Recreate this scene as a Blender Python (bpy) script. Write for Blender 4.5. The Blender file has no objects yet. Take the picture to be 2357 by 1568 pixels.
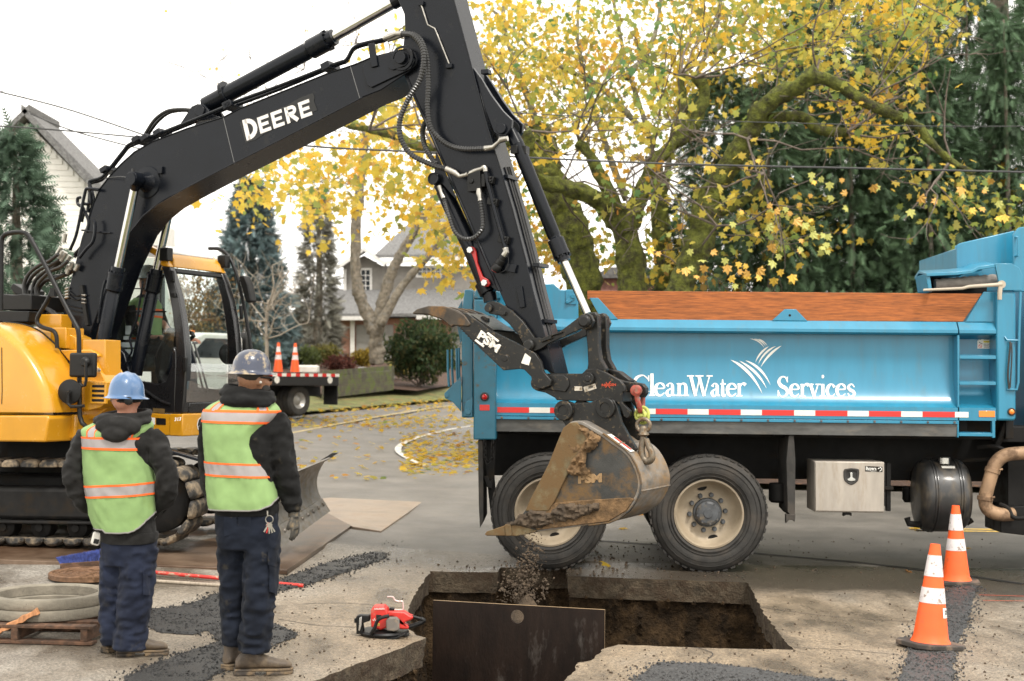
import bpy, bmesh, math, random
import numpy as np
from mathutils import Vector as V, Matrix, noise
from math import sin, cos, pi, radians as RAD
random.seed(7)
SC = bpy.context.scene
COL = SC.collection
# ---------------------------------------------------------------- camera
IW, IH = 2357.0, 1568.0            # picture units used for measuring
FPX = 50.0 / 36.0 * IW
CAM_H = 1.75
PITCH = math.atan(86.0 / FPX); ROLL = 0.0098
cam_d = bpy.data.cameras.new('camera'); cam = bpy.data.objects.new('camera', cam_d); COL.objects.link(cam)
cam_d.lens = 50; cam_d.sensor_width = 36; cam_d.clip_start = 0.1; cam_d.clip_end = 3000
cam_d.dof.use_dof = True; cam_d.dof.focus_distance = 10.6; cam_d.dof.aperture_fstop = 3.0
RC = Matrix.Rotation(RAD(90) + PITCH, 3, 'X') @ Matrix.Rotation(ROLL, 3, 'Z')
cam.matrix_world = Matrix.Translation((0, 0, CAM_H)) @ RC.to_4x4()
SC.camera = cam
# ---------------------------------------------------------------- overcast sky, soft sun
SUN_EL, SUN_AZ = RAD(56), RAD(155)      # azimuth clockwise from +Y
w = bpy.data.worlds.new('World'); SC.world = w; w.use_nodes = True
nt = w.node_tree; nt.nodes.clear()
sky = nt.nodes.new('ShaderNodeTexSky'); sky.sky_type = 'NISHITA'; sky.sun_disc = False
sky.sun_elevation = SUN_EL; sky.sun_rotation = SUN_AZ; sky.dust_density = 1.0; sky.air_density = 1.0; sky.ozone_density = 1.0
hs = nt.nodes.new('ShaderNodeHueSaturation'); hs.inputs['Saturation'].default_value = 0.10
bg = nt.nodes.new('ShaderNodeBackground'); bg.inputs['Strength'].default_value = 0.15
wo = nt.nodes.new('ShaderNodeOutputWorld')
cl = nt.nodes.new('ShaderNodeMix'); cl.data_type = 'RGBA'; cl.inputs[0].default_value = 0.8      # cloud deck over the blue
cl.inputs[7].default_value = (8.5, 8.15, 7.55, 1)
nt.links.new(sky.outputs[0], hs.inputs['Color']); nt.links.new(hs.outputs[0], cl.inputs[6]); nt.links.new(cl.outputs[2], bg.inputs['Color']); nt.links.new(bg.outputs[0], wo.inputs[0])
sun_d = bpy.data.lights.new('sun', 'SUN'); sun = bpy.data.objects.new('sun', sun_d); COL.objects.link(sun)
sun_d.energy = 1.5; sun_d.angle = RAD(11); sun_d.color = (1.0, 0.95, 0.88)
_sd = V((sin(SUN_AZ) * cos(SUN_EL), cos(SUN_AZ) * cos(SUN_EL), sin(SUN_EL)))
sun.rotation_euler = _sd.to_track_quat('Z', 'Y').to_euler()
vs = SC.view_settings; vs.view_transform = 'Standard'; vs.look = 'None'; vs.gamma = 1.0; vs.exposure = 0.95
SC.cycles.use_denoising = True
SC.cycles.max_bounces = 8; SC.cycles.transparent_max_bounces = 12
# ---------------------------------------------------------------- picture-to-place measuring helpers
def ray(px, py):
 return (RC @ V(((px - IW / 2) / FPX, -(py - IH / 2) / FPX, -1.0))).normalized()
CAMP = V((0, 0, CAM_H))
def PY(px, py, Y):
 r = ray(px, py); return CAMP + r * (Y / r.y)
def PG(px, py, z=0.0):
 r = ray(px, py); return CAMP + r * ((z - CAM_H) / r.z)
def on_ground(px, py, h):              # where the line of sight meets the uneven ground h(x, y)
 r = ray(px, py); lo, hi = 4.0, 150.0
 for _ in range(44):
  m = (lo + hi) / 2
  if CAM_H + r.z / r.y * m > h(r.x / r.y * m, m): lo = m
  else: hi = m
 return CAMP + r * (lo / r.y)
def PG2(px, py): return on_ground(px, py, gz)
def sst(a, b, x):
 t = min(1, max(0, (x - a) / (b - a))); return t * t * (3 - 2 * t)
def gz(x, y):
 z = 0.12 * sst(-0.6, -3.4, x) * sst(9.4, 12.4, y)
 if y > 17: z += 0.0255 * (y - 17) * sst(17, 22, y)
 return z
def zc(x0, y0, sc):                    # coordinates read in an enlarged view
 return lambda x, y: ((x0 + x / sc) / 1.73780, (y0 + y / sc) / 1.73780)
class Frame:
 """upright plane frame: u along the plane, n away from the camera, v up"""
 def __init__(s, o, ang):
  s.M = Matrix.Translation(o) @ Matrix.Rotation(ang, 4, 'Z'); s.I = s.M.inverted()
 def tr(s, px, py, n=0.0):
  a = s.I @ CAMP; b = (s.I.to_3x3() @ ray(px, py)); t = (n - a.y) / b.y
  p = a + b * t; return (p.x, p.z)
 def p3(s, px, py, n=0.0):
  u, v_ = s.tr(px, py, n); return V((u, n, v_))
 def W(s, p): return s.M @ V(p)
# ---------------------------------------------------------------- materials
MATS = {}
def mat(name, col, rough=0.6, metal=0.0, var=0.12, scale=6.0, bump=0.0, bscale=60.0, dirt=None, damt=0.0, dscale=3.0,
  spec=0.5, coat=0.0, trans=0.0, emit=None, stretch=None, alpha=1.0, drough=None, sheen=0.0, sss=0.0, dsharp=0.12, bdet=6.0):
 if name in MATS: return MATS[name]
 m = bpy.data.materials.new(name); m.use_nodes = True; nt = m.node_tree; N = nt.nodes; L = nt.links
 b = N['Principled BSDF']
 tc = N.new('ShaderNodeTexCoord'); src = tc.outputs['Object']
 if stretch:
  mp = N.new('ShaderNodeMapping'); mp.inputs['Scale'].default_value = stretch; L.new(src, mp.inputs[0]); src = mp.outputs[0]
 def nz(sc, det=5.0, rg=0.6):
  n = N.new('ShaderNodeTexNoise'); n.inputs['Scale'].default_value = sc; n.inputs['Detail'].default_value = det
  n.inputs['Roughness'].default_value = rg; L.new(src, n.inputs['Vector']); return n
 def mix(fac, a, bb, bt='MIX'):
  x = N.new('ShaderNodeMix'); x.data_type = 'RGBA'; x.blend_type = bt
  for k, val in ((0, fac), (6, a), (7, bb)):
   if hasattr(val, 'links') or hasattr(val, 'is_linked'): L.new(val, x.inputs[k])
   elif k == 0: x.inputs[0].default_value = val
   else: x.inputs[k].default_value = (*val, 1)
  return x.outputs[2]
 c = tuple(col)
 n1 = nz(scale)
 lo = tuple(max(0, q * (1 - 1.6 * var)) for q in c); hi = tuple(min(1, q * (1 + 1.6 * var)) for q in c)
 mr = N.new('ShaderNodeMapRange'); mr.inputs[1].default_value = 0.3; mr.inputs[2].default_value = 0.7; L.new(n1.outputs[0], mr.inputs[0])
 out = mix(mr.outputs[0], lo, hi)
 rsock = None
 if dirt is not None:
  n2 = nz(dscale, 8.0, 0.68)
  m2 = N.new('ShaderNodeMapRange'); m2.inputs[1].default_value = 0.62 - damt * 0.35; m2.inputs[2].default_value = 0.62 - damt * 0.35 + dsharp
  L.new(n2.outputs[0], m2.inputs[0])
  out = mix(m2.outputs[0], out, dirt)
  r2 = N.new('ShaderNodeMapRange'); r2.inputs[3].default_value = rough; r2.inputs[4].default_value = drough if drough is not None else min(1, rough + 0.35)
  L.new(m2.outputs[0], r2.inputs[0]); rsock = r2.outputs[0]
 L.new(out, b.inputs['Base Color'])
 if rsock is None:
  r2 = N.new('ShaderNodeMapRange'); r2.inputs[3].default_value = max(0, rough - 0.07); r2.inputs[4].default_value = min(1, rough + 0.07)
  L.new(n1.outputs[0], r2.inputs[0]); rsock = r2.outputs[0]
 L.new(rsock, b.inputs['Roughness'])
 b.inputs['Metallic'].default_value = metal
 b.inputs['Specular IOR Level'].default_value = spec
 b.inputs['Coat Weight'].default_value = coat; b.inputs['Coat Roughness'].default_value = 0.12
 b.inputs['Transmission Weight'].default_value = trans
 b.inputs['Sheen Weight'].default_value = sheen
 if sss:
  b.inputs['Subsurface Weight'].default_value = sss; b.inputs['Subsurface Radius'].default_value = (0.02, 0.008, 0.004)
 b.inputs['Alpha'].default_value = alpha
 if emit: b.inputs['Emission Color'].default_value = (*emit[0], 1); b.inputs['Emission Strength'].default_value = emit[1]
 if bump:
  n3 = nz(bscale, bdet, 0.65 if bdet > 3 else 0.45); bp = N.new('ShaderNodeBump'); bp.inputs['Strength'].default_value = 1.0
  bp.inputs['Distance'].default_value = bump; L.new(n3.outputs[0], bp.inputs['Height']); L.new(bp.outputs[0], b.inputs['Normal'])
 MATS[name] = m
 return m
def glass(name, tint=(0.9, 0.95, 0.93), a=0.12, rough=0.03):
 """thin pane: mostly clear, mirror-like sheen"""
 if name in MATS: return MATS[name]
 m = bpy.data.materials.new(name); m.use_nodes = True; N = m.node_tree.nodes; L = m.node_tree.links; N.clear()
 o = N.new('ShaderNodeOutputMaterial'); t = N.new('ShaderNodeBsdfTransparent'); t.inputs[0].default_value = (*tint, 1)
 g = N.new('ShaderNodeBsdfGlossy'); g.inputs['Roughness'].default_value = rough
 d = N.new('ShaderNodeBsdfDiffuse'); d.inputs[0].default_value = (0.5, 0.5, 0.47, 1)
 fr = N.new('ShaderNodeFresnel'); fr.inputs[0].default_value = 1.45
 x = N.new('ShaderNodeMixShader'); L.new(fr.outputs[0], x.inputs[0]); L.new(t.outputs[0], x.inputs[1]); L.new(g.outputs[0], x.inputs[2])
 y = N.new('ShaderNodeMixShader'); y.inputs[0].default_value = a; L.new(x.outputs[0], y.inputs[1]); L.new(d.outputs[0], y.inputs[2])
 L.new(y.outputs[0], o.inputs[0]); MATS[name] = m; return m
# ---------------------------------------------------------------- mesh builder
class MB:
 def __init__(s, M=None): s.v = []; s.f = []; s.mi = []; s.M = M; s.cur = 0; s.flat = []
 def add(s, vs_, fs):
  o = len(s.v)
  if s.M is not None: vs_ = [s.M @ V(p) for p in vs_]
  s.v += [tuple(p) for p in vs_]
  for f in fs: s.f.append([i + o for i in f]); s.mi.append(s.cur)
  return s
 def box(s, a, b, R=None, c=None):
  x0, y0, z0 = [min(p, q) for p, q in zip(a, b)]; x1, y1, z1 = [max(p, q) for p, q in zip(a, b)]
  vv = [V(p) for p in ((x0, y0, z0), (x1, y0, z0), (x1, y1, z0), (x0, y1, z0), (x0, y0, z1), (x1, y0, z1), (x1, y1, z1), (x0, y1, z1))]
  if R is not None:
   c = V(c) if c is not None else V(((x0 + x1) / 2, (y0 + y1) / 2, (z0 + z1) / 2)); vv = [c + R @ (p - c) for p in vv]
  return s.add(vv, [(0, 3, 2, 1), (4, 5, 6, 7), (0, 1, 5, 4), (1, 2, 6, 5), (2, 3, 7, 6), (3, 0, 4, 7)])
 def prism(s, poly, n0, n1, nf=None):
  """poly in (u,v); between n0 and n1"""
  k = len(poly); ar = sum(poly[i][0] * poly[(i + 1) % k][1] - poly[(i + 1) % k][0] * poly[i][1] for i in range(k))
  if ar < 0: poly = poly[::-1]
  vv = [V((u, n0, v_)) for u, v_ in poly] + [V((u, n1, v_)) for u, v_ in poly]
  fs = [list(range(k)), list(range(2 * k - 1, k - 1, -1))] + [(i, i + k, (i + 1) % k + k, (i + 1) % k) for i in range(k)]
  return s.add(vv, [f if i else f for i, f in enumerate(fs)])
 def cyl(s, p0, p1, r0, r1=None, seg=16, caps=True):
  p0 = V(p0); p1 = V(p1); r1 = r0 if r1 is None else r1; d = (p1 - p0).normalized()
  a = d.orthogonal().normalized(); b = d.cross(a); vv = []
  for p, r in ((p0, r0), (p1, r1)):
   vv += [p + (a * cos(2 * pi * i / seg) + b * sin(2 * pi * i / seg)) * r for i in range(seg)]
  fs = [(i, (i + 1) % seg, (i + 1) % seg + seg, i + seg) for i in range(seg)]
  if caps: fs += [list(range(seg - 1, -1, -1)), list(range(seg, 2 * seg))]
  return s.add(vv, fs)
 def lathe(s, o, ax, prof, seg=32, close=False):
  """prof: (radius, height along ax)"""
  o = V(o); d = V(ax).normalized(); a = d.orthogonal().normalized(); b = d.cross(a); vv = []
  for r, h in prof:
   vv += [o + d * h + (a * cos(2 * pi * i / seg) + b * sin(2 * pi * i / seg)) * max(r, 1e-4) for i in range(seg)]
  n = len(prof); fs = []
  for j in range(n if close else n - 1):
   k = (j + 1) % n
   fs += [(j * seg + i, j * seg + (i + 1) % seg, k * seg + (i + 1) % seg, k * seg + i) for i in range(seg)]
  return s.add(vv, fs)
 def tube(s, pts, r, seg=8, caps=True, closed=False):
  pts = [V(p) for p in pts]; n = len(pts)
  rs = r if isinstance(r, (list, tuple)) else [r] * n
  tang = []
  for i in range(n):
   if closed: t = pts[(i + 1) % n] - pts[i - 1]
   else: t = pts[min(i + 1, n - 1)] - pts[max(i - 1, 0)]
   tang.append(t.normalized() if t.length > 1e-9 else V((0, 0, 1)))
  a = tang[0].orthogonal().normalized(); vv = []
  for i in range(n):
   a = (a - tang[i] * a.dot(tang[i]))
   a = a.normalized() if a.length > 1e-6 else tang[i].orthogonal().normalized()
   b = tang[i].cross(a)
   vv += [pts[i] + (a * cos(2 * pi * j / seg) + b * sin(2 * pi * j / seg)) * rs[i] for j in range(seg)]
  fs = []
  for i in range(n if closed else n - 1):
   k = (i + 1) % n
   fs += [(i * seg + j, i * seg + (j + 1) % seg, k * seg + (j + 1) % seg, k * seg + j) for j in range(seg)]
  if caps and not closed: fs += [list(range(seg - 1, -1, -1)), list(range((n - 1) * seg, n * seg))]
  return s.add(vv, fs)
 def loft(s, rings, caps=True):
  n = len(rings[0]); vv = [p for r in rings for p in r]; fs = []
  for i in range(len(rings) - 1):
   fs += [(i * n + j, i * n + (j + 1) % n, (i + 1) * n + (j + 1) % n, (i + 1) * n + j) for j in range(n)]
  if caps: fs += [list(range(n - 1, -1, -1)), list(range((len(rings) - 1) * n, len(rings) * n))]
  return s.add(vv, fs)
 def ball(s, c, r, seg=16, rings=10):
  c = V(c); r = V((r, r, r)) if isinstance(r, (int, float)) else V(r); vv = []; fs = []
  for i in range(1, rings):
   t = pi * i / rings
   vv += [c + V((r.x * sin(t) * cos(2 * pi * j / seg), r.y * sin(t) * sin(2 * pi * j / seg), r.z * cos(t))) for j in range(seg)]
  for i in range(rings - 2):
   fs += [(i * seg + j, (i + 1) * seg + j, (i + 1) * seg + (j + 1) % seg, i * seg + (j + 1) % seg) for j in range(seg)]
  k = len(vv); vv += [c + V((0, 0, r.z)), c - V((0, 0, r.z))]
  fs += [(k, j, (j + 1) % seg) for j in range(seg)] + [(k + 1, (rings - 2) * seg + (j + 1) % seg, (rings - 2) * seg + j) for j in range(seg)]
  return s.add(vv, fs)
 def grid(s, fn, nu, nv, closed_u=False):
  vv = [fn(i / (nu if closed_u else nu - 1), j / (nv - 1)) for j in range(nv) for i in range(nu)]; fs = []
  for j in range(nv - 1):
   for i in range(nu if closed_u else nu - 1):
    fs.append((j * nu + i, j * nu + (i + 1) % nu, (j + 1) * nu + (i + 1) % nu, (j + 1) * nu + i))
  return s.add(vv, fs)
 def stroke(s, pts, ws, put, closed=False):
  """flat ribbon in (u,v) of varying width, put(u,v)->point"""
  n = len(pts); L_, R_ = [], []
  for i in range(n):
   a = pts[max(i - 1, 0)]; b = pts[min(i + 1, n - 1)]
   if closed: a = pts[i - 1]; b = pts[(i + 1) % n]
   dx, dy = b[0] - a[0], b[1] - a[1]; l = math.hypot(dx, dy) or 1
   nx, ny = -dy / l, dx / l; wd = (ws[i] if isinstance(ws, (list, tuple)) else ws) / 2
   L_.append(put(pts[i][0] + nx * wd, pts[i][1] + ny * wd)); R_.append(put(pts[i][0] - nx * wd, pts[i][1] - ny * wd))
  fs = [(n + i, n + (i + 1) % n, (i + 1) % n, i) for i in range(n if closed else n - 1)]
  return s.add(L_ + R_, fs)
FR = {}
def thing(name, loc, label, cat, group=None, rotz=0.0):
 o = bpy.data.objects.new(name, None); COL.objects.link(o); o.empty_display_size = 0.2
 M = Matrix.Translation(loc) @ Matrix.Rotation(rotz, 4, 'Z'); o.matrix_world = M
 o['label'] = label; o['category'] = cat
 if group: o['group'] = group
 FR[o.name] = M.inverted(); return o
def tag(o, label, cat, group=None):
 o['label'] = label; o['category'] = cat
 if group: o['group'] = group
 return o
def emit(name, mb, mats, parent=None, bevel=0.0, smooth=35, seg=2, kind=None, sub=0, label=None):
 """mesh given in world coordinates becomes one object"""
 me = bpy.data.meshes.new(name)
 vs_ = mb.v
 if parent is not None: I = FR[parent.name]
 else:
  xs = [p[0] for p in vs_]; ys = [p[1] for p in vs_]; zs = [p[2] for p in vs_]
  I = Matrix.Translation((-(min(xs) + max(xs)) / 2, -(min(ys) + max(ys)) / 2, -min(zs)))
 a = np.array(vs_, dtype=np.float64); R = np.array(I)
 a = a @ R[:3, :3].T + R[:3, 3]
 me.from_pydata(a.tolist(), [], mb.f);
 mats = mats if isinstance(mats, (list, tuple)) else [mats]
 for m in mats: me.materials.append(m)
 if len(mats) > 1: me.polygons.foreach_set('material_index', mb.mi)
 if smooth:
  me.polygons.foreach_set('use_smooth', [True] * len(me.polygons))
  if smooth < 180: me.set_sharp_from_angle(angle=RAD(smooth))
 me.update()
 o = bpy.data.objects.new(name, me); COL.objects.link(o)
 if parent is not None: o.parent = parent; FR[o.name] = FR[parent.name]
 else: o.matrix_world = I.inverted(); FR[o.name] = I
 if bevel:
  b = o.modifiers.new('bevel', 'BEVEL'); b.width = bevel; b.segments = seg; b.limit_method = 'ANGLE'; b.angle_limit = RAD(40)
 if sub:
  q = o.modifiers.new('sub', 'SUBSURF'); q.levels = sub; q.render_levels = sub
 if kind: o['kind'] = kind
 if label: o['label'] = label
 return o
def copy_tree(o, parent=None, M=None, label=None):
 c = o.copy(); COL.objects.link(c)
 if parent is not None: c.parent = parent
 if M is not None: c.matrix_world = M
 if label: c['label'] = label
 for ch in o.children: copy_tree(ch, c)
 return c
def textmesh(txt, size, put, mb, bold=0.0, space=1.0, align='LEFT'):
 """sans lettering; put(u,v)->point"""
 cu = bpy.data.curves.new('t', 'FONT'); cu.body = txt; cu.size = size; cu.offset = bold; cu.space_character = space; cu.align_x = align
 ob = bpy.data.objects.new('t', cu); COL.objects.link(ob); bpy.context.view_layer.update()
 me = ob.to_mesh(); vv = [put(p.co.x, p.co.y) for p in me.vertices]; ff = [list(p.vertices) for p in me.polygons]
 mb.add(vv, ff); ob.to_mesh_clear(); bpy.data.objects.remove(ob); bpy.data.curves.remove(cu); return mb
def bez(p, n=12):
 """smooth curve through the points (Catmull-Rom)"""
 p = [V(q) if len(q) == 3 else V((q[0], q[1], 0)) for q in p]; P = [p[0] * 2 - p[1]] + p + [p[-1] * 2 - p[-2]]; out = []
 for i in range(1, len(P) - 2):
  for k in range(n):
   t = k / n; a, b, c, d = P[i - 1], P[i], P[i + 1], P[i + 2]
   out.append(0.5 * ((2 * b) + (c - a) * t + (2 * a - 5 * b + 4 * c - d) * t * t + (3 * b - a - 3 * c + d) * t ** 3))
 out.append(p[-1]); return out
def bez2(p, n=10): return [(q.x, q.y) for q in bez([(a, b, 0) for a, b in p], n)]
def fbm(p, o=4): return noise.fractal(V(p), 1.0, 2.0, o)
# ================================================================ GROUND
from mathutils import geometry as GEO
def pip(p, poly):
 x, y = p[0], p[1]; c = False; n = len(poly)
 for i in range(n):
  a, b = poly[i], poly[i - 1]
  if (a[1] > y) != (b[1] > y) and x < (b[0] - a[0]) * (y - a[1]) / (b[1] - a[1]) + a[0]: c = not c
 return c
def resample(poly, d, closed=True):
 out = []; n = len(poly)
 for i in range(n if closed else n - 1):
  a = V(poly[i][:2]); b = V(poly[(i + 1) % n][:2]); k = max(1, int((b - a).length / d))
  out += [a.lerp(b, j / k) for j in range(k)]
 if not closed: out.append(V(poly[-1][:2]))
 return out
def sheet(name, poly, mats, z=0.0, hole=None, step=0.5, kind='structure', parent=None, zf=None, smooth=180, thick=None):
 """a ground sheet over poly (world xy), following the lie of the land"""
 P = [V(p[:2]) for p in poly]; n0 = len(P); edges = [(i, (i + 1) % n0) for i in range(n0)]
 if hole:
  h0 = len(P); P += [V(p[:2]) for p in hole]; k = len(hole); edges += [(h0 + i, h0 + (i + 1) % k) for i in range(k)]
 xs = [p.x for p in P[:n0]]; ys = [p.y for p in P[:n0]]
 def far(y): return step * (1 if y < 14 else 3 if y < 40 else 12)
 y = min(ys) + step / 2
 while y < max(ys):
  st = far(y); x = min(xs) + st / 2
  while x < max(xs):
   q = (x + random.uniform(-.2, .2) * st, y)
   if pip(q, poly) and not (hole and pip(q, hole)): P.append(V(q))
   x += st
  y += st
 vv, ee, ff, *_ = GEO.delaunay_2d_cdt(P, edges, [], 0, 1e-5)
 zf = zf or gz
 mb = MB(); keep = []
 for f in ff:
  c = sum((vv[i] for i in f), V((0, 0))) / 3
  if pip(c, poly) and not (hole and pip(c, hole)):
   a, b, d = [vv[i] for i in f]
   keep.append(tuple(f) if (b - a).cross(d - a) > 0 else tuple(f)[::-1])
 mb.add([(p.x, p.y, zf(p.x, p.y) + z) for p in vv], keep)
 return emit(name, mb, mats, parent, smooth=smooth, kind=kind)
def ground_mat():
 """weathered, partly wet pavement with its own mud stains"""
 m = bpy.data.materials.new('wet_pavement'); m.use_nodes = True; nt = m.node_tree; N = nt.nodes; L = nt.links; b = N['Principled BSDF']
 g = N.new('ShaderNodeNewGeometry'); pos = g.outputs['Position']
 def nz(sc, det=6, rg=.6, st=None):
  n = N.new('ShaderNodeTexNoise'); n.inputs['Scale'].default_value = sc; n.inputs['Detail'].default_value = det; n.inputs['Roughness'].default_value = rg
  if st:
   mp = N.new('ShaderNodeMapping'); mp.inputs['Scale'].default_value = st; L.new(pos, mp.inputs[0]); L.new(mp.outputs[0], n.inputs[0])
  else: L.new(pos, n.inputs[0])
  return n.outputs[0]
 def mr(x, a, b_, c=0, d=1):
  r = N.new('ShaderNodeMapRange'); r.inputs[1].default_value = a; r.inputs[2].default_value = b_; r.inputs[3].default_value = c; r.inputs[4].default_value = d
  L.new(x, r.inputs[0]); return r.outputs[0]
 def mix(f, a, c):
  x = N.new('ShaderNodeMix'); x.data_type = 'RGBA'
  L.new(f, x.inputs[0])
  for k, val in ((6, a), (7, c)):
   if isinstance(val, tuple): x.inputs[k].default_value = (*val, 1)
   else: L.new(val, x.inputs[k])
  return x.outputs[2]
 def mul(a, c):
  x = N.new('ShaderNodeMath'); x.operation = 'MULTIPLY'; L.new(a, x.inputs[0])
  if isinstance(c, float): x.inputs[1].default_value = c
  else: L.new(c, x.inputs[1])
  return x.outputs[0]
 big = nz(0.9, 7, .62); fine = nz(75, 4, .75); med = nz(7, 6, .65); streak = nz(.9, 6, .6, (1.7, .8, 1))
 base = mix(mr(big, .35, .65), (.19, .175, .152), (.31, .285, .245))
 base = mix(mr(med, .42, .75, 0, .45), base, (.13, .115, .10))
 # mud tracked round the excavation: a stain with ragged edge
 cx = N.new('ShaderNodeVectorMath'); cx.operation = 'DISTANCE'; cx.inputs[1].default_value = (0.9, 10.2, 0); L.new(pos, cx.inputs[0])
 ns = N.new('ShaderNodeMath'); ns.operation = 'MULTIPLY_ADD'; L.new(streak, ns.inputs[0]); ns.inputs[1].default_value = -6.0; L.new(cx.outputs['Value'], ns.inputs[2])
 mud = mr(ns.outputs[0], 2.2, -1.4)
 base = mix(mul(mud, .75), base, (.26, .185, .105))
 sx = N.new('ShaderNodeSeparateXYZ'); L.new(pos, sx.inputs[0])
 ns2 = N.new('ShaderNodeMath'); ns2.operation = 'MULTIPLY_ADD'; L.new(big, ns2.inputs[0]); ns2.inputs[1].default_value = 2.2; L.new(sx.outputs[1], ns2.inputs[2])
 far_wet_shade = mul(mr(ns2.outputs[0], 12.55, 13.1), mr(sx.outputs[0], -1.6, .6))       # wetter asphalt lane, darkened further with painted shade under the truck
 base = mix(mul(far_wet_shade, .9), base, (.052, .041, .030))
 vo = N.new('ShaderNodeTexVoronoi'); vo.inputs['Scale'].default_value = 85; L.new(pos, vo.inputs['Vector'])
 sc_ = N.new('ShaderNodeSeparateColor'); L.new(vo.outputs['Color'], sc_.inputs[0])
 ag = N.new('ShaderNodeMath'); ag.operation = 'MULTIPLY'; L.new(mr(fine, .3, .7, .55, 1.4), ag.inputs[0]); L.new(mr(sc_.outputs[0], 0, 1, .55, 1.4), ag.inputs[1])
 grain = ag.outputs[0]
 gm = N.new('ShaderNodeMix'); gm.data_type = 'RGBA'; gm.blend_type = 'MULTIPLY'; gm.inputs[0].default_value = 1
 L.new(base, gm.inputs[6]); L.new(grain, gm.inputs[7])
 wet = mr(streak, .46, .62)
 dk = mix(mul(wet, .62), gm.outputs[2], (.045, .038, .031))
 L.new(dk, b.inputs['Base Color'])
 wm = N.new('ShaderNodeMath'); wm.operation = 'MAXIMUM'; L.new(wet, wm.inputs[0]); L.new(mul(far_wet_shade, .8), wm.inputs[1]); r = mr(wm.outputs[0], 0, 1, .60, .20); L.new(r, b.inputs['Roughness'])
 b.inputs['Specular IOR Level'].default_value = .5
 bp = N.new('ShaderNodeBump'); bp.inputs['Distance'].default_value = .012; bp.inputs['Strength'].default_value = .8
 ad = N.new('ShaderNodeMath'); ad.operation = 'ADD'; L.new(fine, ad.inputs[0]); L.new(mul(med, 2.0), ad.inputs[1])
 L.new(ad.outputs[0], bp.inputs['Height']); L.new(bp.outputs[0], b.inputs['Normal'])
 return m
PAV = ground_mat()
ROADM = mat('road_asphalt', (.125, .113, .098), .5, var=.2, scale=1.5, bump=.012, bscale=60, dirt=(.07, .065, .06), damt=.32, dscale=.8, drough=.35, dsharp=.3)
GRASS = mat('grass', (.14, .15, .045), .9, var=.35, scale=3, bump=.03, bscale=40, dirt=(.22, .15, .06), damt=.35, dscale=2)
SOILM = mat('soil', (.060, .037, .018), .95, var=.35, scale=9, spec=.2, bump=.05, bscale=30, dirt=(.026, .017, .0095), damt=.45, dscale=5)
SOILD = mat('soil_clod', (.075, .052, .032), .85, var=.3, scale=14, bump=.01, bscale=60)
SLABM = mat('slab_edge', (.10, .075, .047), .9, var=.3, scale=12, bump=.035, bscale=40, dirt=(.065, .042, .024), damt=.5, dscale=7)
MULCH = mat('mulch', (.06, .032, .02), .95, var=.4, scale=8, bump=.03, bscale=40, dirt=(.16, .07, .02), damt=.2, dscale=6)
zG = zc(1000, 1950, 1.684)
_hole_px = [(992, 1315), (1060, 1317), (1147, 1317), (1151, 1306), (1228, 1307), (1302, 1308), (1306, 1326), (1500, 1333), (1722, 1341),
   (1735, 1366), (1755, 1405), (1788, 1450), (1826, 1496), (1604, 1491), (1500, 1487), (1419, 1484), (1391, 1494), (1375, 1508), (1357, 1520), (1330, 1525),
   (1322, 1544), (1300, 1565), (1285, 1600), (1270, 1660), (560, 1660), (722, 1568), (850, 1519), (930, 1489), (984, 1468),
   (962, 1462), (942, 1450), (936, 1425), (940, 1402), (950, 1378), (958, 1364), (982, 1324)]
_hw = [PG(*p) for p in _hole_px]
HOLE = []
for p in resample(_hw, .05):
 q = V((p.x + .022 * noise.noise(V((p.x * 9, p.y * 9, 1))) + .008 * noise.noise(V((p.x * 40, p.y * 40, 3))), p.y + .022 * noise.noise(V((p.x * 9, p.y * 9, 5))) + .008 * noise.noise(V((p.x * 40, p.y * 40, 9)))))
 HOLE.append(q)
# wide ground to the horizon, then the pavement with the pit cut out
BIG = [(-700, -60), (700, -60), (700, 1500), (-700, 1500)]
mbg = MB()
_xs = [-700, -250, -90, -40, -20, 0, 20, 40, 90, 250, 700]; _ys = [-60, 2, 3.9, 21, 23, 26, 30, 36, 44, 60, 80, 120, 200, 400, 800, 1500]
_vv = [(x, y, gz(x, min(y, 110)) - (.03 if y > 20 else .09)) for y in _ys for x in _xs]; _n = len(_xs)
_hx = lambda i, j: (_ys[j] >= 3.9 and _ys[j + 1] <= 21.01 and -20.1 <= _xs[i] and _xs[i + 1] <= 20.1)
mbg.add(_vv, [(j * _n + i, j * _n + i + 1, (j + 1) * _n + i + 1, (j + 1) * _n + i) for j in range(len(_ys) - 1) for i in range(_n - 1) if not _hx(i, j)])
emit('terrain', mbg, GRASS, smooth=180, kind='structure')
PAVE = [(-20, 3.9), (20, 3.9), (20, 13.4), (8, 13.3), (1, 13.6), (-3, 14.6), (-20, 16)]
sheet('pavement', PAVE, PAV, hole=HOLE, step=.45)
_lawn_px = [(560, 968), (640, 962), (760, 950), (900, 937), (1030, 925)]
LAWN_E = [PG2(*p) for p in _lawn_px]
def garden_h(x, y):
 L_ = LAWN_E
 if x <= L_[0].x: e = L_[0].y
 elif x >= -.6: e = 21.5
 else:
  e = L_[-1].y
  for a, b in zip(L_, L_[1:]):
   if a.x <= x <= b.x: e = a.y + (b.y - a.y) * (x - a.x) / max(1e-6, b.x - a.x)
 d = max(0, y - e); return gz(x, min(y, 110)) + .09 + .05 * min(d, 9) + .035 * max(0, min(d, 60) - 9)
def PGH(px, py): return on_ground(px, py, garden_h)
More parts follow.
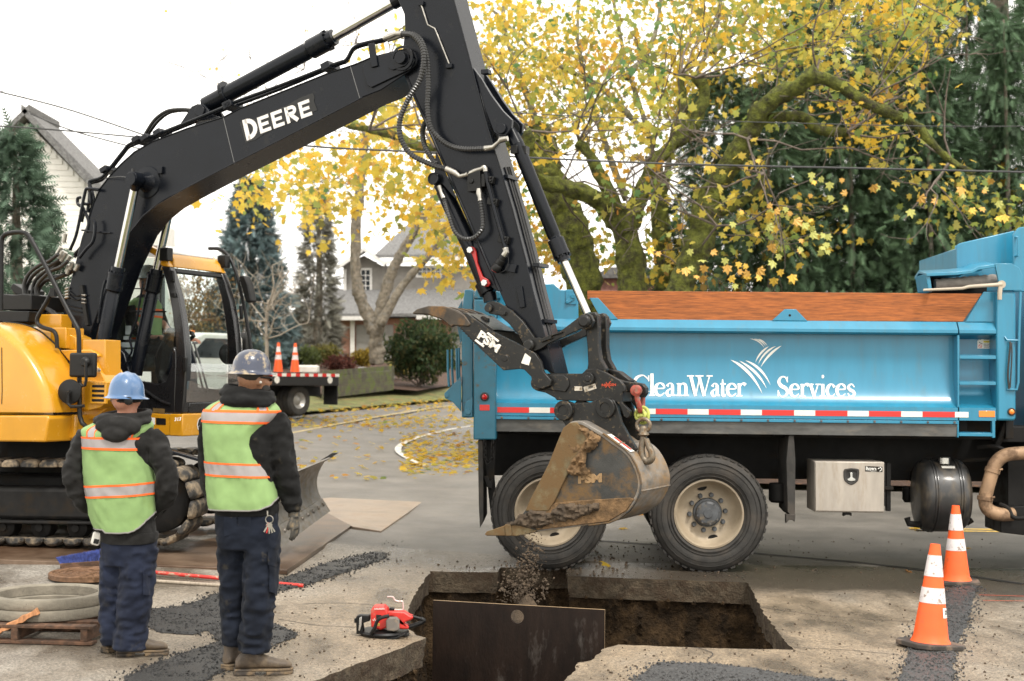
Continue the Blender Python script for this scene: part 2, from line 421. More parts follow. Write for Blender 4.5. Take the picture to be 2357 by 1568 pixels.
ROADP = [(-20, 16), (-3, 14.6), (1, 13.6), (8, 13.3), (20, 13.4), (90, 13.4), (90, 21.0), (14, 21.0), (4.0, 21.4), (1.2, 22.3), (.0, 24.5), (-.4, 29), (-.6, 50), (LAWN_E[-1].x, LAWN_E[-1].y)] + \
  [(p.x, p.y) for p in LAWN_E[::-1][1:]] + [(-16, 38), (-40, 36), (-90, 36), (-90, 16)]
sheet('road', ROADP, ROADM, z=.0, step=1.0)
# pit: broken slab edge, soil walls, floor
def loopring(off, z, jit, key):
 out = []; n = len(HOLE)
 for i, p in enumerate(HOLE):
  t = (HOLE[(i + 2) % n] - HOLE[i - 2]).normalized(); nr = V((t.y, -t.x))
  k = off + jit * noise.noise(V((p.x * 5, p.y * 5, key))) + jit * .6 * noise.noise(V((p.x * 17, p.y * 17, key * 3.1)))
  out.append(V((p.x + nr.x * k, p.y + nr.y * k, z + .4 * jit * noise.noise(V((p.x * 7, p.y * 7, key * 1.7))))))
 return out
_c = V((.6, 9.6)); _t = (HOLE[2] - HOLE[0]).normalized(); SGN = 1.0 if V((_t.y, -_t.x)).dot(_c - HOLE[0]) < 0 else -1.0
top = [V((p.x, p.y, gz(p.x, p.y))) for p in HOLE]
mb = MB(); rings = [top] + [loopring(SGN * .004 * k, -.19 * k / 5, .012, k) for k in range(1, 6)]
mb.loft(rings, caps=False); mb.f = [f[::-1] for f in mb.f] if False else mb.f
emit('slab_edge', mb, SLABM, smooth=60, kind='structure')
mb = MB(); rings = [rings[-1]] + [loopring(SGN * (.05 + .015 * sin(k)), -.20 - .105 * k, .075, 11 + k * .45) for k in range(0, 16)]
mb.loft(rings, caps=False)
PITR = rings
emit('pit_wall', mb, SOILM, smooth=80, kind='structure')
_pf = [(p.x, p.y) for p in rings[-1]]
sheet('pit_floor', _pf[::3], SOILM, step=.15, zf=lambda x, y: -1.70 + .12 * noise.noise(V((x * 2, y * 2, 0))) + .05 * noise.noise(V((x * 9, y * 9, 0))))
# road paint
YEL = mat('yellow_paint', (.62, .40, .08), .6, var=.12, scale=20, dirt=(.3, .25, .15), damt=.3, dscale=9)
WHP = mat('white_paint', (.62, .60, .56), .6, var=.1, scale=20, dirt=(.28, .26, .24), damt=.35, dscale=7)
def line(name, pts, wd, m, z=.006):
 mb = MB(); pts = bez([(p[0], p[1], 0) for p in pts], 10)
 mb.stroke([(p.x, p.y) for p in pts], wd, lambda x, y: (x, y, gz(x, y) + z)); return emit(name, mb, m, kind='structure', smooth=0)
for dy in (0, .24): line('yellow_line', [(5.2, 16.75 + dy), (7, 16.7 + dy), (30, 16.2 + dy)], .11, YEL)
a, b_, c_ = PG2(640, 1003), PG2(830, 967), PG2(1040, 934)
line('yellow_line', [a, b_, c_], .13, mat('faded_yellow', (.42, .33, .16), .6, var=.15, scale=9));
line('white_line', [PG2(2040, 1160), PG2(2120, 1162), PG2(2357, 1168)], .14, WHP)
_arc = [PG2(*p) for p in ((1098, 1101), (1040, 1090), (975, 1071), (933, 1052), (916, 1036), (930, 1020), (975, 1003), (1050, 986), (1110, 978))]
line('white_line', _arc, .12, WHP)
CRK = mat('joint_dark', (.05, .042, .034), .9)
for q in ([(640, 1428), (735, 1441), (832, 1445)], [(1826, 1491), (1950, 1497), (2070, 1508)], [(1745, 1398), (1900, 1418), (2120, 1434)], [(1604, 1491), (1640, 1505), (1628, 1522), (1652, 1534)], [(700, 1395), (800, 1392), (930, 1400)]): line('pavement_joint', [PG(*t) for t in q], .008, CRK, .003)
# lawn strips beside the road
LAWN = [(p.x, p.y) for p in LAWN_E] + [(-.6, 50), (3, 120), (-60, 120), (-60, 42), (-40, 36), (-16, 38)]
sheet('lawn', LAWN, GRASS, step=1.2, zf=lambda x, y: garden_h(x, y) if x < -.6 else gz(x, y) + .2)
sheet('hedge_bed', [(-.6, 50), (-.4, 29), (0, 24.5), (1.2, 22.3), (4.0, 21.4), (14, 21.0), (90, 21), (90, 45), (3, 60)], MULCH, z=.09, step=1.2)
# ================================================================ DUMP TRUCK
PSI = RAD(2.3)
_o = PY(1632, 1178, 13.0)
TF = Frame(V((_o.x, _o.y, 0)), -PSI)
BLUE = mat('blue_paint', (.018, .20, .325), .36, var=.06, scale=3, coat=.35, dirt=(.05, .16, .215), damt=.26, dscale=5, drough=.55, dsharp=.3, stretch=(2.6, 2.6, .4))
BLUED = mat('blue_paint_worn', (.018, .135, .205), .42, var=.08, scale=5, coat=.2, dirt=(.10, .07, .04), damt=.12, dscale=12)
BLK = mat('chassis_black', (.007, .0065, .006), .65, var=.3, scale=8, spec=.25, dirt=(.022, .017, .012), damt=.25, dscale=5)
RUB = mat('rubber', (.03, .028, .025), .75, var=.25, scale=9, bump=.002, bscale=60, dirt=(.085, .07, .055), damt=.38, dscale=4, dsharp=.3)
SKIRT = mat('rubber_skirt', (.10, .10, .095), .7, var=.2, scale=5, dirt=(.22, .19, .15), damt=.3, dscale=4, dsharp=.3, stretch=(1, 1, 3))
WOOD = mat('stained_timber', (.32, .092, .018), .65, var=.3, scale=7, stretch=(1.0, 4, 14), bump=.002, bscale=40, dirt=(.16, .052, .014), damt=.3, dscale=6, dsharp=.4)
RIMM = mat('wheel_paint', (.36, .295, .21), .5, var=.1, scale=6, dirt=(.30, .23, .15), damt=.4, dscale=4, dsharp=.3)
HUBM = mat('hub_grey', (.07, .075, .08), .5, var=.2, scale=12, dirt=(.20, .15, .09), damt=.2, dscale=8)
STEEL = mat('steel_bright', (.6, .6, .58), .28, metal=1, var=.08, scale=10)
ALU = mat('aluminium_box', (.40, .36, .31), .45, metal=.35, var=.1, scale=3, dirt=(.33, .27, .2), damt=.3, dscale=5, stretch=(3, 3, .7), dsharp=.3)
REDR = mat('reflector_red', (.62, .018, .014), .35, var=.05, coat=.3)
WHR = mat('reflector_white', (.72, .70, .64), .4, var=.05, coat=.3)
AMB = mat('amber_lens', (.85, .22, .02), .25, var=.05, coat=.6)
REDL = mat('red_lens', (.45, .01, .01), .2, var=.05, coat=.6)
LETW = mat('vinyl_white', (.80, .79, .74), .5, var=.03)
TAN = mat('exhaust_tan', (.30, .19, .11), .6, metal=.2, var=.2, scale=5, dirt=(.16, .10, .06), damt=.35, dscale=6)
TARP = mat('tarp_grey', (.24, .22, .2), .85, var=.2, scale=6, bump=.004, bscale=40, stretch=(1, 4, 4))
truck = thing('dump_truck', TF.W((0, 1.2, 0)), 'sky blue dump truck with timber sideboard parked behind the pit', 'truck', rotz=-PSI)
def tm(): return MB(TF.M)
def uu(px, py, n=0.0): return TF.tr(px, py, n)
XR = 1750
U0 = uu(1142, 900)[0]; U1 = uu(2205, 950)[0]; U2 = uu(2293, 950)[0]; U3 = uu(2338, 950)[0]
vv_ = lambda py: uu(XR, py)[1]
V_rail_t, V_rail_s, V_rail_b, V_pan_t, V_pan_b, V_low_b = vv_(737), vv_(756), vv_(763), vv_(766), vv_(933), vv_(963)
REC = .15
def panel_n(v_):
 t = (v_ - V_pan_b) / (V_pan_t - V_pan_b)
 if t > .62: return REC
 return REC - (REC - .012) * (1 - math.sqrt(max(0, 1 - ((.62 - t) / .62) ** 2 * .97))) / (1 - math.sqrt(.03))
def box_profile(top=True):
 pr = [(.065, V_rail_t), (.0, V_rail_s), (.0, V_rail_b), (.03, V_pan_t - .004)]
 pr += [(panel_n(V_pan_t + (V_pan_b - V_pan_t) * k / 22), V_pan_t - .008 + (V_pan_b - V_pan_t + .008) * k / 22) for k in range(23)]
 pr += [(.0, V_pan_b - .004), (.0, V_low_b), (.05, V_low_b)]
 return pr
pr = box_profile()
mb = tm()
inner = [(.36, V_low_b + .02), (.34, V_rail_t)]
ring = [(n, v_) for n, v_ in pr] + inner
mb.loft([[V((u, n, v_)) for n, v_ in ring] for u in (U0, U1)])
body = emit('dump_body', mb, BLUE, truck, smooth=25)
mb = tm(); mb.loft([[V((u, 2.44 - n, v_)) for n, v_ in ring] for u in (U0, U2)]); emit('body_side', mb, BLUE, body, smooth=25)
mb = tm(); mb.box((U0, .28, V_low_b + .02), (U2, 2.16, V_low_b + .10)); mb.box((U2 - .06, .37, V_low_b), (U2, 2.4, vv_(672)))
mb.box((U0 + .02, .2, V_low_b + .05), (U0 + .06, 2.24, V_rail_t - .05)); emit('body_floor', mb, BLUED, body, bevel=.006)
# ladder bay
mb = tm()
q = [(n, v_) for n, v_ in pr if v_ < V_pan_t]
bay = [(n + .07 if V_pan_b < v_ < V_pan_t - .03 else n, v_) for n, v_ in ring]
mb.loft([[V((u, n, v_)) for n, v_ in bay] for u in (U1 + .012, U2)])
emit('ladder_bay', mb, BLUE, body, smooth=25)
mb = tm(); mb.box((U1 - .006, -.003, V_pan_b + .0), (U1 + .012, .2, V_pan_t - .01)); emit('divider_plate', mb, BLUE, body, bevel=.003)
for py in (821, 881):
 v_ = uu(2250, py)[1]; mb = tm(); mb.box((U1 + .013, -.001, v_ - .022), (U2 - .001, .10, v_ + .010))
 for k in range(22):
  x = U1 + .02 + (U2 - U1 - .03) * k / 22; mb.box((x, .0, v_ + .010), (x + .008, .09, v_ + .017))
 emit('ladder_rung', mb, BLUE, body, bevel=.003)
v_ = uu(2250, 1000)[1]; mb = tm(); mb.box((U1 + .01, 0, v_ - .018), (U2 - .03, .16, v_ + .012))
for k in range(22):
 x = U1 + .02 + (U2 - U1 - .06) * k / 22; mb.box((x, .01, v_ + .012), (x + .008, .15, v_ + .019))
mb.box((U2 - .035, .001, v_ - .03), (U2 - .008, .05, V_low_b)); mb.box((U1 - .005, .001, v_ - .03), (U1 + .009, .1, V_low_b - .002))
emit('ladder_rung', mb, BLUE, body, bevel=.003)
# front post
mb = tm(); mb.prism([(U2 + .001, V_low_b + .003), (U3 - .01, V_low_b + .003), (U3, V_low_b + .03), (U3, vv_(668)), (U2 + .001, vv_(668))], -.012, .35); emit('front_post', mb, BLUE, body, bevel=.02)
# rear post
PR0, PR1 = uu(1090, 850)[0], uu(1143, 850)[0]
mb = tm(); mb.prism([uu(1090, 1012), uu(1142.5, 1012), uu(1142.5, 690), uu(1092, 690)], -.03, .22); emit('rear_post', mb, BLUED, body, bevel=.012)
mb = tm(); mb.prism([uu(1090, 688), uu(1152, 688), uu(1152, 672), uu(1130, 666), uu(1096, 666)], -.005, .20); emit('post_cap', mb, BLUED, body, bevel=.008)
# tailgate with spreader bracket
mb = tm(); mb.prism([uu(1062, 962), uu(1088, 962), uu(1088, 666), uu(1069, 666), uu(1064, 700), uu(1062, 720)], .05, 2.35)
gate = emit('tailgate', mb, BLUED, body, bevel=.01)
mb = tm(); mb.prism([uu(1061, 867), uu(1022, 906), uu(1024, 917), uu(1042, 926), uu(1061, 948)], .02, .06); mb.prism([uu(1061, 867), uu(1022, 906), uu(1024, 917), uu(1042, 926), uu(1061, 948)], 2.2, 2.24)
mb.cyl(TF.p3(1028, 911, .01), TF.p3(1028, 911, 2.25), .02); emit('spreader_bracket', mb, BLUED, gate, bevel=.004)
mb = tm(); mb.prism([uu(1045, 720), uu(1062, 690), uu(1062, 780), uu(1058, 790)], .1, .14); emit('gate_rib', mb, BLUED, gate, bevel=.004)
for px, n in ((1030.5, .10), (1040, .35), (1051, .6), (1056, .85)):
 mb = tm(); mb.tube([TF.p3(px + 3, 890, n), TF.p3(px + .5, 850, n), TF.p3(px, 806 - n * 6, n)], .0115, 8); emit('stake', mb, BLUED, gate)
mb = tm(); mb.cyl(TF.p3(1077, 948, -.04), TF.p3(1077, 948, .06), .028, seg=12); mb.prism([uu(1066, 958), uu(1072, 925), uu(1088, 915), uu(1088, 960)], -.02, .045); emit('gate_latch', mb, BLUED, gate, bevel=.004)
# upper rear corner plates
z5 = zc(1600, 1100, 1.9642)
mb = tm(); mb.prism([uu(1143, 738), uu(1143, 664), uu(1232, 664), uu(1241, 653), uu(1275, 653), uu(1290, 666), uu(1330, 666), uu(1332, 738)], .065, .14); emit('corner_plate', mb, BLUE, body, bevel=.006)
mb = tm(); mb.prism([uu(1302, 667), uu(1327, 667), uu(1327, 700), uu(1302, 700)], .052, .064); mb.prism([uu(*z5(1300, 205)), uu(*z5(1335, 150)), uu(*z5(1375, 150)), uu(*z5(1378, 185)), uu(*z5(1320, 225))], .038, .0515)
mb.cyl(TF.p3(*z5(1358, 168), .03), TF.p3(*z5(1358, 168), .05), .022, seg=14); mb.cyl(TF.p3(*z5(1312, 212), .03), TF.p3(*z5(1312, 212), .05), .014, seg=12); emit('hinge_plate', mb, BLUE, body, bevel=.003)
# timber sideboard
mb = tm(); mb.prism([uu(1352, 668), uu(2266, 675), uu(2222, 740), uu(1424, 736), uu(1376, 690), uu(1352, 688)], .075, .12); emit('sideboard', mb, WOOD, truck, bevel=.004)
for poly in ([uu(1357, 686, .06), uu(1377, 686, .06), uu(1422, 735, .06), uu(1384, 735, .06)], [uu(1777, 738, .06), uu(1806, 712, .06), uu(1832, 712, .06), uu(1858, 739, .06)], [uu(2222, 741, .06), uu(2264, 672, .06), uu(2296, 672, .06), uu(2296, 741, .06)]):
 mb = tm(); mb.prism(poly, .055, .072); emit('board_pocket', mb, BLUE, body, bevel=.003)
mb = tm(); mb.cyl(TF.p3(1818, 726, .05), TF.p3(1818, 726, .056), .011, seg=12); emit('pocket_hole', mb, BLK, body)
# weld lines, lower strip, skirt, bolts
mb = tm(); mb.box((U0, -.010, vv_(971.5)), (U1 - .006, .012, vv_(964.5))); strip = emit('skirt_clamp_strip', mb, BLUE, body, bevel=.002)
mb = tm(); ub, vb0, vb1 = U1 - .006, vv_(972), vv_(1000)
mb.grid(lambda s, t: V((U0 + (ub - U0) * s, .008 + .012 * t + .006 * t * sin(s * 23), vb0 + (vb1 - vb0) * t)), 60, 5); mb.f = [f[::-1] for f in mb.f]
k = len(mb.v); emit('rubber_skirt', mb, SKIRT, body, smooth=180)
for i in range(18):
 px = 1155 + i * 61.3
 if px > 2200: break
 mb = tm(); p = TF.p3(px, 968 + (px - XR) * .0105, -.010); mb.lathe(p, (0, -1, 0), [(.012, 0), (.011, .006), (.0, .009)], 10); emit('bolt', mb, HUBM, strip)
# conspicuity tape
u = uu(1145, 940)[0]; end = uu(2229, 950)[0]; LR, LW = (uu(1218, 940)[0] - u) * 1.0, uu(1266, 940)[0] - uu(1218, 940)[0]
k = 0
while u < end - .02:
 l = LR if k % 2 == 0 else LW; e = min(end, u + l)
 mb = tm(); mb.box((u, -.004, vv_(956)), (e, -.0005, vv_(943.5))); emit('reflective_tape', mb, REDR if k % 2 == 0 else WHR, body); u = e; k += 1
# lamps
def lamp(px, py, n, r, m, nm):
 p = TF.p3(px, py, n); mb = tm(); mb.lathe(p, (0, -1, 0), [(r * 1.5, 0), (r * 1.5, .012), (r * 1.15, .018), (r * 1.1, .008)], 24); b_ = emit(nm, mb, RUB, body)
 mb = tm(); mb.lathe(p, (0, -1, 0), [(r, .005), (r * .95, .014), (r * .5, .022), (0, .024)], 20); emit('lens', mb, m, b_)
lamp(1115.5, 913.6, -.03, .027, REDL, 'tail_lamp'); lamp(2328, 948, -.012, .024, AMB, 'side_lamp')
for x0, x1, y0, y1, m, n in ((1104, 1127, 932, 945, REDR, -.0305), (2253, 2290, 946, 960, AMB, -.012 if False else -.0005)):
 a_, b_ = uu(x0, y1, n), uu(x1, y0, n); mb = tm(); mb.box((a_[0], n - .004, a_[1]), (b_[0], n, b_[1])); emit('marker_reflector', mb, m, body, bevel=.003)
# lettering on the side
def put_side(px, py):
 v_ = uu(px, py, .05)[1]; n = panel_n(v_) - .0035; u_, v2 = uu(px, py, n); return V((u_, n, v2))
zt = zc(2200, 900, 1.2431)
def glyph(mb, ch, x0, x1, base, cap):
 """serif letter drawn with thick and thin strokes between x0 and x1"""
 w_ = x1 - x0; xh = cap * .63; T, t = cap * .15, cap * .055
 pt = lambda u_, v_: put_side(*zt(x0 + u_ * w_, base - v_))
 asp = lambda v_: v_
 def st(pts, ws): mb.stroke([(p[0] * w_, p[1]) for p in pts], ws, lambda a_, b_: put_side(*zt(x0 + a_, base - b_)))
 def sf(x, y, l): st([(x - l / w_ / 2, y), (x + l / w_ / 2, y)], t * 1.1)
 def curve(pts, ws, n=8):
  c = bez2(pts, n); k = len(c); kk = len(ws) - 1
  W_ = []
  for i in range(k):
   f = i / (k - 1) * kk; j = min(int(f), kk - 1); W_.append(ws[j] + (ws[j + 1] - ws[j]) * (f - j))
  st(c, W_)
 if ch == 'C': curve([(.93, cap * .78), (.62, cap * .985), (.25, cap * .86), (.09, cap * .5), (.25, cap * .13), (.62, .02 * cap), (.95, cap * .22)], [t, t, T, T * 1.1, T, t * 1.2, t * .8]); st([(.93, cap * .98), (.93, cap * .70)], t * 1.1)
 elif ch == 'l': st([(.5, 0), (.5, cap * 1.08)], T); sf(.5, t * .5, cap * .3); st([(.15, cap * 1.04), (.6, cap * 1.04)], t)
 elif ch == 'e': curve([(.14, xh * .56), (.88, xh * .60), (.80, xh * .86), (.50, xh * .98), (.2, xh * .80), (.10, xh * .47), (.25, xh * .12), (.58, xh * .03), (.93, xh * .24)], [t, t * 1.2, T * .8, t, T, T * 1.1, T * .9, t * 1.2, t * .7])
 elif ch == 'a':
  curve([(.14, xh * .74), (.30, xh * .94), (.52, xh * .96), (.66, xh * .78), (.67, xh * .4), (.68, xh * .12), (.95, xh * .05)], [T, t, t * 1.2, T, T, T * .9, t])
  curve([(.66, xh * .60), (.32, xh * .48), (.12, xh * .26), (.26, xh * .03), (.50, xh * .05), (.68, xh * .26)], [t, t * 1.3, T, T * .9, t, t])
 elif ch in 'nr':
  st([(.24, 0), (.24, xh * .98)], T); sf(.24, t * .5, cap * .3); st([(.04, xh * .93), (.24, xh * .96)], t)
  if ch == 'n': curve([(.26, xh * .72), (.45, xh * .93), (.66, xh * .92), (.77, xh * .70), (.77, 0)], [t, t * 1.2, T * .8, T, T]); sf(.77, t * .5, cap * .3)
  else: curve([(.28, xh * .68), (.50, xh * .93), (.72, xh * .97), (.9, xh * .86)], [t, t * 1.3, T * .9, T * 1.1])
 elif ch == 'W':
  for a_, b_, wd in (((.08, cap), (.30, 0), T), ((.30, 0), (.50, cap), t), ((.44, cap), (.68, 0), T), ((.68, 0), (.92, cap), t)): st([a_, b_], wd)
  sf(.08, cap - t / 2, cap * .34); sf(.47, cap - t / 2, cap * .4); sf(.92, cap - t / 2, cap * .3)
 elif ch == 't': curve([(.42, xh * 1.30), (.42, xh * .6), (.44, xh * .14), (.66, xh * .03), (.95, xh * .16)], [t, T, T, T * .8, t * .7]); st([(.05, xh * .94), (.92, xh * .94)], t * 1.3)
 elif ch == 'S': curve([(.84, cap * .76), (.66, cap * .95), (.36, cap * .95), (.16, cap * .74), (.34, cap * .54), (.68, cap * .42), (.86, cap * .22), (.62, cap * .03), (.30, cap * .04), (.12, cap * .26)], [t, t * 1.1, t * 1.4, T, T * 1.2, T * 1.2, T, t * 1.4, t * 1.1, t]); st([(.84, cap * .97), (.84, cap * .70)], t); st([(.11, cap * .32), (.11, cap * .02)], t)
 elif ch == 's': curve([(.80, xh * .74), (.60, xh * .95), (.36, xh * .93), (.2, xh * .74), (.36, xh * .55), (.66, xh * .42), (.82, xh * .22), (.58, xh * .04), (.32, xh * .05), (.16, xh * .28)], [t, t * 1.1, t * 1.4, T * .9, T, T, T * .9, t * 1.4, t * 1.1, t])
 elif ch == 'v': st([(.12, xh), (.50, 0)], T); st([(.50, 0), (.86, xh)], t); sf(.14, xh - t / 2, cap * .3); sf(.86, xh - t / 2, cap * .26)
 elif ch == 'i': st([(.5, 0), (.5, xh * .98)], T); sf(.5, t * .5, cap * .3); st([(.2, xh * .93), (.55, xh * .96)], t); curve([(.36, cap * .98), (.5, cap * 1.04), (.64, cap * .98), (.5, cap * .92), (.36, cap * .98)], [t, t, t, t, t]); st([(.40, cap * .98), (.6, cap * .98)], t * 1.8)
 elif ch == 'c': curve([(.88, xh * .74), (.60, xh * .97), (.28, xh * .82), (.12, xh * .46), (.28, xh * .10), (.60, xh * .03), (.92, xh * .24)], [T, t, T, T * 1.1, T * .9, t * 1.2, t * .7])
for word, spots, base in (('CleanWater', [(408, 497), (497, 517), (519, 573), (575, 626), (627, 690), (690, 803), (800, 847), (845, 877), (877, 929), (930, 977)], 850),
                          ('Services', [(1128, 1190), (1191, 1241), (1243, 1292), (1288, 1341), (1342, 1371), (1372, 1421), (1422, 1472), (1474, 1523)], 855)):
 for ch, (a_, b_) in zip(word, spots):
  mb = tm(); glyph(mb, ch, a_, b_, base + (a_ - 500) * .006 if word == 'CleanWater' else base, 103); emit('letter', mb, LETW, body, smooth=0)
for A, B, Cc, wd in (((898, 671), (1000, 716), (1056, 840), 15), ((942, 676), (1040, 730), (1076, 813), 13), ((972, 674), (1056, 706), (1096, 797), 12),
                     ((1151, 601), (1085, 638), (1047, 709), 12), ((1122, 603), (1060, 632), (1035, 694), 10), ((1088, 604), (1040, 634), (1021, 684), 10),
                     ((995, 566), (1044, 572), (1066, 613), 6), ((1015, 566), (1056, 574), (1073, 606), 6), ((1035, 567), (1064, 576), (1081, 602), 6)):
 c = [((1 - t) ** 2 * A[0] + 2 * t * (1 - t) * B[0] + t * t * Cc[0], (1 - t) ** 2 * A[1] + 2 * t * (1 - t) * B[1] + t * t * Cc[1]) for t in [i / 14 for i in range(15)]]
 mb = tm(); mb.stroke(c, [max(.4, wd * sin(pi * (i / 14) ** .8)) for i in range(15)], lambda a_, b_: put_side(*zt(a_, b_))); emit('emblem_blade', mb, LETW, body, smooth=0)
# warning stickers
zs = zc(3300, 900, 1.7425)
def bay_pt(px, py, d=.004):
 n = REC + .07 - d; u_, v_ = uu(px, py, n); return V((u_, n, v_))
def quad(mb, f, x0, y0, x1, y1): mb.add([f(x0, y1), f(x1, y1), f(x1, y0), f(x0, y0)], [(0, 1, 2, 3)])
mb = tm(); quad(mb, lambda a_, b_: bay_pt(*zs(a_, b_)), 1070, 762, 1184, 806); quad(mb, lambda a_, b_: bay_pt(*zs(a_, b_)), 1062, 806, 1168, 862); st_ = emit('warning_sticker', mb, WHR, body, smooth=0)
mb = tm(); quad(mb, lambda a_, b_: bay_pt(*zs(a_, b_), .0055), 1100, 763, 1182, 775); emit('sticker_band', mb, AMB, st_, smooth=0)
mb = tm(); quad(mb, lambda a_, b_: bay_pt(*zs(a_, b_), .0055), 1104, 808, 1167, 821); emit('sticker_band', mb, mat('yellow_label', (.75, .6, .05), .5), st_, smooth=0)
mb = tm()
textmesh('WARNING', 11, lambda a_, b_: bay_pt(*zs(1112 + a_, 773 - b_), .007), mb); textmesh('CAUTION', 12, lambda a_, b_: bay_pt(*zs(1112 + a_, 819 - b_), .007), mb)
for y0 in (781, 787, 793, 799, 828, 834, 840, 848, 854): quad(mb, lambda a_, b_: bay_pt(*zs(a_, b_), .007), 1106, y0, 1160, y0 + 2)
quad(mb, lambda a_, b_: bay_pt(*zs(a_, b_), .007), 1080, 768, 1088, 800); mb.stroke([(1074, 800), (1084, 786), (1096, 772)], 4, lambda a_, b_: bay_pt(*zs(a_, b_), .007)); mb.stroke([(1072, 815), (1084, 824), (1098, 830)], 4, lambda a_, b_: bay_pt(*zs(a_, b_), .007))
emit('sticker_print', mb, BLK, st_, smooth=0)
mb = tm(); mb.stroke([(1082 + 11 * cos(t * pi / 8), 845 + 11 * sin(t * pi / 8)) for t in range(16)], 3, lambda a_, b_: bay_pt(*zs(a_, b_), .007), True); mb.stroke([(1075, 838), (1089, 852)], 3, lambda a_, b_: bay_pt(*zs(a_, b_), .007)); emit('sticker_symbol', mb, REDR, st_, smooth=0)
# cab shield, tarp housing
mb = tm(); mb.prism([uu(2199, 672, .5), uu(2199, 566, .5), uu(2206, 561, .5), uu(2332, 532, .5), uu(2332, 672, .5)], .45, .48); mb.prism([uu(2199, 640, 1.9), uu(2199, 566, 1.9), uu(2332, 532, 1.9), uu(2332, 640, 1.9)], 1.9, 1.93)
a_ = uu(2199, 600, .5)[0]; mb.box((a_ + .002, .481, uu(2199, 640, .5)[1]), (a_ + .03, 1.9, uu(2199, 572, .5)[1])); emit('cab_shield', mb, BLUE, body, bevel=.008)
mb = tm(); mb.prism([uu(2333, 672, .2), uu(2333, 540, .2), uu(2345, 524, .2), uu(2420, 512, .2), uu(2420, 672, .2)], .2, .25); cp = emit('shield_end_plate', mb, BLUE, body, bevel=.008)
mb = tm(); mb.tube([TF.p3(2338, 590, .2), TF.p3(2344, 588, .13), TF.p3(2344, 570, .13), TF.p3(2344, 568, .13), TF.p3(2344, 547, .13), TF.p3(2338, 545, .2)], .011, 8); emit('grab_handle', mb, BLUE, cp)
mb = tm()
top_e = [(2131, 629), (2200, 626), (2236, 622), (2252, 614), (2290, 608)]
sec = [[V((uu(px, py, .0)[0], n, uu(px, py, .0)[1] + dv)) for n, dv in ((-.02, -.03), (-.02, 0), (.28, .045), (.42, 0), (.42, -.03), (.28, .015), (.01, -.01), (.01, -.03))] for px, py in top_e]
mb.loft(sec); hood_ = emit('tarp_housing', mb, BLUE, body, bevel=.004)
mb = tm(); mb.prism([uu(2131, 630), uu(2137, 668), uu(2146, 672), uu(2140, 630)], .0, .4); emit('housing_end', mb, BLUE, hood_, bevel=.004)
mb = tm(); mb.prism([uu(2288, 607), uu(2326, 607), uu(2344, 617), uu(2351, 634), uu(2351, 669), uu(2300, 669)], -.03, .0); emit('housing_end', mb, BLUE, hood_, bevel=.004)
mb = tm(); mb.box((uu(2140, 650)[0], .38, uu(2140, 672)[1]), (uu(2300, 650)[0], .40, uu(2140, 632)[1])); emit('housing_back', mb, BLK, hood_)
mb = tm(); a_ = TF.p3(2152, 656, .14); b_ = TF.p3(2292, 644, .14); mb.lathe(a_, b_ - a_, [(0, 0)] + [(.052 + .004 * sin(i * 2.3), (b_ - a_).length * i / 24) for i in range(25)] + [(0, (b_ - a_).length)], 16); emit('tarp_roll', mb, TARP, hood_)
BEI = mat('beige_plastic', (.42, .36, .28), .55, var=.1)
mb = tm(); mb.tube([TF.p3(2125, 668, -.04), TF.p3(2215, 664, -.04), TF.p3(2230, 660, -.05), TF.p3(2290, 656, -.05), TF.p3(2306, 655, -.05)], [.012, .014, .016, .018, .022], 10); mb.lathe(TF.p3(2304, 655, -.03), (0, -1, 0), [(0, 0), (.035, 0), (.035, .03), (0, .03)], 16); mb.tube([TF.p3(2303, 660, -.06), TF.p3(2301, 675, -.06), TF.p3(2301, 690, -.06)], [.02, .022, .02], 8); emit('tarp_arm', mb, BEI, hood_, smooth=40)
# upright rail with brackets and bungee
mb = tm(); mb.tube([TF.p3(2349, 672, -.02), TF.p3(2346, 760, -.03), TF.p3(2344, 880, -.03), TF.p3(2340, 897, -.03), TF.p3(2318, 897, -.02)], .012, 8); mb.tube([TF.p3(2346, 784, -.03), TF.p3(2318, 783, -.03), TF.p3(2312, 775, -.01)], .009, 8); emit('grab_rail', mb, BLUE, body)
mb = tm(); mb.tube(bez([TF.p3(2325, 787, -.04), TF.p3(2325, 800, -.05), TF.p3(2320, 860, -.04), TF.p3(2323, 895, -.04)], 5), .009, 6); mb.tube(bez([TF.p3(2328, 790, -.04), TF.p3(2329, 820, -.05), TF.p3(2325, 893, -.04)], 5), .006, 6); emit('bungee_strap', mb, RUB, body)
# chassis
mb = tm(); zc0, zc1 = vv_(1116), vv_(1010)
mb.box((U0 - .1, .80, zc0), (U3 + 2.6, .88, zc1)); mb.box((U0 - .1, 1.56, zc0), (U3 + 2.6, 1.64, zc1))
for u_ in (U0 + .1, .7, 2.2, 3.4): mb.box((u_, .88, zc0 + .05), (u_ + .12, 1.56, zc1 - .02))
mb.box((U0, .3, zc1 + .003), (U3, .36, V_low_b + .018)); mb.box((U0, 2.1, zc1 + .003), (U3, 2.14, V_low_b + .018))
for u_ in [U0 + .05 + i * .42 for i in range(12)]: mb.box((u_, .15, zc1 + .02), (u_ + .07, 2.3, V_low_b + .015))
emit('chassis_frame', mb, BLK, truck, bevel=.004)
mb = tm(); hub = V((uu(1264, 1175)[0], 0, uu(1264, 1175)[1]))
for uh in (hub.x, 0.0): mb.cyl((uh, .25, .53), (uh, 2.2, .53), .085, seg=14); mb.ball((uh, 1.22, .55), (.24, .22, .22), 14, 10)
for n in (.68, 1.76):
 mb.tube(bez([(hub.x + .1, n, .62), (hub.x / 2, n, .78), (-.1, n, .62)], 8), .055, 8)
emit('axle_assembly', mb, BLK, truck)
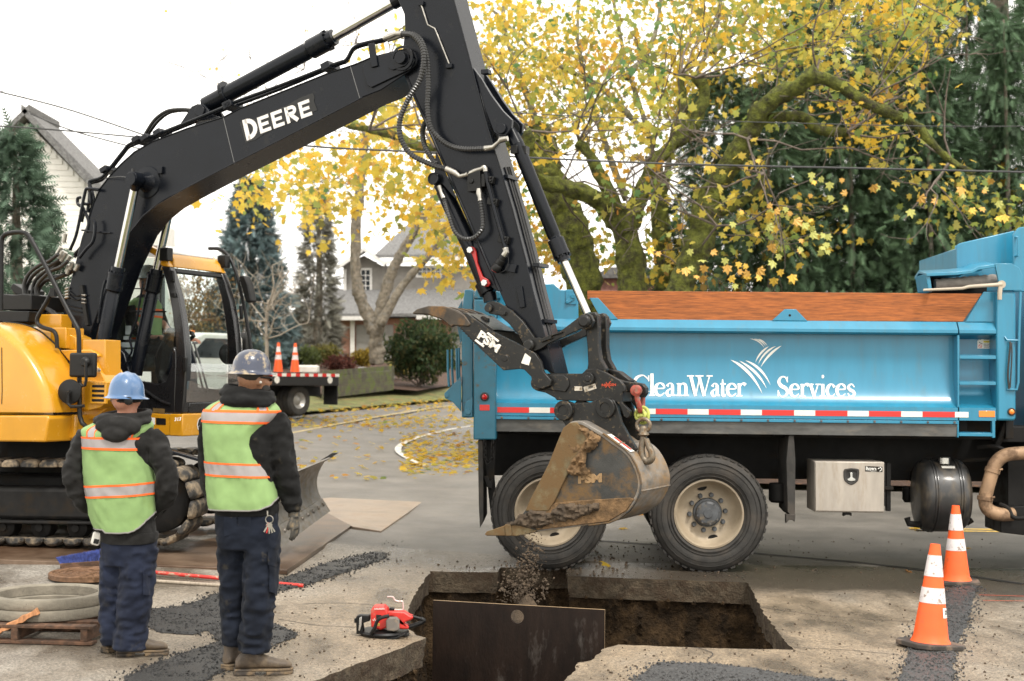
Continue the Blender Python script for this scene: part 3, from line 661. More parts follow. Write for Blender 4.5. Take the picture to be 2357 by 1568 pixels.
def wheel(u_, front, name='wheel'):
 """tyre outer face at n=front, looking toward the camera"""
 R_, rr = .527, .307; c = V((u_, front, R_)); ax = (0, 1, 0)
 mb = tm(); prof = [(rr + .008, .02), (rr + .03, -.004), (.40, -.022), (.46, -.018), (R_ - .025, .004), (R_ - .006, .022), (R_, .05), (R_, .24), (R_ - .02, .26), (.44, .285), (rr + .02, .27), (rr, .25)]
 mb.lathe(c, ax, prof, 56)
 for i in range(44):
  a_ = 2 * pi * i / 44; Rm = Matrix.Rotation(a_, 3, 'Y')
  for n0, n1, off in ((.012, .075, 0), (.095, .15, .035), (.17, .235, 0)):
   vv2 = [V((x, y + front, z)) for x, y, z in ((-.026 + off, n0, R_ - .005), (.022 + off, n0, R_ - .005), (.022 + off, n1, R_ - .005), (-.026 + off, n1, R_ - .005), (-.022 + off, n0, R_ + .011), (.018 + off, n0, R_ + .011), (.018 + off, n1, R_ + .011), (-.022 + off, n1, R_ + .011))]
   vv2 = [V((u_, front, R_)) + Rm @ (p - V((0, front, 0))) for p in vv2]
   mb.add(vv2, [(0, 3, 2, 1), (4, 5, 6, 7), (0, 1, 5, 4), (1, 2, 6, 5), (2, 3, 7, 6), (3, 0, 4, 7)])
 # raised lettering ring and sidewall ribs
 for r_ in (.345, .375, .435, .475): mb.lathe(c, ax, [(r_ - .004, -.012 if r_ < .44 else -.010), (r_, -.026), (r_ + .004, -.012 if r_ < .44 else -.010)], 56)
 w_ = emit(name, mb, RUB, truck, smooth=50)
 mb = tm(); prof = [(rr + .004, .20), (rr + .004, .016), (rr + .012, .004), (rr - .004, .0), (rr - .016, .02), (rr - .028, .09), (.255, .135), (.225, .158), (.195, .163), (.135, .163), (.132, .20)]
 mb.lathe(c, ax, prof, 48); rim = emit('rim', mb, RIMM, w_, smooth=40)
 mb = tm(); mb.lathe(c, ax, [(.132, .21), (.130, .14), (.112, .135), (.108, .075), (.09, .062), (.045, .058), (.04, .05), (0, .05)], 28); hb = emit('hub', mb, HUBM, w_, smooth=30)
 for i in range(8):
  a_ = 2 * pi * i / 8 + .2; p = c + V((.097 * cos(a_), .074, .097 * sin(a_))); mb = tm(); mb.cyl(p, p - V((0, .014, 0)), .011, seg=6); emit('hub_bolt', mb, HUBM, hb)
 for i in range(10):
  a_ = 2 * pi * i / 10 + .1; p = c + V((.165 * cos(a_), .162, .165 * sin(a_))); mb = tm(); mb.cyl(p, p - V((0, .02, 0)), .024, .022, seg=12); mb.cyl(p - V((0, .02, 0)), p - V((0, .05, 0)), .018, .016, seg=6); emit('wheel_nut', mb, HUBM, rim)
 for i in range(2):
  a_ = -1.35 + pi * i * 1.0; mb = tm(); p = c + V((.232 * cos(a_), .152, .232 * sin(a_))); Rm = Matrix.Rotation(-(a_ + pi / 2), 3, 'Y')
  mb.add([p + Rm @ V((.045 * cos(t * pi / 8), -.006 - .0 * t, .024 * sin(t * pi / 8))) for t in range(16)], [list(range(15, -1, -1))]); emit('hand_hole', mb, BLK, rim, smooth=0)
 return w_
wheel(hub.x, .0); wheel(0.0, .0)
w_in = []
for u_ in (hub.x, 0.0):
 for n in (.31, 1.88, 2.19):
  c = V((u_, n, .527)); mb = tm(); mb.lathe(c, (0, 1, 0), [(.30, .02), (.46, 0), (.515, .01), (.527, .05), (.527, .2), (.515, .25), (.46, .27), (.30, .25)], 40); mb.lathe(c, (0, 1, 0), [(.30, .02), (.30, .12), (.02, .14)], 24); emit('wheel', mb, RUB, truck)
# mud flaps, tool box, tanks
mb = tm(); z6 = zc(1750, 1600, 2.1419)
mb.prism([uu(*z6(345, 345)), uu(*z6(385, 345)), uu(*z6(390, 700)), uu(*z6(393, 1030)), uu(*z6(362, 1100)), uu(*z6(352, 900)), uu(*z6(348, 600))], .02, .62); emit('mud_flap', mb, RUB, truck, bevel=.004)
mb = tm(); mb.prism([uu(1109, 1014), uu(1140, 1014), uu(1136, 1100), uu(1142, 1180), uu(1128, 1190), uu(1118, 1100)], .12, .2); mb.prism([uu(*z6(392, 655)), uu(*z6(430, 655)), uu(*z6(445, 700)), uu(*z6(470, 690)), uu(*z6(470, 770)), uu(*z6(420, 750))], .05, .1); emit('rear_hitch', mb, BLK, truck, bevel=.005)
def chain(parent, pts, r, name='chain', m=None, step=1.0, nm='chain_link'):
 """interlocked oval links along a hanging line"""
 pts = [V(p) for p in pts]; tot = sum((pts[i + 1] - pts[i]).length for i in range(len(pts) - 1)); pitch = r * 5.2 * step; k = max(2, int(tot / pitch))
 def at(s):
  for i in range(len(pts) - 1):
   l = (pts[i + 1] - pts[i]).length
   if s <= l or i == len(pts) - 2: return pts[i].lerp(pts[i + 1], s / l), (pts[i + 1] - pts[i]).normalized()
   s -= l
 for i in range(k):
  p, d = at((i + .5) * tot / k); a_ = d.orthogonal().normalized(); b_ = d.cross(a_)
  if i % 2: a_ = b_
  L_ = tot / k * .72; hw = r * 2.0; mb = MB(TF.M) if parent is truck else MB()
  path = [p + d * (L_ - hw) + (d * sin(t) + a_ * cos(t)) * hw for t in [pi * j / 6 for j in range(7)]] + [p - d * (L_ - hw) + (-d * sin(t) - a_ * cos(t)) * hw for t in [pi * j / 6 for j in range(7)]]
  mb.tube(path, r, 6, closed=True); emit(nm, mb, m, parent)
chain(truck, [TF.p3(1116, 1014, -.02), TF.p3(1117, 1055, -.02), TF.p3(1122, 1068, -.02), TF.p3(1133, 1056, -.02), TF.p3(1134, 1014, -.02)], .006, m=BLK)
mb = tm(); mb.prism([uu(1818, 1003), uu(1829, 1003), uu(1833, 1060), uu(1832, 1185), uu(1826, 1192), uu(1815, 1180), uu(1812, 1060)], .05, .60); mb.prism([uu(1811, 1185), uu(1833, 1185), uu(1831, 1203), uu(1826, 1198), uu(1818, 1198), uu(1811, 1206)], .04, .12); emit('mud_flap', mb, RUB, truck, bevel=.004)
mb = tm(); a_ = TF.p3(1792, 1112, .35); mb.lathe(a_, (0, 0, -1), [(0, 0), (.085, 0), (.09, .05), (.09, .16), (.07, .18), (0, .18)], 20); emit('air_can', mb, BLK, truck); mb = tm(); mb.lathe(TF.p3(2089, 1120, .7), (0, 0, -1), [(0, 0), (.05, 0), (.05, .12), (.03, .15), (0, .15)], 16); emit('air_can', mb, BLK, truck)
bx = [uu(1879, 1060, .03), uu(2037, 1066, .03), uu(2035, 1183, .03), uu(1873, 1176, .03)]
bu0, bu1, bv0, bv1 = uu(1876, 1100, .03)[0], uu(2036, 1100, .03)[0], uu(1955, 1180, .03)[1], uu(1955, 1063, .03)[1]
mb = tm(); mb.box((bu0, .045, bv0), (bu1, .48, bv1)); tb = emit('tool_box', mb, ALU, truck, bevel=.006)
mb = tm(); mb.box((bu0 + .006, .028, bv0 + .012), (bu1 - .004, .044, bv1 - .006)); dr = emit('box_door', mb, ALU, tb, bevel=.003)
zb = zc(3200, 1700, 2.6306)
def bq(a_, b_, n=.026): u_, v_ = uu(*zb(a_, b_), n); return V((u_, n, v_))
mb = tm(); ring_ = [(470, 465), (540, 455), (612, 465), (624, 490), (618, 560), (600, 600), (540, 632), (480, 600), (460, 560), (457, 490)]
ring_ = bez2(ring_ + [ring_[0]], 4)[:-1]; mb.add([bq(*p) for p in ring_] + [bq(540 + (p[0] - 540) * .9, 540 + (p[1] - 540) * .9, .016) for p in ring_] + [bq(540 + (p[0] - 540) * .70, 540 + (p[1] - 540) * .70, .018) for p in ring_] + [bq(540 + (p[0] - 540) * .62, 540 + (p[1] - 540) * .62, .027) for p in ring_], [])
k = len(ring_)
for j in range(3): mb.f += [(j * k + i, j * k + (i + 1) % k, (j + 1) * k + (i + 1) % k, (j + 1) * k + i) for i in range(k)]; mb.mi += [0] * k
mb.f.append(list(range(3 * k, 4 * k))); mb.mi.append(0); hd = emit('latch_surround', mb, RUB, dr, smooth=50)
mb = tm(); mb.prism([uu(*zb(*p), .02) for p in ((525, 500), (550, 500), (548, 545), (560, 560), (582, 568), (578, 585), (540, 592), (502, 585), (498, 568), (520, 560), (530, 545))], .010, .020); emit('latch_handle', mb, STEEL, dr, bevel=.002)
mb = tm(); a1, a2 = bq(686, 497, .027), bq(868, 434, .027); mb.add([bq(686, 490), bq(868, 497), bq(868, 440), bq(686, 433)], [(0, 1, 2, 3)]); pl = emit('box_label', mb, BLK, dr, smooth=0)
mb = tm(); textmesh('Buyers', 44, lambda a_, b_: bq(692 + a_ * .92, 470 - b_ + a_ * .03, .0245), mb, bold=.9); textmesh('PRODUCTS COMPANY', 11, lambda a_, b_: bq(694 + a_, 479 - b_ + a_ * .03, .0245), mb); textmesh('MADE IN U.S.A.', 11, lambda a_, b_: bq(744 + a_ * .8, 492 - b_, .0245), mb)
mb.stroke(bez2([(818, 462), (835, 455), (850, 446), (858, 462), (852, 478), (835, 488)], 5), [3, 6, 9, 12, 8, 4] * 4 + [4] * 2, lambda a_, b_: bq(a_, b_, .0245)); emit('label_print', mb, LETW, pl, smooth=0)
mb = tm(); mb.prism([uu(1945, 1181), uu(1963, 1182), uu(1963, 1190), uu(1958, 1187), uu(1950, 1187), uu(1944, 1190)], .05, .12); emit('box_bracket', mb, BLK, truck, bevel=.003); mb = tm(); mb.box((bu1 + .012, .2, bv0 + .05), (bu1 + .05, .26, bv1 - .02)); mb.box((bu1 + .06, .22, bv0 + .0), (bu1 + .10, .28, bv1 - .02)); mb.box((bu1 + .005, .18, bv0 + .20), (bu1 + .115, .3, bv0 + .23)); mb.box((bu0 + .1, .481, bv1 - .15), (bu1 - .1, .80, bv1 - .05)); emit('box_bracket', mb, BLK, truck, bevel=.003)
TANKM = mat('tank_black', (.022, .022, .022), .42, var=.25, scale=6, coat=.2, dirt=(.11, .085, .055), damt=.36, dscale=5, stretch=(2, 1, 1), dsharp=.3)
tu0, tv = uu(2108, 1141, .35)[0], uu(2165, 1141, .35)[1]; tl = uu(2225, 1141, .35)[0] - tu0
mb = tm(); R_ = .335; mb.lathe((tu0, .40, tv), (1, 0, 0), [(0, 0), (R_ * .6, .005), (R_ * .88, .03), (R_ * .97, .07), (R_, .10), (R_, tl - .08), (R_ * .97, tl - .05), (R_ * .85, tl - .01), (0, tl)], 44); tk = emit('fuel_tank', mb, TANKM, truck, smooth=50)
for du in (.12, .145, tl - .12, tl - .095): mb = tm(); mb.lathe((tu0 + du, .40, tv), (1, 0, 0), [(R_ + .001, -.008), (R_ + .01, -.004), (R_ + .01, .004), (R_ + .001, .008)], 44); emit('tank_strap', mb, TANKM, tk)
mb = tm(); p = V((tu0 + tl * .5, .25, tv + R_ * .9)); mb.cyl(p, p + V((0, 0, .06)), .055, seg=20); emit('filler_cap', mb, STEEL, tk, bevel=.004)
mb = tm(); a_ = math.asin(.82)
def tkp(du, th, off=.003): return V((tu0 + du, .40 - (R_ + off) * cos(th), tv + (R_ + off) * sin(th)))
mb.add([tkp(.2, .9), tkp(.32, .9), tkp(.32, 1.0), tkp(.2, 1.0)], [(0, 1, 2, 3)]); emit('tank_label', mb, WHR, tk, smooth=0)
mb = tm(); mb.tube([TF.p3(2088, 1192, .3), TF.p3(2092, 1205, .3), TF.p3(2115, 1208, .3), TF.p3(2124, 1204, .35)], .03, 8); emit('tank_fitting', mb, BLK, tk); mb = tm(); mb.tube([TF.p3(2225, 1205, .3), TF.p3(2238, 1197, .3)], .025, 8); emit('tank_fitting', mb, BLK, tk); mb = tm(); mb.box((tu0 + .05, .6, tv + .1), (tu0 + tl - .05, .80, tv + .2)); emit('tank_fitting', mb, BLK, tk)
mb = tm(); mb.tube(bez([TF.p3(2420, 1040, .15), TF.p3(2357, 1043, .15), TF.p3(2315, 1048, .15), TF.p3(2292, 1066, .15), TF.p3(2281, 1095, .15), TF.p3(2268, 1146, .15), TF.p3(2274, 1172, .15), TF.p3(2300, 1184, .15), TF.p3(2330, 1184, .2)], 6), .062, 16); ex = emit('exhaust_pipe', mb, TAN, truck, smooth=60)
for px, py, qx, qy in ((2286, 1078, 2283, 1088), (2268, 1142, 2267, 1152)):
 mb = tm(); mb.cyl(TF.p3(px, py, .15), TF.p3(qx, qy, .15), .070, seg=18); mb.cyl(TF.p3(px + 14, py + 4, .08), TF.p3(px + 22, py + 2, .08), .01, seg=8); emit('pipe_clamp', mb, TAN, ex, bevel=.003)
mb = tm(); mb.prism([uu(2303, 1168, .2), uu(2420, 1162, .2), uu(2420, 1240, .2), uu(2303, 1226, .2)], .2, .7); mb.box((U3 + .02, .3, .55), (U3 + 1.0, .78, 1.05)); mb.tube(bez([TF.p3(2300, 1160, .2), TF.p3(2320, 1170, .15), TF.p3(2335, 1192, .12), TF.p3(2380, 1190, .1)], 5), .022, 8); mb.box((U2 + .05, .3, zc1 - .02), (U3 + .3, .8, V_low_b - .06)); emit('battery_box', mb, BLK, truck, bevel=.01)
mb = tm(); mb.tube([TF.p3(2140, 1066, .5), TF.p3(2357, 1052, .5)], .02, 6); mb.tube(bez([TF.p3(2250, 1030, .3), TF.p3(2290, 1028, .2), TF.p3(2320, 1040, .2)], 5), .02, 8); mb.tube([TF.p3(2318, 965, .2), TF.p3(2306, 1000, .2), TF.p3(2290, 1035, .25)], .03, 6); emit('frame_fitting', mb, BLK, truck)
# cab, mostly outside the picture
CABW = mat('cab_blue', (.06, .30, .52), .3, var=.04, coat=.6)
cu = U3 + .35
mb = tm(); mb.prism([(cu, 1.0), (cu, 2.75), (cu + .3, 2.95), (cu + 1.35, 2.9), (cu + 1.75, 2.15), (cu + 3.1, 1.95), (cu + 3.3, 1.7), (cu + 3.3, .65), (cu + 2.95, .65), (cu + 2.8, 1.05), (cu + 2.2, 1.25), (cu + 1.6, 1.05), (cu + 1.5, .6), (cu + .1, .6)], .25, 2.15); cb = emit('cab', mb, CABW, truck, bevel=.05, seg=3)
mb = tm(); mb.prism([(cu + .35, 2.05), (cu + .35, 2.65), (cu + 1.2, 2.65), (cu + 1.5, 2.05)], .244, .249); emit('cab_window', mb, BLK, cb)
mb = tm(); c = V((cu + 2.2, .05, .527)); mb.lathe(c, (0, 1, 0), [(.30, .02), (.46, 0), (.515, .01), (.527, .05), (.527, .2), (.515, .25), (.46, .27), (.30, .25)], 40); mb.lathe(c, (0, 1, 0), [(.30, .02), (.22, .0), (.02, -.03)], 24); emit('wheel', mb, RUB, truck)
# ================================================================ EXCAVATOR
PHI = RAD(25); _o = PY(1300, 1000, 11.9)
BF = Frame(V((_o.x, _o.y, 0)), -PHI)
CHAR = mat('charcoal_paint', (.0052, .0066, .0098), .27, var=.12, scale=3, spec=.24, dirt=(.03, .028, .025), damt=.06, dscale=7, dsharp=.3)
CHARD = mat('charcoal_worn', (.013, .0128, .012), .36, var=.25, scale=8, spec=.32, dirt=(.085, .065, .04), damt=.14, dscale=26, dsharp=.06)
YELM = mat('yellow_machine', (.54, .25, .010), .25, var=.06, scale=3, coat=.5, dirt=(.42, .24, .05), damt=.10, dscale=6, drough=.5, dsharp=.4)
CAST = mat('black_plastic', (.007, .007, .007), .42, spec=.3, var=.15, scale=20, bump=.0008, bscale=250)
CHROME = mat('chrome_rod', (.55, .54, .52), .10, metal=1, var=.06, scale=20, stretch=(1, 1, .2))
HOSE = mat('hose', (.010, .010, .010), .42, var=.2)
HOSER = mat('hose_spiral', (.028, .028, .028), .35, var=.2, coat=.2)
FIT = mat('zinc_fitting', (.42, .40, .36), .35, metal=.9, var=.15, scale=30)
REDP = mat('red_link', (.36, .012, .010), .4, var=.08, coat=.3)
MUDM = mat('mud', (.17, .10, .045), .9, var=.3, scale=14, bump=.01, bscale=50, dirt=(.10, .062, .03), damt=.4, dscale=8)
BUCK = mat('bucket_steel', (.045, .045, .042), .45, var=.25, scale=6, metal=.2, dirt=(.16, .095, .038), damt=.52, dscale=5, drough=.85, dsharp=.15, bump=.002, bscale=60)
BUCKB = mat('bucket_back', (.22, .20, .175), .5, var=.25, scale=6, metal=.3, dirt=(.30, .18, .07), damt=.55, dscale=4, drough=.8, dsharp=.3, stretch=(1, 1, 2))
RUST = mat('worn_tine', (.05, .04, .03), .5, var=.3, metal=.3, dirt=(.26, .13, .035), damt=.4, dscale=7, dsharp=.3)
TRK = mat('track_dirty', (.03, .028, .025), .7, var=.3, scale=9, dirt=(.26, .20, .13), damt=.48, dscale=9, bump=.006, bscale=40, dsharp=.2)
ROOFM = mat('roof_silver', (.62, .61, .58), .3, var=.06, coat=.4)
foot = BF.p3(178, 800, 0); S_loc = foot - V((.32, 0, 0)); S_w = BF.W((S_loc.x, 0, 0))
exc = thing('excavator', V((S_w.x, S_w.y, gz(S_w.x, S_w.y) + .03)), 'yellow and charcoal excavator on tracks with bucket raised over the pit', 'excavator', rotz=-PHI)
def bm(): return MB(BF.M)
def bt(px, py, n=0.): return BF.tr(px, py, n)
zA = zc(0, 300, 2.1419); zB = zc(0, 900, 2.1419); zC3 = zc(900, 0, 1.8131); zD = zc(1500, 500, 2.357); zCab = zc(550, 900, 1.96)
def pol(cv, pts, n): return [bt(*cv(*p), n) for p in pts]
ID = lambda x, y: (x, y)
# ---- boom: two side webs seen as one box section with curved outline
W2 = .20
b_top = [(918, 114), (867, 127), (818, 148), (752, 170), (650, 211), (550, 251), (514, 270), (430, 296), (349, 327), (309, 350), (279, 377), (252, 406), (231, 433), (215, 468), (203, 508), (188, 545), (166, 633), (145, 720), (140, 790), (160, 830)]
b_bot = [(195, 825), (208, 765), (236, 690), (265, 610), (301, 534), (330, 497), (363, 470), (403, 447), (440, 427), (480, 406), (521, 385), (640, 325), (805, 240), (835, 224), (876, 208), (940, 166), (957, 150), (960, 135), (953, 120), (937, 111)]
mb = bm(); mb.prism([bt(*p, -W2) for p in b_top + b_bot], -W2, W2); boom = emit('boom', mb, CHAR, exc, bevel=.008)
mb = bm(); mb.tube([BF.p3(x, y, -W2 - .003) for x, y in b_bot[4:14]], .007, 6); mb.tube([BF.p3(x, y, -W2 - .003) for x, y in b_top[1:15]], .006, 6); emit('weld_seam', mb, CHAR, boom)
for a_, b__ in (((514, 271), (540, 378)), ((806, 152), (828, 226))): mb = bm(); mb.tube([BF.p3(*a_, -W2 - .002), BF.p3(*b__, -W2 - .002)], .004, 6); emit('weld_seam', mb, mat('scratched_edge', (.10, .10, .10), .5), boom)
mb = bm(); mb.prism(pol(zC3, [(1000, 470), (1100, 410), (1290, 365), (1350, 390), (1375, 440), (1345, 500), (1250, 545), (1060, 635), (1030, 620), (1005, 520)], -W2 - .02), -W2 - .02, -W2 - .001); emit('end_plate', mb, CHAR, boom, bevel=.004)
p = BF.p3(*zC3(1287, 424), -W2 - .02); mb = bm(); mb.prism(pol(zC3, [(1190, 460), (1250, 400), (1290, 378), (1330, 395), (1340, 440), (1310, 475), (1215, 508), (1182, 495)], -W2 - .035), -W2 - .036, -W2 - .021); mb.cyl(p + V((0, .01, 0)), p - V((0, .05, 0)), .055, seg=24); mb.lathe(p, (0, -1, 0), [(.11, -.0), (.11, .012), (.085, .014)], 28); emit('pivot_pin', mb, CHAR, boom, bevel=.003)
c = BF.p3(*zA(1265, 920), -W2); mb = bm(); mb.lathe(c, (0, -1, 0), [(.155, 0), (.15, .012), (.10, .018), (.075, .06), (.065, .11)], 32); mb.cyl(c - V((0, .1, 0)), c - V((0, .25, 0)), .058, seg=24); emit('cylinder_boss', mb, CHAR, boom, smooth=40)
mb = bm(); q = BF.p3(*zA(1385, 818), -W2); mb.box(q - V((.025, .03, .035)), q + V((.025, .0, .035))); emit('lug', mb, CHAR, boom, bevel=.004)
mb = bm(); mb.prism(pol(zB, [(700, 38), (940, 62), (945, 72), (860, 70), (700, 52)], -W2 - .02), -W2 - .03, -W2 - .001); emit('hose_bracket', mb, CHAR, boom, bevel=.003)
# DEERE lettering with black surround
def bp(x, y, o=.006): u_, v_ = bt(*zC3(x, y), -W2 - o); return V((u_, -W2 - o, v_))
LETB = mat('boom_letter', (.72, .69, .66), .55, var=.04)
o0 = V((150, 1022)); e1 = V((632 - 122, 700 - 912));
dx = V((.925, -.38)); ux = lambda x0, y0, a_, b_: (x0 + a_ * .915 + b_ * (-.225), y0 - a_ * .335 - b_ * .975)
BLKV = mat('vinyl_black', (.006, .006, .006), .5)
mb = bm(); mb.add([bp(*q, .004) for q in [(106, 888), (180, 862), (228, 862), (258, 838), (300, 822), (345, 806), (442, 768), (540, 712), (560, 702), (636, 676), (650, 700), (645, 735), (670, 800), (560, 840), (520, 870), (440, 905), (360, 932), (262, 985), (225, 1012), (150, 1038)]], [list(range(20))]); lb = emit('decal_surround', mb, BLKV, boom, smooth=0)
def pl(ch, x0, y0, w_, h_):
 """blocky capital: outline strips in letter units"""
 mb = bm(); f = lambda a_, b_: bp(*ux(x0, y0, a_, b_)); t = h_ * .21; r = lambda a0, b0, a1, b1: mb.add([f(a0, b0), f(a1, b0), f(a1, b1), f(a0, b1)], [(0, 1, 2, 3)])
 if ch == 'E': r(0, 0, t, h_); r(t, 0, w_, t); r(t, h_ * .40, w_ * .88, h_ * .60); r(t, h_ - t, w_, h_)
 else:
  hb = h_ if ch == 'D' else h_ * .58; y0_ = 0 if ch == 'D' else h_ - hb
  r(0, 0, t, h_); n = 14; pts = [(t * .5, y0_ + t / 2)] + [(w_ - hb / 2 + (hb / 2 - t / 2) * sin(pi * i / n) , y0_ + hb / 2 - (hb / 2 - t / 2) * cos(pi * i / n)) for i in range(n + 1)] + [(t * .5, y0_ + hb - t / 2)]
  mb.stroke(pts, t, f)
  if ch == 'R': mb.stroke([(w_ * .45, h_ * .45), (w_ * .95, 0)], t * 1.15, f)
 emit('letter', mb, LETB, lb, smooth=0)
pl('D', 158, 1022, 100, 152)
for ch, a_ in (('E', 112), ('E', 218), ('R', 326), ('E', 436)): pl(ch, *ux(158, 1022, a_, 14), 88, 118)
# ---- arm
A2 = .15
a_l = [(950, -150), (915, -130), (900, -95), (903, -50), (916, 0), (930, 32), (932, 64), (928, 105), (925, 150), (934, 172), (952, 219), (983, 288), (1015, 362), (1075, 500), (1149, 670), (1190, 762), (1217, 832)]
a_r = [(1277, 860), (1262, 800), (1227, 669), (1212, 605), (1180, 483), (1151, 385), (1120, 288), (1083, 143), (1045, 0), (1026, -75), (1000, -130)]
mb = bm(); mb.prism([bt(*p, -A2) for p in a_l + a_r], -A2, A2); arm = emit('arm', mb, CHAR, exc, bevel=.006)
mb = bm(); mb.tube([BF.p3(x, y, -A2 - .004) for x, y in a_l[9:15]], .012, 6); mb.tube([BF.p3(x, y, -A2 - .002) for x, y in a_r[::-1][:8]], .005, 6); emit('edge_rail', mb, CHAR, arm)
mb = bm(); mb.prism(pol(zC3, [(1790, 480), (1850, 560), (1930, 690), (2010, 800), (2080, 870), (2075, 930), (2035, 985), (1985, 985), (1950, 960), (1890, 800)], -A2 + .02), -A2 + .02, -A2 + .06)
mb.prism(pol(zC3, [(1790, 480), (1850, 560), (1930, 690), (2010, 800), (2080, 870), (2075, 930), (2035, 985), (1985, 985), (1950, 960), (1890, 800)], -A2 + .02), A2 - .06, A2 - .02); q = BF.p3(*zC3(2008, 935), -A2 + .02); mb.cyl(q - V((0, .025, 0)), q + V((0, .28, 0)), .045, seg=20); emit('cylinder_bracket', mb, CHAR, arm, bevel=.004)
mb = bm(); mb.prism(pol(zD, [(575, 250), (600, 300), (770, 690), (760, 700), (640, 560), (560, 540), (540, 500), (560, 470)], -A2 - .008), -A2 - .012, -A2 - .001); q = BF.p3(*zD(580, 515), -A2); mb.cyl(q + V((0, .3, 0)), q - V((0, .06, 0)), .052, seg=24); mb.lathe(q, (0, -1, 0), [(.055, .06), (.05, .07), (.04, .066)], 24); emit('thumb_bracket', mb, CHAR, arm, bevel=.003)
mb = bm(); mb.tube([BF.p3(*zC3(x, y), -A2 - .02) for x, y in ((1415, 20), (1432, 60), (1470, 180), (1522, 208), (1560, 300), (1620, 450), (1628, 470))], .0065, 8); gl = emit('grease_line', mb, FIT, arm)
mb = bm(); q = BF.p3(*zC3(1632, 482), -A2); mb.box(q - V((.03, .03, .02)), q + V((.03, 0, .02))); emit('grease_block', mb, CHAR, gl, bevel=.004); mb = bm(); q = BF.p3(*zC3(1430, 30), -A2); mb.box(q - V((.025, .03, .02)), q + V((.025, 0, .02))); emit('grease_block', mb, CHAR, gl, bevel=.004)
mb = bm(); q = BF.p3(*zC3(1885, 522), -A2); mb.box(q - V((.03, .02, .02)), q + V((.04, .05, .02))); emit('lug', mb, CHAR, arm, bevel=.004)
# hoses on the arm's outer face
mb = bm()
for n, o in ((-A2 + .10, 0), (-A2 + .16, 5), (-A2 + .21, 9)): mb.tube([BF.p3(x + 8 + o, y, n) for x, y in ((1155, 385), (1184, 483), (1216, 605), (1231, 669), (1262, 790))], .011, 6)
emit('arm_hose', mb, HOSE, arm)
for x, y in ((1172, 410), (1243, 612), (1262, 740)): mb = bm(); q = BF.p3(x, y, -A2 + .15); mb.box(q - V((.02, .11, .016)), q + V((.04, .1, .016))); emit('hose_clamp', mb, CHAR, arm, bevel=.003)
# valve block, pipe with quick coupler
q = BF.p3(*zD(965, 540), -A2); mb = bm(); mb.box(q - V((.062, .07, .085)), q + V((.062, 0, .085)), Matrix.Rotation(RAD(-4), 3, 'Y')); mb.cyl(q - V((.02, .07, 0)), q - V((.02, .085, 0)), .022, seg=6); mb.box(q + V((.065, -.06, -.05)), q + V((.10, -.0, .06))); emit('valve_block', mb, CAST, arm, bevel=.004)
mb = bm(); mb.tube([BF.p3(*zD(x, y), -A2 - .05) for x, y in ((870, 470), (940, 435), (1000, 415), (1035, 395))], [.02, .024, .02, .022], 10); mb.tube([BF.p3(*zD(x, y), -A2 - .05) for x, y in ((1025, 395), (1040, 415), (1042, 440))], .022, 10); mb.tube([BF.p3(*zD(930, y), -A2 - .05) for y in (430, 470)], .018, 8); emit('pipe_elbow', mb, FIT, arm, smooth=50)
mb = bm(); mb.tube([BF.p3(*zD(x, y), -A2 - .055) for x, y in ((1040, 440), (1060, 540), (1140, 860), (1215, 1120), (1225, 1160))], .0165, 10); emit('arm_pipe', mb, CHAR, arm, smooth=60)
for x, y in ((1095, 520), (1235, 1085), (1130, 730)): mb = bm(); q = BF.p3(*zD(x, y), -A2); mb.box(q - V((.05, .055, .03)), q + V((.045, 0, .03)), Matrix.Rotation(RAD(12), 3, 'Y')); mb.cyl(q - V((-.02, .055, -.012)), q - V((-.02, .068, -.012)), .012, seg=6); mb.cyl(q - V((-.02, .055, .014)), q - V((-.02, .068, .014)), .012, seg=6); emit('pipe_clamp', mb, CAST, arm, bevel=.004)
mb = bm(); mb.tube([BF.p3(*zD(x, y), -A2 - .06) for x, y in ((1228, 1160), (1238, 1195), (1200, 1255))], .026, 8); emit('pipe_elbow', mb, FIT, arm)
mb = bm(); a1, a2 = BF.p3(*zD(1215, 1235), -A2 - .06), BF.p3(*zD(1128, 1375), -A2 - .06); d = a2 - a1; L_ = d.length; mb.lathe(a1, d, [(.03, 0), (.03, .25 * L_), (.038, .28 * L_), (.038, .55 * L_), (.033, .57 * L_), (.040, .62 * L_), (.044, .95 * L_), (.04, L_), (0, L_)], 18); qc = emit('quick_coupler', mb, CAST, arm, smooth=40)
mb = bm(); mb.lathe(a1 + d * .985, d, [(.030, 0), (.030, .008), (0, .008)], 16); emit('coupler_cap', mb, REDP, qc)
mb = bm(); mb.tube(bez([BF.p3(*zD(x, y), -A2 - .05) for x, y in ((1250, 1230), (1258, 1290), (1225, 1370), (1165, 1392), (1140, 1380))], 6), .003, 5); emit('tether', mb, HOSE, qc)
mb = bm(); q = BF.p3(*zD(1290, 1350), -A2); mb.box(q - V((.05, .03, .035)), q + V((.05, 0, .035)), Matrix.Rotation(RAD(12), 3, 'Y')); emit('lug', mb, CHAR, arm, bevel=.004); mb = bm(); q = BF.p3(*z5(955, 175), -A2); mb.box(q - V((.025, .02, .09)), q + V((.025, 0, .09)), Matrix.Rotation(RAD(-10), 3, 'Y')); emit('lug', mb, CHAR, arm, bevel=.004)
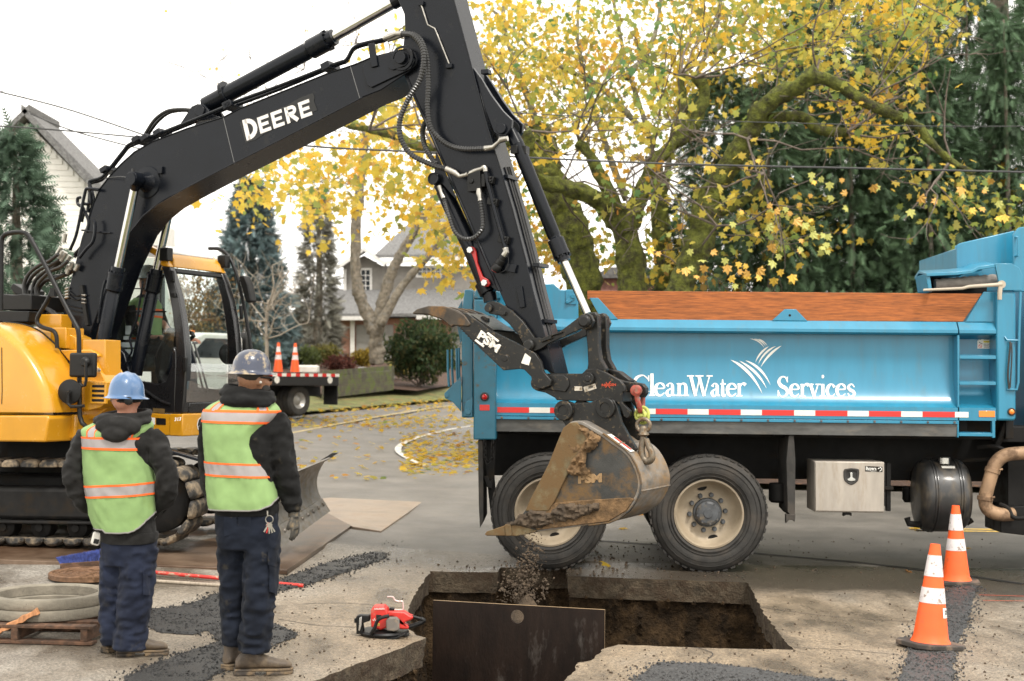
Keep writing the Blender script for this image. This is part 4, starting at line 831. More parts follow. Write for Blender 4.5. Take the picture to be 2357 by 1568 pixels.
def chose(path, r, parent, n=8, nm='spiral_hose'):
 p = bez(path, 14); tot = sum((p[i + 1] - p[i]).length for i in range(len(p) - 1)); k = int(tot / .006); out = []; acc = 0; j = 0; ln = (p[1] - p[0]).length
 for i in range(k):
  s = tot * i / k
  while j < len(p) - 2 and s > acc + ln: acc += ln; j += 1; ln = (p[j + 1] - p[j]).length
  out.append(p[j].lerp(p[j + 1], min(1, (s - acc) / max(ln, 1e-6))))
 mb = bm(); mb.tube(out, [r * (1.0, 1.0, .78, .78)[i % 4] for i in range(k)], n); return emit(nm, mb, HOSER, parent, smooth=30)
chose([BF.p3(*zC3(x, y), n) for x, y, n in ((1285, 245, -.30), (1370, 265, -.32), (1440, 380, -.33), (1420, 560, -.33), (1330, 720, -.33), (1270, 870, -.33), (1275, 1000, -.33), (1350, 1120, -.30), (1500, 1195, -.25), (1605, 1225, -.21))], .026, arm)
chose([BF.p3(*zC3(x, y), n) for x, y, n in ((1290, 240, -.24), (1400, 270, -.26), (1460, 400, -.27), (1475, 600, -.26), (1470, 800, -.25), (1500, 940, -.24), (1600, 1040, -.22), (1720, 1080, -.22), (1885, 1078, -.22))], .025, arm)
chose([BF.p3(*zC3(x, y), n) for x, y, n in ((1450, 890, .0), (1432, 960, -.05), (1450, 1060, -.1), (1500, 1150, -.13), (1540, 1190, -.16))], .024, arm)
chose([BF.p3(*zD(x, y), n) for x, y, n in ((992, 710, -.22), (1015, 860, -.22), (1010, 980, -.24), (930, 1065, -.25), (830, 1070, -.25), (750, 1000, -.25), (700, 860, -.24), (665, 740, -.2), (650, 680, -.2))], .021, arm)
mb = bm(); mb.tube([BF.p3(*zC3(x, y), -.22) for x, y in ((1605, 1225), (1670, 1255), (1700, 1280), (1745, 1270), (1760, 1262))], [.028, .026, .018, .018, .02], 10)
emit('hose_fitting', mb, FIT, arm, smooth=40); mb = bm()
mb.tube([BF.p3(*zC3(x, y), -.22) for x, y in ((1885, 1078), (1945, 1068), (1985, 1030), (2000, 1015), (2050, 1005))], [.027, .022, .016, .028, .022], 10)
emit('hose_fitting', mb, FIT, arm, smooth=40); mb = bm()
mb.tube([BF.p3(*zD(x, y), -.22) for x, y in ((978, 600), (980, 640), (988, 690), (992, 715))], [.018, .026, .017, .022], 10); emit('hose_fitting', mb, FIT, arm, smooth=40); mb = bm(); mb.tube([BF.p3(*zD(x, y), -.2) for x, y in ((605, 575), (625, 640), (648, 690))], [.02, .016, .022], 10); emit('hose_fitting', mb, FIT, arm, smooth=40)
# thumb cylinder and red stop link
mb = bm(); mb.tube([BF.p3(*zD(x, y), -.06) for x, y in ((600, 560), (660, 640))], [.05, .062], 14); mb.tube([BF.p3(*zD(x, y), -.06) for x, y in ((650, 620), (760, 860), (900, 1150), (1010, 1420), (1075, 1560))], .072, 18); q = [BF.p3(*z5(x, y), -.06) for x, y in ((660, 60), (700, 140))]; mb.cyl(q[0], q[1], .085, seg=20); mb.cyl(q[1], BF.p3(*z5(712, 210), -.06), .06, seg=16); emit('thumb_cylinder', mb, CHAR, exc, smooth=50)
mb = bm(); mb.prism(pol(zD, [(875, 1170), (900, 1145), (930, 1155), (945, 1190), (960, 1300), (1010, 1430), (1060, 1455), (1082, 1495), (1060, 1525), (1025, 1525), (990, 1470), (940, 1300), (910, 1215), (880, 1205)], -A2 - .05), -A2 - .05, -A2 - .02); rl = emit('stop_link', mb, REDP, exc, bevel=.006)
for x, y in ((902, 1180), (1037, 1490)): mb = bm(); q = BF.p3(*zD(x, y), -A2 - .05); mb.cyl(q, q - V((0, .025, 0)), .03, seg=6); emit('bolt_head', mb, STEEL, rl, bevel=.003)
mb = bm(); mb.prism(pol(zD, [(930, 1080), (1000, 1150), (1190, 1567), (1150, 1567), (1060, 1500), (960, 1260), (930, 1160)], -A2 - .012), -A2 - .012, -A2 - .0005); emit('side_rail', mb, CHAR, arm, bevel=.003)
# ---- hydraulic cylinders
def hyd(name, p0, p1, p2, rb, rr, rh, barrel_top=None):
 """barrel p0->p1, rod p1->p2"""
 p0, p1, p2 = V(p0), V(p1), V(p2); d = (p1 - p0); L_ = d.length; mb = bm()
 mb.lathe(p0, d, [(0, 0), (rb, 0), (rb, L_ - rh * 3.3), (rb * .92, L_ - rh * 3.2), (rb * .92, L_ - rh * 3.0), (rh, L_ - rh * 2.8), (rh, L_ - rh * 1.0), (rh * 1.05, L_ - rh * .98), (rh * 1.05, L_ - rh * .72), (rh * .82, L_ - rh * .7), (rh * .8, L_), (rr, L_)], 30)
 dn = d.normalized(); a_ = dn.orthogonal().normalized(); b_ = dn.cross(a_)
 o = emit(name, mb, CHAR, exc, smooth=35)
 for i in range(10):
  t = 2 * pi * i / 10; q = p0 + dn * (L_ - rh * .72) + (a_ * cos(t) + b_ * sin(t)) * rh * .93; m2 = bm(); m2.cyl(q, q + dn * .018, .010, seg=6); emit('head_bolt', m2, CHAR, o)
 mb = bm(); mb.cyl(p1 - dn * .01, p2, rr, seg=22); emit('rod', mb, CHROME, o, smooth=40)
 return o
NB = .31
near = [BF.p3(225, 842, -NB), BF.p3(272, 615, -NB), BF.p3(312, 425, -NB)]
bc = hyd('boom_cylinder', near[0], near[1], near[2], .066, .040, .080)
dd = BF.p3(309, 411, -W2 - .19); mb = bm(); mb.cyl(dd + V((0, .10, 0)), dd - V((0, .045, 0)), .062, seg=24); mb.cyl(dd - V((0, .045, 0)), dd - V((0, .055, 0)), .05, seg=24); mb.cyl(dd + V((0, .02, 0)), BF.p3(311, 435, -NB), .052, .045, seg=16); emit('rod_eye', mb, CHAR, bc, bevel=.004)
mb = bm(); mb.tube(bez([BF.p3(*zA(1095, 880), -.42), BF.p3(*zA(1030, 872), -.36), BF.p3(*zA(900, 885), -.22)], 6), .005, 6); mb.cyl(dd + V((0, -.02, .05)), dd + V((0, -.02, .09)), .012, seg=8); emit('grease_line', mb, HOSE, bc)
far_ = [BF.p3(312, 862, NB), BF.p3(361, 620, NB), BF.p3(400, 440, NB)]
bc2 = hyd('boom_cylinder', far_[0], far_[1], far_[2], .066, .040, .080)
for cyl_, pts in ((bc, ((905, 470), (880, 560), (850, 760), (840, 840))), (bc2, ((1225, 480), (1215, 560), (1190, 700), (1175, 800), (1130, 920), (1112, 980), (1130, 1080), (1095, 1150), (1085, 1230)))):
 n = -NB - .06 if cyl_ is bc else NB - .09; mb = bm(); mb.tube(bez([BF.p3(*zB(x, y), n) for x, y in pts], 4), .011, 8); emit('cylinder_pipe', mb, CHAR, cyl_)
ac = hyd('arm_cylinder', BF.p3(474, 243, 0), BF.p3(769, 85, 0), BF.p3(916, 2, 0), .080, .048, .094)
mb = bm(); mb.cyl(BF.p3(905, 8, 0), BF.p3(935, -9, 0), .06, seg=18); emit('rod_eye', mb, CHAR, ac)
mb = bm()
for n in (-.12, .08): mb.prism(pol(zA, [(1545, 415), (1640, 270), (1690, 248), (1740, 252), (1785, 300), (1795, 330), (1900, 370)], -.12), n, n + .04)
q = BF.p3(*zA(1718, 308), -.12); mb.cyl(q - V((0, .02, 0)), q + V((0, .26, 0)), .055, seg=22); emit('cylinder_lug', mb, CHAR, boom, bevel=.004)
mb = bm(); mb.cyl(BF.p3(*zA(1915, 150), 0), BF.p3(*zA(1945, 135), 0), .098, seg=26); mb.cyl(BF.p3(*zC3(0, 690), 0), BF.p3(*zC3(20, 680), 0), .095, seg=26); emit('cylinder_band', mb, CHAR, ac, bevel=.003)
mb = bm(); mb.tube(bez([BF.p3(*zA(x, y), -.1) for x, y in ((1640, 300), (1540, 295), (1430, 310), (1330, 380), (1260, 480), (1200, 590))], 6), .016, 8); mb.tube(bez([BF.p3(*zA(x, y), -.06) for x, y in ((1640, 310), (1560, 305), (1450, 325), (1360, 390), (1290, 480), (1240, 570))], 6), .016, 8); emit('cylinder_hose', mb, HOSE, boom)
kc = hyd('bucket_cylinder', BF.p3(1190, 330, 0), BF.p3(1299, 602, 0), BF.p3(1352, 722, 0), .058, .033, .072)
mb = bm(); mb.cyl(BF.p3(1176, 297, -.03), BF.p3(1176, 297, .03), .075, seg=20); mb.cyl(BF.p3(1176, 300, 0), BF.p3(1192, 335, 0), .05, .06, seg=18); emit('barrel_eye', mb, CHAR, kc, bevel=.004)
mb = bm(); q = BF.p3(*zD(1330, 235), 0); mb.cyl(q - V((.02, 0, .03)) * 1, q + V((.02, 0, -.03)) * -1 + V((0, 0, .0)), .01, seg=8); q = BF.p3(*zD(1430, 235), 0); mb.box(q - V((.05, .04, .04)), q + V((.01, .04, .03))); q = BF.p3(*zD(1320, 235), -.06); mb.box(q - V((.03, .03, .035)), q + V((.03, .0, .035))); emit('pipe_clamp', mb, CAST, kc, bevel=.004)
# ---- boom pipes on top
for o, n in ((0, -.16), (12, -.09)):
 mb = bm(); pts = [BF.p3(*zC3(1230, 252 + o), n), BF.p3(*zC3(1150, 285 + o), n), BF.p3(*zC3(1010, 315 + o), n), BF.p3(*zC3(930, 352 + o), n), BF.p3(*zC3(880, 435 + o), n), BF.p3(*zC3(800, 465 + o), n), BF.p3(*zC3(400, 622 + o * 2), n), BF.p3(*zC3(60, 745 + o * 2.2), n)]
 pts += [BF.p3(*zA(x, y + o * 1.6), n) for x, y in ((2000, 245), (1700, 370), (1400, 490), (1200, 560), (1110, 595), (1060, 650), (930, 815), (870, 880), (790, 905), (765, 925), (800, 1040), (790, 1120), (740, 1370), (720, 1440), (640, 1540))]
 mb.tube([q for q in bez(pts, 3)], .017, 8); emit('boom_pipe', mb, CHAR, boom)
for x, y in ((2010, 265), (1400, 500), (1215, 560), (945, 815), (1290, 545)): mb = bm(); q = BF.p3(*zA(x, y), -.1); mb.box(q - V((.04, .11, .03)), q + V((.04, .09, .02)), Matrix.Rotation(RAD(-25), 3, 'Y')); emit('pipe_clamp', mb, CHAR, boom, bevel=.004)
for x, y in ((770, 495), (60, 775)): mb = bm(); q = BF.p3(*zC3(x, y), -.1); mb.box(q - V((.045, .11, .03)), q + V((.045, .09, .035)), Matrix.Rotation(RAD(-20), 3, 'Y')); emit('pipe_clamp', mb, CHAR, boom, bevel=.004)
mb = bm(); mb.prism(pol(zC3, [(1040, 320), (1085, 310), (1110, 480), (1062, 492)], -W2 - .03), -W2 - .04, -W2 - .022); emit('pipe_stay', mb, CHAR, boom, bevel=.004)
mb = bm(); mb.tube([BF.p3(*zC3(x, y), -.2) for x, y in ((1150, 280), (1200, 262), (1240, 245), (1288, 244))], [.02, .027, .022, .028], 10); mb.tube([BF.p3(*zC3(x, y), -.14) for x, y in ((1180, 292), (1240, 270), (1290, 250))], [.02, .024, .026], 10); emit('hose_fitting', mb, FIT, boom)
# pipes down the back of the boom
for pts, n in (([(850, 985), (760, 975), (730, 1000), (690, 1200), (650, 1380), (600, 1500)], -.24), ([(770, 1000), (775, 1100), (700, 1110), (735, 1190), (760, 1260), (745, 1350)], -.2), ([(800, 1240), (815, 1290), (800, 1420), (740, 1490), (680, 1567)], -.27), ([(765, 985), (765, 1060), (750, 1180)], -.18), ([(690, 1050), (665, 1060), (670, 1110), (720, 1150), (700, 1260)], -.16)):
 mb = bm(); mb.tube(bez([BF.p3(*zA(x, y), n) for x, y in pts], 3), .016, 8); emit('boom_pipe', mb, CHAR, boom)
mb = bm()
for x, y, x2, y2 in ((560, 75, 545, 150), (525, 190, 490, 250), (540, 220, 505, 290), (565, 235, 525, 310), (600, 262, 575, 310), (595, 345, 570, 400), (625, 325, 600, 380), (590, 380, 575, 420), (670, 340, 645, 390)): mb.cyl(BF.p3(*zB(x, y), -.24), BF.p3(*zB(x2, y2), -.24), .022, seg=10)
for y in (600, 635, 665): mb.cyl(BF.p3(*zB(705, y), -.22), BF.p3(*zB(735, y + 5), -.22), .012, seg=8)
for y in (548, 575, 600, 625): mb.cyl(BF.p3(*zB(560, y), -.22), BF.p3(*zB(590, y - 8), -.22), .012, seg=8)
emit('hose_fitting', mb, FIT, boom, kind='stuff')
mb = bm(); q = BF.p3(*zB(735, 690), -W2); mb.box(q - V((.02, .03, .20)), q + V((.02, 0, .20)), Matrix.Rotation(RAD(-12), 3, 'Y'));
for y in (690, 725): mb.tube([BF.p3(*zB(700, y + 28), -.22), BF.p3(*zB(560, y - 5), -.22)], .006, 6)
for y in (600, 635): mb.tube(bez([BF.p3(*zB(700, y), -.22), BF.p3(*zB(640, y + 10), -.22), BF.p3(*zB(590, y - 30), -.22)], 4), .005, 6)
emit('grease_manifold', mb, CAST, boom)
for k, pts in enumerate(([(500, 250), (420, 310), (330, 350), (240, 430), (205, 540), (235, 680), (310, 745), (400, 800), (450, 870)], [(510, 300), (430, 350), (350, 380), (270, 450), (225, 560), (250, 670), (330, 730), (430, 790), (480, 870)], [(525, 310), (450, 370), (380, 405), (300, 480), (280, 580), (300, 660), (370, 720), (460, 780), (510, 870)], [(580, 310), (520, 360), (430, 400), (330, 500), (310, 590), (340, 670), (410, 730), (480, 790), (530, 870)], [(560, 420), (480, 460), (390, 480), (330, 560), (330, 640), (380, 700), (470, 760), (545, 870)], [(640, 390), (560, 430), (450, 450), (350, 500), (290, 560), (270, 650), (330, 720), (400, 770), (470, 860)])):
 mb = bm(); mb.tube(bez([BF.p3(*zB(x, y), -.30 + .05 * (k % 3)) for x, y in pts], 5), .019, 8); emit('hydraulic_hose', mb, HOSE, exc)
# ---- linkage, coupler, thumb, bucket
def plate(nm, cv, pts, ns, m, par, bev=.006, holes=()):
 mb = bm()
 for n0, n1 in ns: mb.prism(pol(cv, pts, ns[0][0]), n0, n1)
 return emit(nm, mb, m, par, bevel=bev)
def two(nm, cv, pts, na, nb_, m, par, bev=.006):
 for (n0, n1) in (na, nb_): mb = bm(); mb.prism(pol(cv, pts, na[0]), n0, n1); o = emit(nm, mb, m, par, bevel=bev)
 return o
ln = exc
two('guide_link', z5, [(1000, 505), (1095, 490), (1110, 500), (1260, 440), (1380, 350), (1420, 315), (1465, 300), (1500, 315), (1520, 365), (1500, 410), (1465, 430), (1420, 425), (1300, 480), (1160, 545), (1110, 580), (1060, 600), (1000, 590), (975, 555)], (-.21, -.165), (.165, .21), CHARD, exc)
mb = bm(); mb.prism(pol(z5, [(1110, 505), (1270, 440), (1275, 455), (1190, 480), (1195, 500), (1110, 530)], -.225), -.235, -.211); emit('link_stop', mb, CHARD, exc, bevel=.003)
for x, y, n, r, nm in ((1455, 365, -.215, .052, 'link_pin'), (1018, 552, -.215, .048, 'link_pin')): mb = bm(); q = BF.p3(*z5(x, y), n); mb.cyl(q + V((0, .43, 0)), q - V((0, .03, 0)), r, seg=24); mb.lathe(q - V((0, .03, 0)), (0, -1, 0), [(r * .9, 0), (r * .75, .008), (0, .008)], 24); emit(nm, mb, CHARD, exc, bevel=.004)
two('bucket_link', z5, [(1450, 340), (1480, 300), (1530, 290), (1555, 320), (1560, 420), (1560, 560), (1575, 660), (1620, 740), (1600, 800), (1500, 830), (1460, 800), (1475, 700), (1470, 560), (1455, 430)], (-.13, -.06), (.06, .13), CHARD, exc, .01)
mb = bm(); mb.box(BF.p3(*z5(1500, 620), -.06), BF.p3(*z5(1560, 500), .06)); emit('bucket_link_web', mb, CHARD, exc, bevel=.01)
chp = [(1060, 905), (1035, 860), (1045, 820), (1085, 785), (1140, 775), (1430, 775), (1465, 740), (1540, 735), (1620, 770), (1730, 830), (1765, 880), (1775, 915), (1750, 920), (1740, 1000), (1810, 1070), (1805, 1110), (1785, 1128), (1755, 1110), (1735, 1045), (1700, 1000), (1230, 985), (1215, 965), (1140, 925), (1090, 915)]
two('coupler_plate', z5, chp, (-.19, -.145), (.145, .19), CHARD, exc)
mb = bm(); mb.prism(pol(z5, [(1180, 800), (1430, 800), (1500, 760), (1620, 790), (1700, 850), (1740, 1000), (1230, 975)], -.14), -.14, .14); emit('coupler_body', mb, CHARD, exc, bevel=.01)
mb = bm(); mb.prism(pol(z5, [(1700, 815), (1760, 835), (1860, 845), (1910, 855), (1940, 890), (1940, 930), (1915, 965), (1880, 960), (1850, 920), (1790, 925), (1740, 880)], -.08), -.10, -.03); mb.prism(pol(z5, [(1640, 735), (1740, 760), (1830, 830), (1800, 860), (1720, 820)], .08), .02, .13); lug_ = emit('lifting_lug', mb, CHARD, exc, bevel=.008)
mb = bm(); mb.prism(pol(z5, [(1120, 790), (1280, 785), (1320, 815), (1330, 870), (1300, 920), (1140, 900)], -.205), -.205, -.191); emit('coupler_pad', mb, CHARD, exc, bevel=.006)
for x, y, r, n in ((1487, 815, .05, -.19), (1090, 850, .058, -.21)): mb = bm(); q = BF.p3(*z5(x, y), n); mb.cyl(q + V((0, .42, 0)), q - V((0, .035, 0)), r, seg=26); mb.lathe(q - V((0, .035, 0)), (0, -1, 0), [(r * .55, 0), (r * .5, .006), (0, .006)], 20); emit('coupler_pin', mb, CHARD, exc, bevel=.004)
def c5(x, y, n): u_, v_ = bt(*z5(x, y), n); return V((u_, n, v_))
mb = bm(); quad(mb, lambda a_, b_: c5(a_, b_, -.193), 1365, 868, 1438, 915); s1 = emit('coupler_sticker', mb, BLKV, exc, smooth=0)
mb = bm(); quad(mb, lambda a_, b_: c5(a_, b_, -.195), 1370, 875, 1432, 910); mb.add([c5(*q, -.193) for q in ((1452, 922), (1545, 892), (1532, 853), (1440, 880))], [(0, 1, 2, 3)]); emit('coupler_sticker', mb, mat('dirty_label', (.55, .5, .42), .7, dirt=(.2, .14, .07), damt=.4, dscale=40), exc, smooth=0)
mb = bm()
for k in range(12): quad(mb, lambda a_, b_: c5(a_, b_ - (a_ - 1440) * .30, -.1955), 1480 + k * 3.2, 890, 1481.6 + k * 3.2, 908)
emit('barcode_print', mb, BLKV, exc, smooth=0)
mb = bm(); textmesh('NE', 34, lambda a_, b_: c5(1584 + a_, 875 - b_ * .8, -.1955), mb, bold=1.2); textmesh('GEN', 34, lambda a_, b_: c5(1640 + a_ * .85, 872 - b_ * .8, -.1955), mb, bold=1.2)
mb.stroke([(1615, 885), (1655, 835)], 6, lambda a_, b_: c5(a_, b_, -.1955)); mb.stroke([(1618, 842), (1650, 888)], 6, lambda a_, b_: c5(a_, b_, -.1955)); emit('coupler_lettering', mb, mat('orange_vinyl', (.5, .06, .02), .6), exc, smooth=0)
# thumb
thp = [(470, 410), (480, 300), (520, 300), (560, 330), (700, 430), (840, 500), (960, 558), (1060, 615), (1105, 680), (1125, 760), (1160, 800), (1188, 830), (1180, 870), (1120, 895), (1070, 890), (1035, 850), (1030, 800), (975, 745), (940, 738), (810, 750), (620, 570), (545, 490)]
tn = [(-.255, -.215), (.215, .255)]
for n0, n1 in tn: mb = bm(); mb.prism(pol(z5, thp, -.255), n0, n1); th = emit('thumb_plate', mb, CHARD, exc, bevel=.005)
clp = [(92, 300), (130, 268), (220, 243), (340, 246), (440, 278), (505, 315), (555, 385), (540, 408), (420, 398), (400, 412), (330, 352), (215, 312), (110, 308)]
for n0 in (-.265, -.10, .06, .215): mb = bm(); mb.prism(pol(z5, clp, -.265), n0, n0 + .05); emit('thumb_tine', mb, RUST, exc, bevel=.010)
mb = bm(); mb.prism(pol(z5, [(490, 295), (570, 320), (740, 430), (730, 445), (560, 345), (485, 315)], -.215), -.2145, .2145); emit('thumb_web', mb, CHARD, exc, bevel=.003)
mb = bm(); mb.prism(pol(z5, [(600, 350), (650, 320), (690, 340), (690, 370), (640, 390)], -.1), -.10, -.06); emit('thumb_eye', mb, CHARD, exc, bevel=.004)
for k in range(7): mb = bm(); x = 470 + k * 19; y = 425 + k * 19; mb.prism(pol(z5, [(x, y), (x + 14, y - 16), (x + 24, y + 12)], -.25), -.25, -.22); emit('thumb_tooth', mb, CHARD, exc)
mb = bm(); q = BF.p3(*z5(823, 653), -.255); mb.lathe(q, (0, -1, 0), [(.03, 0), (.026, .004), (0, .004)], 18); emit('thumb_plug', mb, CHARD, exc)
lnk = [(665, 255), (680, 218), (720, 205), (770, 218), (870, 275), (960, 360), (1050, 485), (1075, 540), (1030, 590), (975, 560), (930, 470), (850, 380), (780, 320), (700, 305)]
for n0, n1 in ((-.205, -.165), (.165, .205)): mb = bm(); mb.prism(pol(z5, lnk, -.205), n0, n1); emit('thumb_link', mb, CHARD, exc, bevel=.005)
mb = bm(); q = BF.p3(*z5(703, 262), -.205); mb.cyl(q + V((0, .41, 0)), q - V((0, .03, 0)), .035, seg=22); mb.prism(pol(z5, [(755, 280), (825, 290), (828, 312), (810, 318), (750, 300)], -.23), -.235, -.206); emit('link_pin', mb, CHARD, exc, bevel=.003)
# thumb lettering: raised white letters PSM slanted down the plate
LETT = mat('thumb_letter', (.78, .75, .68), .6, dirt=(.3, .2, .1), damt=.15, dscale=20)
def t5(x, y): return c5(x, y, -.266)
mb = bm(); Rr = lambda a_, b_: (602 + a_ * .80 + b_ * .40, 488 + a_ * .62 - b_ * .72)
textmesh('PSM', 118, lambda a_, b_: t5(*Rr(a_ * .98, b_ * .92)), mb, bold=4.5)
mb.stroke([Rr(5, -28), Rr(90, -28)], 14, t5); mb.stroke([Rr(60, 98), Rr(170, 98)], 14, t5); mb.stroke([Rr(70, -28), Rr(70, -8)], 14, t5); mb.stroke([Rr(120, 98), Rr(120, 78)], 14, t5)
k = len(mb.v); o = emit('thumb_lettering', mb, LETT, exc, smooth=0); sm = o.modifiers.new('solid', 'SOLIDIFY'); sm.thickness = .012; sm.offset = -1
mb = bm(); mb.add([c5(*q, -.258) for q in ((952, 692), (1012, 712), (1030, 650), (985, 615), (978, 625))], [(0, 1, 2, 3, 4)]); emit('thumb_sticker', mb, LETT, exc, smooth=0)
# bucket ears
two('bucket_ear', z5, [(1228, 1030), (1255, 992), (1300, 985), (1360, 1008), (1500, 1000), (1570, 966), (1625, 962), (1680, 985), (1705, 1030), (1740, 1160), (1800, 1270), (1860, 1370), (1840, 1390), (1620, 1290), (1440, 1200), (1310, 1200), (1260, 1120), (1232, 1080)], (-.20, -.155), (.155, .20), CHARD, exc)
for x, y in ((1293, 1065), (1622, 1045)):
 mb = bm(); q = BF.p3(*z5(x, y), -.20); r = .082; mb.lathe(q, (0, -1, 0), [(r, 0), (r, .03), (r * .93, .036), (r * .55, .036), (r * .5, .028), (0, .028)], 30); mb.cyl(q + V((0, .05, 0)), q + V((0, .40, 0)), .05, seg=20); emit('ear_boss', mb, CHARD, exc, smooth=40)
# bucket shell
BW = .35
side = [(1090, 235), (1135, 195), (1180, 180), (1240, 186), (1330, 235), (1420, 288), (1520, 360), (1610, 425), (1660, 480), (1705, 560), (1735, 640), (1748, 720), (1735, 800), (1700, 875), (1650, 945), (1560, 1015), (1470, 1050), (1300, 1072), (850, 1130), (690, 1150)]
open_ = [(640, 1110), (700, 1010), (755, 940), (800, 850), (890, 680), (960, 540), (1040, 340)]
def bk(x, y, n, ref=None): u_, v_ = bt(*z6(x, y), -BW if ref is None else ref); return V((u_, n, v_))
mb = bm(); mb.prism([bt(*z6(*p), -BW) for p in side + open_], -BW, -BW + .03); bs = emit('bucket_side', mb, BUCK, exc, bevel=.006)
mb = bm(); mb.prism([bt(*z6(*p), -BW) for p in side + open_], BW - .03, BW); emit('bucket_side', mb, BUCK, exc, bevel=.006)
mb = bm(); ss = bez2([z6(*p) for p in side], 4); cen = z6(1300, 700)
o_ = [V((bt(*p, -BW)[0], 0, bt(*p, -BW)[1])) for p in ss]; i_ = []
cu_ = V((bt(*cen, -BW)[0], 0, bt(*cen, -BW)[1])); i_ = [p + (cu_ - p).normalized() * .03 for p in o_]
rings = []
for n in (-BW - .004, BW + .004): rings.append([p + V((0, n, 0)) for p in o_] + [p + V((0, n, 0)) for p in i_[::-1]])
mb.loft(rings); emit('bucket_shell', mb, BUCKB, exc, bevel=.004, smooth=40)
mb = bm(); mb.tube([bk(x, y, -BW - .006) for x, y in side[5:18]], .009, 6); emit('shell_weld', mb, BUCK, bs)
for t0, t1 in ((.33, .38), (.62, .66)):
 k0, k1 = int(len(o_) * t0), int(len(o_) * t1) ; mb = bm(); mb.tube([o_[k0] + V((0, n, 0)) + (o_[k0] - cu_).normalized() * .004 for n in (-BW, BW)], .007, 6); emit('shell_seam', mb, BUCKB, bs)
mb = bm(); mb.prism([bt(*z6(*p), -BW) for p in ((1085, 240), (1140, 196), (1200, 190), (1230, 230), (1300, 310), (1200, 480), (1120, 640), (1060, 760), (1015, 860), (960, 950), (760, 950), (800, 855), (890, 685), (960, 545), (1040, 345))], -BW - .022, -BW - .001)
CUTM = mat('cutter_plate', (.14, .11, .055), .7, var=.35, scale=7, dirt=(.14, .085, .036), damt=.6, dscale=5, bump=.003, bscale=50); emit('side_cutter', mb, CUTM, bs, bevel=.006)
mb = bm(); mb.prism([bt(*z6(*p), -BW) for p in ((1020, 880), (1250, 860), (1650, 835), (1690, 850), (1620, 950), (1470, 1040), (1300, 1060), (860, 1115), (760, 1050), (880, 960))], -BW - .016, -BW - .0008); emit('wear_plate', mb, MUDM, bs, bevel=.005)
mb = bm(); mb.prism([bt(*z6(*p), -BW) for p in ((410, 1150), (430, 1125), (590, 1072), (640, 1060), (760, 1090), (860, 1118), (840, 1135), (690, 1166), (600, 1163), (430, 1163))], -BW - .02, BW + .02); emit('cutting_lip', mb, CUTM, bs, bevel=.006)
mb = bm(); mb.prism([bt(*z6(*p), -BW) for p in ((590, 1065), (640, 1065), (650, 1160), (600, 1165))], -BW - .035, -BW - .0205); emit('lip_shroud', mb, CUTM, bs, bevel=.005)
# top deck of bucket with decal
def deck(x, y, n): return bk(x, y, n)
e_ = (bk(1600, 425, 0) - bk(1420, 288, 0)); up = V((-e_.z, 0, e_.x)).normalized()
mb = bm(); q0, q1 = bk(1440, 303, 0), bk(1640, 452, 0); mb.add([q0 + V((0, -BW + .02, 0)) + up * .008, q1 + V((0, -BW + .02, 0)) + up * .008, q1 + V((0, -BW + .12, 0)) + up * .008, q0 + V((0, -BW + .12, 0)) + up * .008], [(0, 1, 2, 3)]); emit('deck_decal', mb, LETT, bs, smooth=0)
mb = bm(); q0, q1 = bk(1475, 330, 0), bk(1620, 438, 0); mb.add([q0 + V((0, -BW + .07, 0)) + up * .010, q1 + V((0, -BW + .07, 0)) + up * .010, q1 + V((0, -BW + .11, 0)) + up * .010, q0 + V((0, -BW + .11, 0)) + up * .010], [(0, 1, 2, 3)]); emit('deck_decal', mb, REDR, bs, smooth=0)
mb = bm(); textmesh('PSM', 118, lambda a_, b_: bk(1205 + a_ * 1.0, 712 - b_ * .82 - a_ * .06, -BW - .005), mb, bold=7); o = emit('bucket_lettering', mb, mat('worn_letter', (.30, .19, .09), .7, var=.2), bs, smooth=0); sm = o.modifiers.new('solid', 'SOLIDIFY'); sm.thickness = .014; sm.offset = -1
# caked mud on the bucket side: lumpy crust
def crust(nm, poly, n0, amp, seed, m=MUDM, par=bs):
 P = [V(bt(*z6(*p), -BW)) for p in poly]; xs = [p.x for p in P]; ys = [p.y for p in P]; pp = [tuple(p) for p in P]; mb = bm(); st_ = .011
 nx, ny = int((max(xs) - min(xs)) / st_) + 1, int((max(ys) - min(ys)) / st_) + 1; idx = {}; vv2 = []; ff = []
 def edge(q):
  return min(((V(q) - (P[i] + (P[i - 1] - P[i]) * max(0, min(1, (V(q) - P[i]).dot(P[i - 1] - P[i]) / max(1e-9, (P[i - 1] - P[i]).length_squared)))))).length for i in range(len(P)))
 for j in range(ny + 1):
  for i in range(nx + 1):
   q = (min(xs) + i * st_, min(ys) + j * st_)
   w_ = .02 * noise.noise(V((q[0] * 18, q[1] * 18, seed)))
   if pip((q[0] + w_, q[1] - w_), pp):
    e = min(1, edge((q[0] + w_, q[1] - w_)) / .03); h = amp * e * (.55 + .6 * noise.noise(V((q[0] * 11, q[1] * 11, seed))) + .55 * noise.noise(V((q[0] * 34, q[1] * 34, seed))) + .4 * noise.noise(V((q[0] * 80, q[1] * 80, seed))))
    idx[(i, j)] = len(vv2); vv2.append(V((q[0], n0 - max(h, -.003), q[1])))
 for (i, j), a_ in idx.items():
  if all(k in idx for k in ((i + 1, j), (i, j + 1), (i + 1, j + 1))): ff.append((a_, idx[(i + 1, j)], idx[(i + 1, j + 1)], idx[(i, j + 1)]))
 mb.add(vv2, ff); return emit(nm, mb, m, par, smooth=70)
crust('caked_mud', [(1200, 230), (1300, 235), (1410, 310), (1400, 380), (1300, 470), (1290, 560), (1330, 620), (1250, 660), (1160, 655), (1110, 620), (1180, 480), (1280, 330)], -BW - .02, .05, 3)
